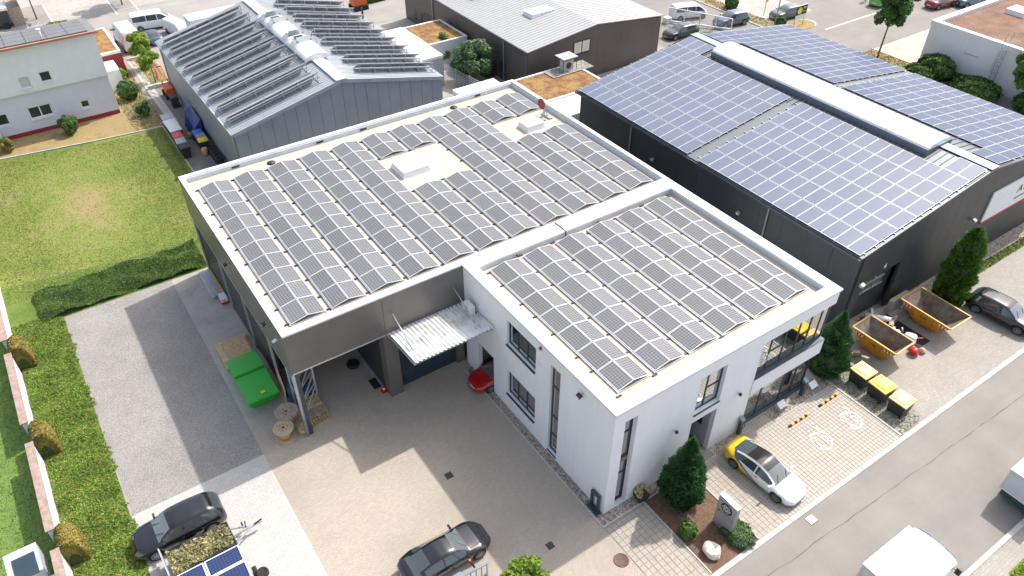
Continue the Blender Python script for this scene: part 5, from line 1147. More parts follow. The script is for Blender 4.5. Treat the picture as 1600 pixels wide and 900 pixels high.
boxtruck('long flat white trailer roof behind the silver hall at the top left', .8, 10.2, 76.9, 2.4, .9, 3.0, cab=False, name='trailer')
t = thing('flatbed_truck', 'dark trailer with white roof beside a brown box at the top left corner', 'truck', (-17, 96, 0))
mb = MB(); mb.box(-20, -15.9, 93.9, 96.6, 2.2, 2.5); mb.build('roof', M['coping'], t); mb = MB(); mb.box(-20, -16.0, 94.0, 96.5, .5, 2.2); mb.build('body', M['darkclad'], t); mb = MB(); mb.box(-15.85, -14.5, 94.6, 101, 0, 2.2); mb.build('crate', M['woodgrey'], t)
for y in (94.0, 96.4): mb = MB(); mb.cyl((-16.6, y - .1, .4), .4, .2, 'y', 16); mb.build('wheel', M['blackrub'], t)
# trailer with shrub cuttings and trailer with solar modules
t = thing('cuttings_trailer', 'open box trailer filled with dry hedge cuttings beside the black SUV', 'trailer', (-18.4, 9.4, 0), R(2))
mb = MB(); mb.box(-1.55, 1.55, -.72, .72, .45, .52); mb.build('bed', M['galv'], t, world=False)
for y in (-.75, .72): mb = MB(); mb.box(-1.55, 1.55, y, y + .03, .45, .88); mb.build('side_board', M['frame'], t, world=False)
mb = MB(); mb.box(1.55, 1.6, -.75, .75, .45, .95); mb.build('front_board', M['frame'], t, world=False); mb = MB(); mb.box(-1.75, -1.68, -.85, .95, .45, 1.25); mb.build('tail_board', M['alu'], t, world=False)
mb = MB(); mb.bar((1.6, 0, .5), (3.1, 0, .5), .09); mb.bar((1.6, .5, .5), (2.6, 0, .5), .07); mb.bar((1.6, -.5, .5), (2.6, 0, .5), .07); mb.build('drawbar', M['galv'], t, world=False)
mb = MB(); mb.bar((2.3, .1, .55), (2.35, .1, 1.0), .05); mb.bar((2.7, -.05, .6), (3.15, -.05, .72), .06); mb.tube([(2.2, .3, .3), (2.2, .3, .8)], .04, 8); mb.build('jockey_wheel', M['plasticblack'], t, world=False)
for s in (-1, 1):
    wm, rm = wheel_mesh(.3); o = bpy.data.objects.new('wheel', wm); COL.objects.link(o); o.parent = t; o.location = (-.2, s * .88, .3); o.rotation_euler = (0, 0, 0 if s > 0 else PI)
CUTP = (-18.4, 9.4)
t = thing('solar_trailer', 'trailer carrying tilted blue solar modules in a white frame at the lower left', 'trailer', (-18.0, 6.7, 0), R(0))
mb = MB(); mb.box(-1.7, 1.3, -1.7, 1.4, .45, .6); mb.build('bed', M['galv'], t, world=False)
for i in range(2):
    for j in range(3):
        x0, y0 = -2.25 + i * 1.76, 1.62 - j * 1.04 - 1.0; mb = MB(); mb.box(x0, x0 + 1.72, y0, y0 + 1.0, 1.17, 1.21); fr_ = mb.build('solar_panel', M['coping'], t, world=False)
        me = pvmesh('solar_cells', 1.58, .88, M['pvblue'], .012, .004); o = bpy.data.objects.new('solar_cells', me); COL.objects.link(o); o.parent = fr_; o.location = (x0 + .86, y0 + .5, 1.211)
mb = MB(); [mb.bar((x, y, .6), (x, y, 1.17), .06) for x in (-1.6, 1.2) for y in (-1.3, 1.3)]; mb.build('support_post', M['galv'], t, world=False, kind=None)
for s in (-1, 1):
    wm, rm = wheel_mesh(.3); o = bpy.data.objects.new('wheel', wm); COL.objects.link(o); o.parent = t; o.location = (.9 + .55, s * 1.2 - .9, .3); o.rotation_euler = (0, 0, PI / 2)
o = bpy.data.objects.new('spare_wheel', wheel_mesh(.3)[0]); COL.objects.link(o); o.parent = t; o.location = (1.72, -.12, .55); o.rotation_euler = (PI / 2, 0, 0)

# ================================================================ SKIPS, BINS, CONTAINER, PALLETS, DRUMS
rust = mat('rusty_inside', (.21, .15, .11), .85, .1, var=.3, vs=2.5, dirt=(.33, .35, .31), ds=.8, fine=.2, fs=14)
skipo = mat('skip_orange', (.58, .28, .03), .5, .05, var=.12, vs=1.5, fine=.08, fs=12, dirt=(.40, .17, .03), ds=1.2)
def skip(label, cx, cy, rz, L_=3.2, Wt=1.8, Hs=1.5, wb=1.2, lb=1.5):
    """open trapezoid skip; long axis along local y"""
    t = thing('skip_container', label, 'skip', (cx, cy, 0), rz, 'orange skips beside the dark hall'); z0 = .1
    T_ = [(-Wt / 2, -L_ / 2), (Wt / 2, -L_ / 2), (Wt / 2, L_ / 2), (-Wt / 2, L_ / 2)]; B_ = [(-wb / 2, -lb / 2), (wb / 2, -lb / 2), (wb / 2, lb / 2), (-wb / 2, lb / 2)]
    zt = [Hs, Hs, Hs, Hs]
    mb = MB()
    for i in range(4): j = (i + 1) % 4; mb.face([(*B_[i], z0), (*B_[j], z0), (*T_[j], zt[j]), (*T_[i], zt[i])])
    mb.face([(*b, z0) for b in B_]); mb.build('hull', skipo, t, world=False, rn=False)
    mb = MB(); s = .95
    for i in range(4): j = (i + 1) % 4; mb.face([(B_[i][0] * s, B_[i][1] * s, z0 + .04), (B_[j][0] * s, B_[j][1] * s, z0 + .04), (T_[j][0] * s, T_[j][1] * .975, zt[j] - .001), (T_[i][0] * s, T_[i][1] * .975, zt[i] - .001)])
    mb.face([(b[0] * s, b[1] * s, z0 + .04) for b in B_]); mb.build('lining', rust, t, world=False, rn=False)
    for i in range(4): j = (i + 1) % 4; mb = MB(); mb.bar((*T_[i], zt[i]), (*T_[j], zt[j]), .09, .07); mb.build('rim', mat('skip_rim', (.70, .42, .12), .5, var=.1), t, world=False)
    for s in (-1, 1):
        for f in (-.28, .28):
            yb, yt = f * lb * 1.4, f * L_ * .8; mb = MB(); mb.bar((s * (wb / 2 + .03), yb, z0 + .05), (s * (Wt / 2 + .02), yt, Hs - .05), .09, .06); mb.build('side_rib', skipo, t, world=False)
        zz = .62; xx = wb / 2 + (Wt - wb) / 2 * (zz - z0) / (Hs - z0) + .04; mb = MB(); mb.bar((s * xx, -1.0, zz), (s * xx, 1.0, zz), .08, .07); mb.build('side_rail', skipo, t, world=False)
        for f in (-1, 1):
            mb = MB()
            for k in range(5):
                y = f * (L_ * .5 - .28) - f * k * .11; zz = 1.22; x_ = s * (wb / 2 + (Wt - wb) / 2 * (zz - z0) / (Hs - z0) + .012)
                mb.m_ = 0; mb.hexa([(x_, y, zz - .09), (x_ + s * .006, y, zz - .09), (x_ + s * .006, y - f * .1, zz - .09), (x_, y - f * .1, zz - .09), (x_ + s * .035, y, zz + .09), (x_ + s * .04, y, zz + .09), (x_ + s * .04, y - f * .1, zz + .09), (x_ + s * .035, y - f * .1, zz + .09)], k % 2)
            mb.build('warning_stripe', [M['coping'], M['red']], t, world=False, rn=False)
        mb = MB(); mb.tube([(s * (Wt / 2), -.1, 1.0), (s * (Wt / 2 + .12), -.1, 1.0)], .05, 8); mb.build('lifting_lug', skipo, t, world=False)
        tx = text('1 2 3' if False else '72/3', .2, (0, 0, 0), (0, 0, 0), M['plasticblack'], t, 'skip_number'); tl = math.atan2((Wt - wb) / 2, Hs - z0)
        zz = .98; tx.location = (s * (wb / 2 + (Wt - wb) / 2 * (zz - z0) / (Hs - z0) + .012), 0, zz); tx.rotation_euler = (Matrix.Rotation(s * PI / 2, 4, 'Z') @ Matrix.Rotation(PI / 2 + tl * 1, 4, 'X')).to_euler()
    return t
skip('rusty empty orange skip nearer the yellow-lidded bins and the office', 22.85, -.45, R(1), 3.2, 1.95); skip('orange skip with rusty inside standing nearer the columnar thuja', 28.05, -.8, R(-1), 3.75, 2.25)
def wbin(label, x, y, lid, h=1.1, wx=1.05, wy=1.1, m='plasticblack', name='wheelie_bin', cat='bin', group='bins with yellow lids', wheels=True):
    t = thing(name, label, cat, (x, y, 0), R(random.uniform(-4, 4)), group); mb = MB(); a, b = wx / 2, wy / 2
    mb.hexa([(-a * .82, -b * .85, .12), (a * .82, -b * .85, .12), (a * .82, b * .85, .12), (-a * .82, b * .85, .12), (-a, -b, h - .05), (a, -b, h - .05), (a, b, h - .05), (-a, b, h - .05)]); mb.build('body', M[m], t, world=False)
    mb = MB(); i0 = 0; n = 6
    mb.hexa([(-a - .04, -b - .04, h - .05), (a + .04, -b - .04, h - .05), (a + .04, b + .04, h - .05), (-a - .04, b + .04, h - .05), (-a - .02, -b - .02, h + .02), (a + .02, -b - .02, h + .04), (a + .02, b + .02, h + .04), (-a - .02, b + .02, h + .02)])
    mb.hexa([(-a + .1, -b + .08, h + .02), (a - .1, -b + .08, h + .02), (a - .1, b - .08, h + .02), (-a + .1, b - .08, h + .02), (-a + .2, -b + .2, h + .08), (a - .2, -b + .2, h + .1), (a - .2, b - .2, h + .1), (-a + .2, b - .2, h + .08)]); mb.build('lid', lid, t, world=False)
    if wheels:
        for s in (-1, 1):
            for q in (-1, 1): mb = MB(); mb.cyl((s * a * .7, q * b * .75 - .03, .1), .1, .06, 'y', 12); mb.build('wheel', M['blackrub'], t, world=False)
    mb = MB(); mb.bar((-a - .06, -b * .7, h - .12), (-a - .06, b * .7, h - .12), .035); mb.build('handle', M[m], t, world=False)
    return t
YL1 = mat('lid_pale_yellow', (.82, .60, .20), .45, var=.05, vs=3); YL2 = mat('lid_yellow', (.85, .60, .02), .4, var=.05, vs=3)
wbin('black bin with pale yellow lid, nearest the conifer, of the three beside the parking bays', 19.5, -1.6, YL1, wy=1.15, wx=1.1); wbin('black bin with deep yellow lid in the middle of the three', 19.45, -3.0, YL2, wy=1.2, wx=1.1); wbin('black bin with pale yellow lid, nearest the street, of the three', 19.4, -4.4, YL1, wy=1.1, wx=1.1)
# alley bins behind the hall
def lm(n, c): return mat(n, c, .5, var=.06, vs=3)
ab = 'bins and crates along the alley kerb'
wbin('grey-lidded green bin furthest along the alley kerb', -7.2, 57.1, lm('lid_grey', (.42, .46, .50)), 1.2, 1.0, 1.2, 'darkclad', group=ab); wbin('long green bin with white lid in the alley', -7.25, 55.05, lm('lid_white', (.75, .72, .74)), 1.2, 1.05, 2.6, 'darkclad', group=ab)
wbin('bin with red lid in the alley', -7.4, 52.9, lm('lid_red', (.62, .07, .08)), 1.15, .8, 1.2, 'darkclad', group=ab); wbin('bin with grey lid between the red-lidded bin and the black bin', -7.45, 51.7, lm('lid_grey2', (.36, .39, .43)), 1.15, .8, 1.0, 'darkclad', group=ab); wbin('black bin nearest the camera at the alley kerb', -7.45, 50.6, M['plasticblack'], 1.1, .8, .9, group=ab)
wbin('bin with bright blue lid against the silver hall', -5.65, 52.7, lm('lid_blue', (.04, .16, .55)), 1.1, .8, .8, 'darkclad', group=ab); wbin('bin with slate lid between the blue and yellow lids', -5.65, 51.8, lm('lid_slate', (.25, .28, .30)), 1.1, .8, .8, 'darkclad', group=ab); wbin('bin with orange-yellow lid against the silver hall', -5.7, 50.9, YL2, 1.1, .8, .8, group=ab)
t = thing('tarpaulin_stack', 'dark blue sheet-covered stack leaning against the silver hall', 'covered stack', (-5.4, 54.8, 0)); mb = MB(); mb.hexa([(-6.1, 53.2, 0), (-4.95, 53.2, 0), (-4.95, 56.8, 0), (-5.9, 56.8, 0), (-5.75, 53.3, 1.1), (-4.96, 53.3, 1.9), (-4.96, 56.6, 1.9), (-5.6, 56.5, 1.6)]); mb.build('tarpaulin', lm('tarp_blue', (.01, .04, .20)), t)
for i in range(5):
    y = 49.9 - i * .62; mb = MB(); r_ = .33
    for j in range(3): mb.lathe([(r_ * .55, -.11), (r_, -.11), (r_ * 1.03, 0), (r_, .11), (r_ * .55, .11), (r_ * .55, -.11)], (-5.35, y, .14 + .24 * j), 'z', 18)
    tag(mb.build('tyre_stack', M['blackrub']), f'{NUM[i]} stack of old tyres from the yellow-lidded bin beside the silver hall', 'tyre stack', 'tyre stacks beside the silver hall')
mb = MB(); mb.lathe([(.25, 0), (.3, .05), (.3, .6), (.25, .7)], (-5.95, 50.0, 0), seg=14); tag(mb.build('wooden_reel', M['wood']), 'small reddish drum standing by the tyre stacks', 'drum')
mb = MB(); mb.lathe([(.2, 0), (.28, .1), (.3, .4), (.1, .6)], (-6.15, 54.0, 0), seg=14); tag(mb.build('gas_bottle', mat('bottle_ochre', (.35, .28, .08), .5)), 'ochre gas bottle beside the blue covered stack', 'gas bottle')
t = thing('compact_loader', 'small orange loader parked against the silver hall', 'loader', (-5.2, 64.5, 0)); org = lm('loader_orange', (.65, .14, .03))
mb = MB(); mb.box(-5.7, -4.95, 63.2, 64.8, .4, 1.2); mb.build('body', org, t); mb = MB(); mb.bar((-5.6, 64.5, 1.2), (-5.6, 66.4, 2.4), .12); mb.bar((-5.0, 64.5, 1.2), (-5.0, 66.4, 2.4), .12); mb.bar((-5.6, 66.4, 2.4), (-5.0, 66.4, 2.4), .12); mb.bar((-5.6, 66.4, 2.4), (-5.6, 67, .8), .1); mb.build('mast', org, t)
for q in (63.5, 64.6): mb = MB(); mb.cyl((-5.85, q, .35), .35, .2, 'x', 14); mb.build('wheel', M['blackrub'], t)
mb = MB(); mb.box(-5.8, -5.1, 61.0, 61.9, 0, 1.1); tag(mb.build('rubbish_bin', M['plasticblack']), 'plain black bin in the alley behind the orange loader', 'bin')
t = thing('compact_excavator', 'small orange machine behind the silver hall at the top edge', 'excavator', (21.8, 76.4, 0)); mb = MB(); mb.box(21, 22.8, 75.6, 77, .6, 1.8); mb.build('body', org, t); mb = MB(); mb.box(20.9, 22.9, 75.4, 75.8, 0, .6); mb.box(20.9, 22.9, 76.8, 77.2, 0, .6); mb.build('track', M['blackrub'], t); mb = MB(); mb.bar((21, 76.3, 1.5), (19.4, 76.0, 2.6), .2); mb.build('arm', org, t)
# green container
grn = lm('container_green', (.035, .42, .045)); grn.node_tree.nodes['Principled BSDF'].inputs['Roughness'].default_value = .4
t = thing('green_container', 'bright green lidded waste container standing beside the open hall side', 'container', (-12.25, 19.2, 0))
mb = MB(); mb.hexa([(-12.9, 17.6, .15), (-11.6, 17.6, .15), (-11.6, 21.0, .15), (-12.9, 21.0, .15), (-13.15, 17.15, 1.1), (-11.35, 17.15, 1.1), (-11.35, 21.4, 1.1), (-13.15, 21.4, 1.1)]); mb.build('body', grn, t)
for (a, b, za, zb_) in ((17.1, 19.3, 1.18, 1.40), (19.36, 20.35, 1.55, 1.55), (20.41, 21.45, 1.42, 1.12)): mb = MB(); mb.hexa([(-13.2, a, 1.1), (-11.3, a, 1.1), (-11.3, b, 1.1), (-13.2, b, 1.1), (-13.2, a, za), (-11.3, a, za), (-11.3, b, zb_), (-13.2, b, zb_)]); mb.build('lid', grn, t)
mb = MB(); mb.bar((-13.22, 17.12, 1.08), (-11.28, 17.12, 1.08), .07); mb.bar((-13.15, 17.3, .7), (-11.35, 17.3, .7), .06); mb.build('edge_profile', grn, t); mb = MB(); mb.box(-12.25, -12.0, 17.4, 17.6, 1.255, 1.27); mb.build('sticker', M['yellow'], t)
# boards behind it
for i, (a, b, c_, d_, z, m, lb) in enumerate(((-13.15, -11.1, 21.6, 24.4, .06, 'ply', 'large pale plywood board lying behind the green container'), (-12.75, -11.35, 22.1, 24.0, .30 , 'wood', 'brown board with pale spots on top of the plywood behind the green container'))):
    t = thing('board_stack', lb, 'boards', ((a + b) / 2, (c_ + d_) / 2, 0)); n = 4
    for k in range(n): mb = MB(); j = NR.uniform(-.08, .08, 4); mb.box(a + j[0], b + j[1], c_ + j[2], d_ + j[3], z + k * .05, z + k * .05 + .04); mb.build('board', M[m if k == n - 1 else 'wood'], t)
    if i: mb = MB(); [mb.cyl((x, y, z + .19), .1, .012) for x, y in ((-12.3, 22.8), (-11.8, 23.3), (-12.4, 23.5))]; mb.build('pale_spots', M['ply'], t, kind='stuff')
t = thing('pipe_stack', 'stack of grey and yellow profiles lying along the hall wall near the hedge', 'profiles', (-11.3, 31.0, 0))
for k in range(7): x = -11.75 + k * .13; mb = MB(); mb.box(x, x + .1, 29.1 + NR.uniform(0, .3), 32.7, .08, .2 + .03 * (k % 3)); mb.build('profile', M['yellow'] if k == 6 else M['galv'], t)
t = thing('hand_cart', 'small red and white cart at the end of the profile stack', 'cart', (-11.1, 28.6, 0)); mb = MB(); mb.box(-11.4, -10.95, 28.2, 29.0, .3, .55); mb.build('tray', M['coping'], t); mb = MB(); mb.box(-11.42, -10.93, 28.2, 28.3, .1, .3); mb.bar((-11.2, 28.2, .4), (-11.4, 27.7, .9), .04); mb.build('frame', M['red'], t)
# cable drums
def drum(label, x, y, r, h, m, tilt=0):
    t = thing('cable_drum', label, 'cable drum', (x, y, 0), 0, 'cable drums beside the lattice column'); mb = MB()
    for z, nm in ((0, 'lower_flange'), (h - .07, 'upper_flange')):
        mb = MB(); n = 7
        for k in range(n):      # planks
            a, b = -r + 2 * r * k / n + .006, -r + 2 * r * (k + 1) / n - .006; xm = (a + b) / 2; half = math.sqrt(max(.01, r * r - xm * xm)); pts = []
            h0, h1 = math.sqrt(max(0.002, r * r - a * a)), math.sqrt(max(.002, r * r - b * b)); pts = [(a, -h0), (xm, -half), (b, -h1), (b, h1), (xm, half), (a, h0)]
            mb = MB(); mb.prism(pts, z, z + .07); mb.build('plank', M[m], t, world=False)
    mb = MB(); mb.cyl((0, 0, .07), r * .55, h - .14, seg=20); mb.build('core', M['wood'], t, world=False)
    mb = MB(); mb.cyl((0, 0, h), .07, .006); [mb.cyl((.4 * r * math.cos(q), .4 * r * math.sin(q), h), .03, .006, seg=8) for q in (0, 1.05, 2.1, 3.14, 4.2, 5.25)]; mb.build('bolt_holes', M['plasticblack'], t, world=False, kind='stuff')
    return t
drum('larger grey-topped wooden cable drum next to the green container', -11.5, 15.5, .68, 1.0, 'woodgrey'); drum('smaller yellowish wooden cable drum nearer the camera', -12.1, 14.5, .6, .9, 'ply')
mb = MB(); mb.cyl((-11.0, 14.4, 0), .35, .35, seg=16); mb.cyl((-11.0, 14.4, .35), .2, .1, seg=12); tag(mb.build('small_spool', M['woodyel']), 'small yellow spool squeezed behind the column foot', 'spool')
mb = MB(); mb.hexa([(-11.15, 16.7, 0), (-11.1, 16.7, 0), (-10.95, 18.3, 0), (-11.0, 18.3, 0), (-11.0, 16.9, 1.3), (-10.96, 16.9, 1.3), (-10.9, 17.9, 2.2), (-10.94, 17.9, 2.2)]); tag(mb.build('leaning_board', M['wood']), 'triangular wooden board leaning between container and hall', 'board')
# pallets
def pallet(label, x, y, rz=0, m='woodgrey', L_=1.2, W_=.8, n=5, rows=0, z=0):
    t = thing('pallet', label, 'pallet', (x, y, z), rz, 'pallets under the hall corner')
    for k in range(3): mb = MB(); yy = -W_ / 2 + k * (W_ - .1) / 2; mb.box(-L_ / 2, L_ / 2, yy, yy + .1, 0, .1); mb.build('bearer', M[m], t, world=False)
    for k in range(n): mb = MB(); xx = -L_ / 2 + k * (L_ - .12) / (n - 1); mb.box(xx, xx + .1, -W_ / 2, W_ / 2, .1, .125); mb.build('slat', M[m], t, world=False)
pallet('bright new pallet lying nearest the lattice column', -9.75, 16.0, R(0), 'woodyel', .85, .9, 6, z=.26); pallet('weathered pallet in the middle beside the column foot', -9.85, 15.3, R(90), 'woodgrey', 1.0, 1.2, 7, z=.13)
pallet('brown pallet nearest the yard beside the column foot', -9.9, 14.75, R(2), 'wood', 1.15, 1.0, 7); pallet('brown pallet underneath the weathered one', -9.85, 15.6, R(1), 'wood', 1.25, 1.5, 8)
t = thing('blue_crates', 'stack of blue-grey crates in the shade behind the lattice column', 'crates', (-10.2, 17.3, 0))
for k, (a, b, z, s) in enumerate(((-10.6, 17.0, 0, .9), (-9.7, 17.2, 0, .8), (-10.5, 17.1, .65, .75))): mb = MB(); mb.box(a - s / 2, a + s / 2, b - s / 2, b + s / 2, z + .02, z + .6); mb.build('crate', lm('crate_blue', (.06, .12, .18)), t)
# items under the roof
mb = MB(); mb.lathe([(.22, 0), (.38, 0), (.42, .11), (.38, .22), (.22, .22)], (-6.3, 17.7, .0), seg=22); tag(mb.build('lying_tyre', M['blackrub']), 'single black tyre lying on the yard under the hall roof', 'tyre')
mb = MB(); mb.box(-6.1, -5.6, 15.0, 15.9, .01, .06); tag(mb.build('rubber_mat', M['plasticblack']), 'black rubber mat in front of the brown column', 'mat')
t = thing('traffic_cone', 'small red and white traffic cone beside the brown clad column', 'traffic cone', (-5.65, 14.55, 0)); mb = MB(); mb.box(-5.83, -5.47, 14.37, 14.73, 0, .04); mb.build('base', M['red'], t); mb = MB(); mb.lathe([(.13, .04), (.1, .2)], (-5.65, 14.55, 0), seg=14); mb.lathe([(.08, .34), (.03, .52)], (-5.65, 14.55, 0), seg=14); mb.build('cone', M['red'], t); mb = MB(); mb.lathe([(.1, .2), (.08, .34)], (-5.65, 14.55, 0), seg=14); mb.build('reflective_band', M['coping'], t)
# rubble around the skips
t = thing('debris_table', 'cluttered heap of boards and a white board between conifer and first skip', 'rubbish', (20.9, .8, 0))
for k in range(20): mb = MB(); x, y = 20.7 + NR.uniform(-.5, .5), .7 + NR.uniform(-1.1, 1.1); mb.bar((x, y, .1 + NR.uniform(0, .5)), (x + NR.uniform(-.5, .5), y + NR.uniform(-.9, .9), .3 + NR.uniform(0, .9)), .25, .05); mb.build('board', M[('wood', 'ply', 'woodgrey', 'plasticblack')[k % 4]], t)
mb = MB(); mb.hexa([(20.4, 1.2, 1.4), (21.4, 1.0, 1.4), (21.6, 2.0, 1.45), (20.6, 2.2, 1.45), (20.4, 1.2, 1.5), (21.4, 1.0, 1.5), (21.6, 2.0, 1.55), (20.6, 2.2, 1.55)]); mb.build('white_board', M['coping'], t)
t = thing('debris_heap', 'heap of tubes, foil, wood and red plastic lying between the two skips', 'rubbish', (25.2, -.2, 0))
for k in range(60): mb = MB(); x, y = 25.1 + NR.uniform(-1.1, .8), .1 + NR.uniform(-1.5, 2.0); mb.bar((x, y, NR.uniform(.05, .35)), (x + NR.uniform(-.7, .7), y + NR.uniform(-.7, .7), NR.uniform(.05, .5)), NR.uniform(.08, .35), NR.uniform(.04, .15)); mb.build('scrap_piece', [M['wood'], M['red'], M['coping'], M['plasticblack'], M['ply'], M['galv']][k % 6], t)
mb = MB(); mb.tube([(24.6, 1.9, .6), (25.6, .6, .6)], .16, 12); mb.build('cardboard_tube', M['coping'], t)
mb = MB(); mb.box(25.4, 26.6, -1.9, 1.4, .02, .06); mb.build('black_foil', M['blackrub'], t)
rock('foil_bundle', 'crumpled white foil bundle at the street end of the rubbish between the skips', (25.3, -1.2, .35), .55, mat('foil_white', (.60, .57, .55), .6), 'foil bundle', 9, .9)
rock('red_sack', 'red plastic sack lying beside the first skip', (24.6, -2.0, .2), .42, M['red'], 'sack', 12, .8); rock('cardboard_heap', 'crumpled cardboard behind the red sack', (25.2, -2.2, .15), .3, M['ply'], 'cardboard', 14, .8)
mb = MB(); mb.box(26.7, 28.6, 1.35, 1.65, 0, 1.1); tag(mb.build('concrete_block', M['concrete']), 'upright grey concrete block behind the second skip at the dark gable', 'concrete block')
mb = MB()
for k in range(6): mb.box(24.4 + NR.uniform(-1, 1), 24.9 + NR.uniform(-1, 1), 1.2, 1.8, .02, .1)
# sliding gate, signs, lamp post at the north street
t = thing('sliding_gate', 'long white-framed mesh sliding gate near the brown hall', 'gate', (53.7, 47.2, 0)); a, b = Vector((51.6, 50.2, 0)), Vector((56.0, 43.9, 0)); d = (b - a)
mb = MB(); mb.bar(a + Vector((0, 0, .25)), b + Vector((0, 0, .25)), .18); mb.build('bottom_beam', M['coping'], t); mb = MB(); mb.bar(a + Vector((0, 0, 1.9)), b + Vector((0, 0, 1.5)), .1); mb.build('top_beam', M['coping'], t)
for k in range(5): p = a + d * k / 4; mb = MB(); mb.bar(p + Vector((0, 0, .3)), p + Vector((0, 0, 1.9 - .1 * k)), .1); mb.build('post', M['coping'], t)
mb = MB()
for k in range(60): p = a + d * (k + .5) / 60; mb.bar(p + Vector((0, 0, .3)), p + Vector((0, 0, 1.85 - .4 * k / 60)), .018)
mb.build('mesh_bars', M['alu'], t, kind='stuff'); mb = MB(); mb.box(51.1, 51.9, 49.9, 50.7, 0, .7); mb.build('drive_box', M['coping'], t)
t = thing('banner_board', 'black sign board with round yellow emblem on two posts at the street corner', 'sign', (64, 40.4, 0))
for x in (63.2, 64.85): mb = MB(); mb.tube([(x, 40.4, 0), (x, 40.4, 2.5)], .04, 8); mb.build('post', M['galv'], t)
mb = MB(); mb.box(63.1, 65.0, 40.32, 40.38, 1.5, 2.6); mb.build('board', M['plasticblack'], t); mb = MB(); mb.box(63.1, 65.0, 40.31, 40.39, 1.05, 1.49); mb.build('lower_panel', M['coping'], t); mb = MB(); mb.box(63.08, 65.02, 40.30, 40.40, 2.601, 2.66); mb.build('top_trim', M['coping'], t)
mb = MB(); mb.cyl((63.65, 40.29, 2.02), .42, .02, 'y', 24); mb.build('emblem', M['yellow'], t); mb = MB(); mb.box(64.2, 64.8, 40.29, 40.31, 2.2, 2.4); mb.box(64.25, 64.7, 40.29, 40.31, 1.8, 1.95); mb.build('printed_marks', mat('print_olive', (.35, .40, .15), .5), t, kind='stuff')
t = thing('street_lamp', 'slim grey lamp post rising past the top edge beside the grey estate car', 'street lamp', (61.3, 41.7, 0)); mb = MB(); mb.tube([(61.3, 41.7, 0), (61.3, 41.7, 7.5)], [.09, .05], 10); mb.build('pole', M['galv'], t); mb = MB(); mb.bar((61.3, 41.7, 7.5), (60.1, 41.7, 7.7), .12); mb.build('arm', M['galv'], t)
t = thing('parking_sign', 'blue and yellow traffic sign on a post beside the silver grey estate', 'sign', (62.4, 44.5, 0)); mb = MB(); mb.tube([(62.4, 44.5, 0), (62.4, 44.5, 3.2)], .04, 8); mb.build('post', M['galv'], t); mb = MB(); mb.box(62.05, 62.75, 44.42, 44.45, 2.5, 3.2); mb.build('blue_plate', lm('sign_blue', (.10, .38, .55)), t); mb = MB(); mb.box(62.15, 62.65, 44.42, 44.45, 2.1, 2.4); mb.build('yellow_plate', M['yellow'], t); mb = MB(); mb.cyl((62.4, 44.5, 0), .3, .3); mb.build('foot', M['coping'], t)
# small metal gate at the bottom edge
t = thing('yard_gate', 'blue-grey metal gate leaf with vertical bars at the bottom picture edge', 'gate', (-7.6, .6, 0))
for z in (.1, 1.0): mb = MB(); mb.bar((-8.6, .70, z), (-6.95, .58, z), .12, .06); mb.build('rail', mat('gate_bluegrey', (.20, .28, .34), .4, .3), t)
for k in range(6): x = -7.0 - k * .3; mb = MB(); mb.bar((x, .58 + k * .022, .1), (x, .58 + k * .022, 1.0), .04); mb.build('bar', MATS['gate_bluegrey'], t)
mb = MB(); mb.box(-8.9, -8.3, .2, .95, 0, 1.02); mb.build('motor_box', MATS['gate_bluegrey'], t); mb = MB(); mb.tube([(-7.6, .75, 1.0), (-7.75, .9, 1.5)], .05, 8); mb.build('lamp_stem', M['plasticblack'], t); mb = MB(); mb.cyl((-7.75, .9, 1.5), .06, .1); mb.build('signal_lamp', org, t)
# fence beside the silver hall
t = thing('slat_fence', 'grey horizontal bar fence between the silver hall and the leafy trees', 'fence', (20.6, 52, 0)); a, b = Vector((19.7, 56.5, 0)), Vector((21.3, 45.2, 0)); d = b - a
for k in range(8): z = .15 + k * .22; mb = MB(); mb.bar(a + Vector((0, 0, z)), b + Vector((0, 0, z)), .05); mb.build('bar', M['galv'], t)
for k in range(6): p = a + d * k / 5; mb = MB(); mb.bar(p, p + Vector((0, 0, 1.85)), .08); mb.build('post', M['galv'], t)
mb = MB(); mb.box(24.2, 25.2, 49.2, 50.6, 0, 1.2); mb.box(24.15, 25.25, 49.15, 50.65, 1.2, 1.28); tag(mb.build('grey_box', M['darkclad']), 'grey storage box against the brown hall beside the door', 'storage box')
mb = MB(); mb.box(20.8, 21.0, 72.9, 73.1, 0, 1.3); tag(mb.build('marker_post', M['frame']), 'dark marker post on the paving behind the silver hall', 'post')

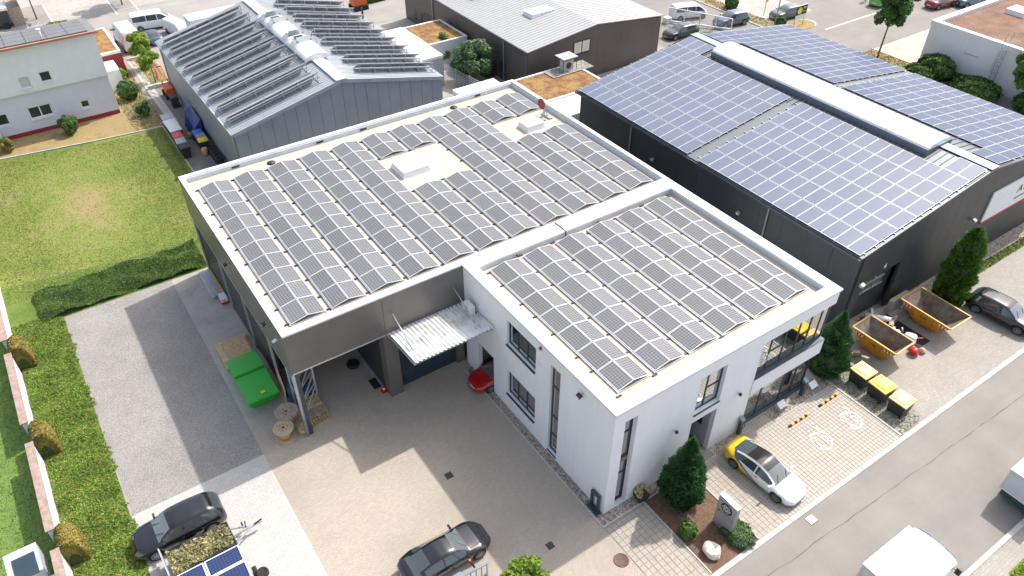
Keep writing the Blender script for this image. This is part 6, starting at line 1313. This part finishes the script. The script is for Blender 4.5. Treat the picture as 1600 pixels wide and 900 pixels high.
# ================================================================ PERSON at the top edge (legs in view)
def person(label, x, y, rz):
    t = thing('person', label, 'person', (x, y, 0), rz)
    def skin(name, vs, es, rad, m, root=0):
        me = bpy.data.meshes.new(name); me.from_pydata(vs, es, []); o = bpy.data.objects.new(name, me); COL.objects.link(o)
        md = o.modifiers.new('s', 'SKIN'); sv = me.skin_vertices[0].data
        for i, r_ in enumerate(rad): sv[i].radius = (r_, r_)
        sv[root].use_root = True
        o.modifiers.new('u', 'SUBSURF').levels = 1; o.modifiers['u'].render_levels = 1
        dg_ = bpy.context.evaluated_depsgraph_get(); dg_.update(); nm = bpy.data.meshes.new_from_object(o.evaluated_get(dg_)); bpy.data.objects.remove(o)
        nm.materials.clear(); nm.materials.append(m); nm.polygons.foreach_set('use_smooth', [True] * len(nm.polygons)); q = bpy.data.objects.new(name, nm); COL.objects.link(q); q.parent = t; return q
    vs = [(0, 0, .95), (0, 0, 1.15), (.02, 0, 1.38), (0, .17, 1.42), (-.02, .25, 1.15), (.08, .26, .9), (0, -.17, 1.42), (.05, -.25, 1.15), (-.02, -.26, .9), (.02, 0, 1.5), (.03, 0, 1.62), (.04, 0, 1.74),
          (0, .1, .9), (.16, .11, .5), (.12, .11, .09), (.26, .12, .04), (0, -.1, .9), (-.08, -.11, .5), (-.26, -.11, .12), (-.16, -.11, .04)]
    es = [(0, 1), (1, 2), (2, 3), (3, 4), (4, 5), (2, 6), (6, 7), (7, 8), (2, 9), (9, 10), (10, 11), (0, 12), (12, 13), (13, 14), (14, 15), (0, 16), (16, 17), (17, 18), (18, 19)]
    skin('body', vs, es, [.15, .14, .15, .07, .055, .045, .07, .055, .045, .055, .1, .08, .1, .07, .05, .04, .1, .07, .05, .04], mat('dark_clothes', (.04, .045, .06), .8))
    mb = MB(); mb.lathe([(.0, -.13), (.075, -.09), (.095, 0), (.085, .08), (.03, .125)], (.04, 0, 1.68), seg=14); mb.build('head', mat('skin_tone', (.45, .28, .2), .6), t, world=False)
    mb = MB(); mb.lathe([(.10, 0), (.10, .06), (.06, .125), (.01, .14)], (.02, 0, 1.69), seg=14); mb.build('hair', mat('hair_dark', (.03, .02, .015), .8), t, world=False)
person('person in dark clothes walking on the paving at the top edge beside the green car', 78.35, 41.2, R(200))

# ================================================================ PLANTS
G_DARK = leafmat('leaf_dark', [(0.039, 0.095, 0.03), (0.075, 0.16, 0.043), (0.128, 0.234, 0.064)], .15)
G_CON = leafmat('leaf_conifer', [(0.032, 0.099, 0.044), (0.06, 0.163, 0.06), (0.122, 0.258, 0.082)], .1)
G_THU = leafmat('leaf_thuja', [(0.057, 0.13, 0.019), (0.098, 0.212, 0.029), (0.195, 0.325, 0.057)], .15)
G_MID = leafmat('leaf_mid', [(0.05, 0.125, 0.025), (0.088, 0.188, 0.037), (0.15, 0.263, 0.062)], .25)
G_LIME = leafmat('leaf_lime', [(.12, .22, .02), (.20, .32, .03), (.33, .42, .06)], .3)
G_SAGE = leafmat('leaf_sage', [(0.075, 0.138, 0.056), (0.125, 0.213, 0.088), (0.213, 0.3, 0.138)], .25)
G_COV = leafmat('leaf_cover', [(0.072, 0.174, 0.022), (0.145, 0.275, 0.036), (0.29, 0.377, 0.072), (0.377, 0.319, 0.102)], .2)
G_COVD = leafmat('leaf_cover_dark', [(0.08, 0.14, 0.035), (0.13, 0.21, 0.055), (0.20, 0.29, 0.08)], .15)
G_OLIVE = leafmat('leaf_olive', [(0.156, 0.132, 0.024), (0.24, 0.204, 0.036), (0.36, 0.252, 0.072)], .15)
G_DRY = leafmat('leaf_dry', [(.26, .28, .10), (.44, .42, .20), (.56, .44, .28), (.18, .22, .07)], .15)
BARK = mat('bark', (.16, .12, .09), .9, var=.25, vs=5, fine=.2, fs=20)
CORE = mat('foliage_core', (.045, .075, .028), .95, var=.3, vs=3)  # solid dark filler; shade between the leaves put into its colour
def cluster(c, rad, n, size, nclump=14, cr=.38, flat=1.0, shell=(.55, .95), up=.35):
    c = np.array(c); rad = np.array(rad, float)
    cc = rvec(nclump) * NR.uniform(*shell, (nclump, 1)); cc[:, 2] = np.where(cc[:, 2] < -.75, -cc[:, 2] * .5, cc[:, 2])
    k = NR.integers(0, nclump, n); d = rvec(n); rr = cr * NR.uniform(.65, 1.05, (n, 1)) * NR.uniform(.7, 1.3, nclump)[k][:, None]
    P = c + (cc[k] + d * rr) * rad; nr = d + np.array([0, 0, up]) + NR.normal(size=(n, 3)) * .45; nr /= np.linalg.norm(nr, axis=1)[:, None]
    U = perp(nr); V = np.cross(nr, U); s = size * NR.uniform(.6, 1.3, (n, 1)); return P, U * s, V * s
def tree(label, x, y, h, crown, m, n, size, cat='tree', name='tree', trunk_r=.09, lean=(0, 0), z0=.32, group=None, limbs=6, **kw):
    """crown = (rx, ry, rz) centred so that its top is at h"""
    t = thing(name, label, cat, (x, y, 0), 0, group); rz = crown[2]; cz = h - rz; cx, cy = lean
    tp = [(0, 0, 0), (cx * .3, cy * .3, cz * .45), (cx * .7, cy * .7, cz * .8), (cx, cy, cz + rz * .5)]
    mb = MB(); mb.tube(tp, [trunk_r, trunk_r * .8, trunk_r * .65, trunk_r * .25], 8); mb.build('trunk', BARK, t, world=False)
    for k in range(limbs):
        a = 2 * PI * k / limbs + NR.uniform(-.4, .4); z = cz - rz * .5 + rz * .9 * k / limbs; mb = MB()
        mb.tube([(cx * .8, cy * .8, z), (cx + crown[0] * .4 * math.cos(a), cy + crown[1] * .4 * math.sin(a), z + .3), (cx + crown[0] * .75 * math.cos(a), cy + crown[1] * .75 * math.sin(a), z + rz * .45)], [trunk_r * .45, trunk_r * .3, trunk_r * .1], 6); mb.build('limb', BARK, t, world=False)
    P, U, V = cluster((cx, cy, cz), crown, n, size, **kw); quadcloud('crown', P, U, V, m, t, kind='stuff')
    return t
def bush(label, x, y, rad, m, n, size, h=None, cat='shrub', name='shrub', round_=True, group=None, core=True, **kw):
    t = thing(name, label, cat, (x, y, 0), 0, group); rz = rad[2]
    if core:
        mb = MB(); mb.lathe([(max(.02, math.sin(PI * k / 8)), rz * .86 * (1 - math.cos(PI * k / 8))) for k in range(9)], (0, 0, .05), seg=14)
        mb.v = [(a * rad[0] * .84, b * rad[1] * .84, c) for a, b, c in mb.v]; mb.build('shade_core', CORE, t, world=False)
    if round_:
        d = rvec(n); bmp_ = 1 + .07 * np.sin(d[:, :1] * 9 + d[:, 1:2] * 7) + .05 * np.sin(d[:, 2:3] * 13 + d[:, :1] * 5) + NR.normal(size=(n, 1)) * .05; P = np.array([0, 0, rz]) + d * np.array(rad) * bmp_ * NR.uniform(.88, 1.0, (n, 1))
        nr = d + NR.normal(size=(n, 3)) * .5; nr /= np.linalg.norm(nr, axis=1)[:, None]; U = perp(nr); V = np.cross(nr, U); s = size * NR.uniform(.6, 1.3, (n, 1)); U *= s; V *= s
    else: P, U, V = cluster((0, 0, rz), rad, n, size, **kw)
    P[:, 2] = np.maximum(P[:, 2], .03); quadcloud('foliage', P, U, V, m, t, kind='stuff'); return t
def conifer(label, x, y, h, r, m, n, size, prof, name='conifer', spike=.12, seedk=11):
    t = thing(name, label, 'conifer', (x, y, 0)); mb = MB(); mb.tube([(0, 0, 0), (0, 0, h * .9)], [.09, .02], 8); mb.build('trunk', BARK, t, world=False)
    f = lambda z: np.interp(z, [p[0] for p in prof], [p[1] for p in prof])
    mb = MB(); mb.lathe([(max(.02, r * float(f(k / 12)) * .80), h * .97 * k / 12 + .02) for k in range(13)], seg=16); mb.build('shade_core', CORE, t, world=False)
    # drooping branch tips grouped in boughs
    nb = 300; zb = NR.beta(1.05, 1.25, nb); ab = NR.uniform(0, 2 * PI, nb); k = NR.integers(0, nb, n)
    z = np.clip(zb[k] + NR.normal(size=n) * .018, .01, 1); a = ab[k] + NR.normal(size=n) * .09 / np.maximum(.3, f(z)); lob = 1 + .10 * np.sin(5 * a + 9 * z) + .08 * np.sin(seedk * z * 3 + 3 * a)
    rr = r * f(z) * lob * (NR.uniform(.78, 1.0, n) + NR.uniform(-.02, .12, nb)[k]); P = np.stack([rr * np.cos(a), rr * np.sin(a), z * h + rr * .12], 1)
    o = np.stack([np.cos(a), np.sin(a), np.full(n, .9)], 1) + NR.normal(size=(n, 3)) * .3; o /= np.linalg.norm(o, axis=1)[:, None]
    U = perp(o) * (size * .42 * NR.uniform(.6, 1.3, (n, 1))); V = o * (size * spike / .12 * NR.uniform(.6, 1.4, (n, 1))); P[:, 2] = np.maximum(P[:, 2], .05)
    quadcloud('foliage', P, U, V, m, t, kind='stuff'); return t
conifer('large dark green cone-shaped conifer in the mulch bed at the office entrance', 4.05, -1.6, 5.3, 1.12, G_CON, 30000, .07, [(0, .62), (.08, .9), (.22, 1), (.42, .86), (.62, .60), (.8, .34), (1, .03)])
conifer('dark green conifer at the right end of the shop windows', 18.5, .3, 5.1, 1.2, G_CON, 26000, .07, [(0, .75), (.12, .98), (.28, 1), (.5, .78), (.72, .46), (.88, .22), (1, .03)])
conifer('tall bright columnar thuja in front of the dark gable', 31.3, -.1, 6.3, 1.05, G_THU, 26000, .085, [(0, .85), (.2, 1), (.45, .95), (.7, .75), (.88, .5), (1, .12)], name='thuja', spike=.2)
bush('small round bush in the mulch bed in front of the tall conifer', 2.85, -3.4, (.45, .45, .45), G_MID, 3500, .045)
bush('low dense shrub carpet in the mulch bed right of the company sign', 5.0, -4.85, (.68, .95, .26), G_SAGE, 9000, .045, cat='ground cover', name='carpet_shrub')
t = thing('planter', 'black planter with pale shrub at the corner of the mulch bed beside the office wall', 'planter', (2.35, -.35, 0)); mb = MB(); mb.hexa([(2.08, -.6, 0), (2.62, -.6, 0), (2.62, -.1, 0), (2.08, -.1, 0), (2.0, -.68, .4), (2.7, -.68, .4), (2.7, -.02, .4), (2.0, -.02, .4)]); mb.build('pot', M['plasticblack'], t)
P, U, V = cluster((0, 0, .58), (.42, .42, .3), 2200, .045, 10); quadcloud('shrub', P, U, V, G_DRY, t, kind='stuff')
t = thing('porch_planter', 'dark planter with round clipped bush inside the porch', 'planter', (6.4, 1.0, 0)); mb = MB(); mb.cyl((6.4, 1.0, 0), .22, .6); mb.build('pot', M['plasticblack'], t); P, U, V = cluster((0, 0, 1.0), (.36, .36, .42), 2000, .05, 10); quadcloud('shrub', P, U, V, G_DARK, t, kind='stuff')
t = thing('window_plant', 'tall dark plant standing behind the ground-floor shop window', 'plant', (14.3, .8, 0)); mb = MB(); mb.cyl((14.3, .8, .05), .2, .5); mb.build('pot', M['plasticblack'], t); P, U, V = cluster((0, 0, 1.3), (.3, .3, .9), 1500, .06, 10); quadcloud('shrub', P, U, V, G_DARK, t, kind='stuff')
tree('lime green shrubby tree poking in at the bottom edge beside the yard gate', -6.0, -1.45, 2.1, (1.25, 1.1, .95), G_LIME, 6500, .06, name='small_tree', cr=.3, nclump=22, limbs=7, trunk_r=.06)
# top right trees and shrubs
tree('slender street tree with loose crown rising past the top edge near the white flat building', 63.6, 28.8, 9.6, (2.3, 2.3, 3.2), G_MID, 15000, .11, name='street_tree', trunk_r=.11, lean=(.5, 0), nclump=44, cr=.24, shell=(.3, .95))
tree('leafy tree cut by the right picture edge in front of the white flat building', 64.2, 12.6, 6.8, (2.4, 2.4, 2.3), G_MID, 17000, .10, name='street_tree', nclump=44, cr=.26, lean=(.2, .2), shell=(.3, .95))
bush('large rounded shrub at the foot of the white flat building', 64.2, 22.3, (1.5, 1.9, 1.25), G_DARK, 7000, .1); bush('lower light green shrub in front of the large rounded one', 62.8, 22.9, (1.3, 1.7, .8), G_MID, 5000, .1)
bush('wide low shrub nearer the wall ladder', 63.8, 17.3, (1.7, 2.3, .9), G_MID, 7000, .1); bush('dark low shrub between wall and wide shrub', 65.2, 20.2, (.5, 2.2, .5), G_DARK, 3000, .09); bush('shrub under the tree at the right picture edge', 64.8, 12.2, (1.5, 1.6, .9), G_DARK, 4000, .1)
bush('small round shrub on the dry island at the top, left of the traffic sign', 61.7, 49.3, (.8, .8, .8), G_DARK, 2500, .1); bush('small round shrub at the foot of the street lamp', 61.95, 41.5, (.65, .65, .65), G_MID, 2500, .09)
# yard between silver and brown halls
tree('larger sage green tree against the brown hall wall', 22.9, 49.6, 4.3, (1.8, 1.9, 1.9), G_SAGE, 9000, .1, nclump=22, trunk_r=.08); tree('smaller bright green tree next to the sedum garage', 22.4, 55.0, 3.2, (1.0, 1.0, 1.3), G_MID, 5000, .09, trunk_r=.06)
bush('low bush along the bar fence, nearer the main hall', 21.9, 46.3, (.9, 1.2, .5), G_DARK, 2500, .09); bush('low bush between the two trees by the brown hall', 22.7, 52.2, (.9, 1.3, .7), G_DARK, 2500, .09)
bush('long low hedge on the paving behind the silver hall', 24.3, 77.6, (2.6, .5, .4), G_MID, 3500, .1, cat='hedge', name='low_hedge')
# white house garden
def hedgebox(label, x, y, a, b, h, m, n): return bush(label, x, y, (a, b, h / 2), m, n, .07)
hedgebox('tall clipped dark bush at the corner of the red annex', -8.6, 72.9, .95, 1.2, 2.3, G_DARK, 5000); hedgebox('low clipped bush between the tall one and the round one', -9.2, 70.3, .8, .8, 1.0, G_DARK, 2500)
hedgebox('large round clipped bush beside the garden path', -8.9, 65.8, .95, 1.0, 1.9, G_DARK, 5000); bush('lime green small shrub beside the low clipped bush', -8.3, 71.0, (.45, .6, .6), G_LIME, 1500, .08, round_=False)
bush('slender leafy shrub where path and field meet', -8.6, 61.0, (.55, .6, .9), G_DARK, 2500, .08, round_=False, core=False); bush('goblet-shaped green shrub in front of the white house wall', -15.3, 61.3, (.8, .8, 1.0), G_MID, 3500, .08, round_=False)
bush('olive shrub near the heat pump box at the left edge', -20.7, 60.8, (.55, .6, .7), G_OLIVE, 2500, .08, round_=False)
tree('lime green ball-headed tree nearer the parked vans', -5.6, 72.6, 3.8, (1.15, 1.15, 1.0), G_LIME, 5000, .09, group='ball-headed garden trees', nclump=16, trunk_r=.06); tree('lime green ball-headed tree nearer the orange loader', -5.7, 68.3, 3.4, (1.05, 1.05, 1.0), G_LIME, 5000, .09, group='ball-headed garden trees', nclump=16, trunk_r=.06)
tree('round-crowned young tree in the paved bay at the top left', -13.2, 95.6, 5.2, (2.1, 2.1, 1.1), G_MID, 7000, .13, nclump=18); tree('young tree in the gravel bay whose stem meets the top edge', -3.1, 95.0, 5.6, (2.0, 2.0, 1.4), G_MID, 5000, .13, nclump=18)
bush('lime green round bush behind the solar roof of the white house', -11.6, 87.5, (2.0, 1.2, .9), G_LIME, 4500, .11)
# arched hedges over the garden wall
for y, lb in ((29.75, 'furthest arched brown-green hedge clipped over the garden wall'), (21.35, 'middle arched brown-green hedge clipped over the garden wall'), (13.25, 'nearest arched brown-green hedge clipped over the garden wall')):
    t = thing('arched_hedge', lb, 'hedge', (-23.9, y, 0), 0, 'arched hedges on the garden wall'); n = 9000; th = NR.uniform(0, PI, n); v = NR.uniform(-1, 1, n); rr = NR.uniform(.92, 1.05, n)
    end = NR.uniform(0, 1, n) < .25; v = np.where(end, np.sign(v), v); rr = np.where(end, NR.uniform(.55, 1.0, n), rr)
    P = np.stack([.60 * np.cos(th) * rr + .12, v * .66, 1.9 * np.sin(th) ** .8 * rr], 1); d = np.stack([np.cos(th), np.where(end, v, 0), np.sin(th)], 1) + NR.normal(size=(n, 3)) * .45; d /= np.linalg.norm(d, axis=1)[:, None]
    U = perp(d); V = np.cross(d, U); s = .055 * NR.uniform(.6, 1.3, (n, 1)); quadcloud('foliage', P, U * s, V * s, G_OLIVE, t, kind='stuff')
    mb = MB(); mb.extr([(.12 + .50 * math.cos(PI * k / 10), 1.75 * math.sin(PI * k / 10) ** .8) for k in range(11)], 'y', -.60, .60); mb.build('shade_core', CORE, t, world=False)
# ground cover, meadow and lawn tufts
def tufts(name, n, xr, yr, zf, size, m, keep=None, up=1.2, hgt=1.0):
    P = np.stack([NR.uniform(*xr, n), NR.uniform(*yr, n), np.zeros(n)], 1)
    if keep is not None: P = P[keep(P)]; n = len(P)
    P[:, 2] = zf(P) + NR.uniform(0, .6, n) * size; d = NR.normal(size=(n, 3)) * .6 + np.array([0, 0, up]); d /= np.linalg.norm(d, axis=1)[:, None]
    U = perp(d); V = np.cross(d, U); mixv = NR.uniform(0, 1, (n, 1)) < .5; V = np.where(mixv, d, V); s = size * NR.uniform(.5, 1.4, (n, 1)); o = quadcloud(name, P, U * s * .6, V * s * hgt, m, kind='stuff'); return o
def lump(P, a=.16): return a * (1 + np.sin(P[:, 0] * 2.3 + np.sin(P[:, 1] * 1.1) * 2) * .5 + np.sin(P[:, 1] * 2.9 + P[:, 0]) * .5)
edge = lambda P: P[:, 0] < -21.0 + .12 * np.sin(P[:, 1] * 1.1) + .10 * np.sin(P[:, 1] * 4.3) + .08 * np.sin(P[:, 1] * 11) + NR.uniform(-.12, .12, len(P))
o = tufts('ground_cover', 120000, (-24.1, -20.4), (-6, 34), lambda P: lump(P, .06), .05, G_COV, edge); tag(o, 'rough green and yellow ground cover between garden wall and gravel lot', 'ground cover')
kp = lambda P: (P[:, 1] < 36.9 + .12 * np.sin(P[:, 0] * 1.1)) & (P[:, 1] > 33.25 + .2 * np.sin(P[:, 0] * 2.3)) & (P[:, 1] > 33.4 - (P[:, 0] + 13) * .0)
o = tufts('hedge_strip', 90000, (-22.2, -10.9), (33.1, 37.6), lambda P: lump(P, .22), .06, G_COVD, kp); tag(o, 'dark green low hedge strip between gravel lot and meadow', 'hedge')
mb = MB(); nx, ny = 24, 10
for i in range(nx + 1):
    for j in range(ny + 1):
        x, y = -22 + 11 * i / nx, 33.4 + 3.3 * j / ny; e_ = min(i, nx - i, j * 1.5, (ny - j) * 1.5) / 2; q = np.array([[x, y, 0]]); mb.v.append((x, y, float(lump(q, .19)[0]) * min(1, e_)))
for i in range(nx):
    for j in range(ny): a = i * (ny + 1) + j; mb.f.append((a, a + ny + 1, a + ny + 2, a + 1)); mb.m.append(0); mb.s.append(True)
tag(mb.build('hedge_core', CORE, rn=False), kind='stuff', label='dark filler core of the low hedge strip, shade put into its colour', cat='hedge')
G_MEAD = leafmat('leaf_meadow', [(.15, .215, .035), (.21, .265, .06), (.29, .31, .09), (.36, .33, .15)], .2)
kf = lambda P: (((P[:, 0] + 16.6) / 3.4) ** 2 + ((P[:, 1] - 47.5) / 9) ** 2 + NR.uniform(-1.3, 1.3, len(P)) > .9) & (P[:, 1] > 36.6) & (P[:, 1] < np.where(P[:, 0] > -14, 57.6, 59.3 - (P[:, 0] + 21.7) * .12)) & (P[:, 0] < -7.95)
o = tufts('meadow_grass', 130000, (-30, -7.9), (36, 61), lambda P: 0 * P[:, 0] + .005, .045, G_MEAD, kf, hgt=1.0); tag(o, 'patchy meadow grass beyond the hedge strip', 'grass')
G_LAWN = leafmat('leaf_lawn', [(.15, .25, .06), (.19, .29, .07), (.23, .33, .09)], .2)
o = tufts('lawn_grass', 30000, (-33, -24.6), (8, 33), lambda P: 0 * P[:, 0] + .01, .045, G_LAWN); tag(o, 'short bright lawn behind the garden wall', 'grass')
o = tufts('verge_grass', 7000, (31.6, 60), (.35, 1.0), lambda P: 0 * P[:, 0] + .02, .10, G_MEAD); tag(o, 'narrow green grass strip in front of the dark gable', 'grass')
o = tufts('corner_grass', 6000, (13.6, 22), (-17.5, -14.1), lambda P: 0 * P[:, 0] + .04, .08, G_LIME, lambda P: P[:, 0] > 14.2 + .3 * np.sin(P[:, 1] * 3)); tag(o, 'bright grass patch at the lower right corner', 'grass')
o = tufts('island_weeds', 9000, (60.3, 65.4), (16, 53), lambda P: 0 * P[:, 0] + .1, .10, G_DRY, lambda P: ((P[:, 1] < 30.7) | ((P[:, 1] > 42) & (P[:, 0] < 62.1)))); tag(o, 'dry yellow weeds on the kerb islands', 'weeds')
o = tufts('dry_weeds', 12000, (-10.2, -4.4), (58.3, 76), lambda P: 0 * P[:, 0] + .01, .08, G_DRY, lambda P: ((P[:, 0] < -7.4) & (P[:, 1] < 75)) | ((P[:, 0] > -6.6) & (P[:, 1] > 67.4))); tag(o, 'dry straw-coloured grass around the garden path', 'grass')
o = tufts('weeds_between_bins', 1200, (18.1, 20.1), (-5.6, -.4), lambda P: 0 * P[:, 0] + .02, .045, G_COV); tag(o, 'small weeds in the gravel around the three bins', 'weeds')
# clippings filling the trailer
n = 9000; P = np.stack([NR.uniform(-1.5, 1.5, n), NR.uniform(-.68, .68, n), .55 + NR.uniform(0, .42, n)], 1); P[:, 2] += .12 * np.sin(P[:, 0] * 5) * np.cos(P[:, 1] * 4); c_, s_ = math.cos(R(2)), math.sin(R(2))
P = np.stack([CUTP[0] + P[:, 0] * c_ - P[:, 1] * s_, CUTP[1] + P[:, 0] * s_ + P[:, 1] * c_, P[:, 2]], 1); d = rvec(n); U = perp(d); V = np.cross(d, U); s = .05 * NR.uniform(.6, 1.4, (n, 1))
o = quadcloud('hedge_cuttings', P, U * s, V * s * 1.4, G_DRY, kind='stuff'); tag(o, 'dry yellow-green hedge cuttings heaped in the open trailer', 'cuttings')
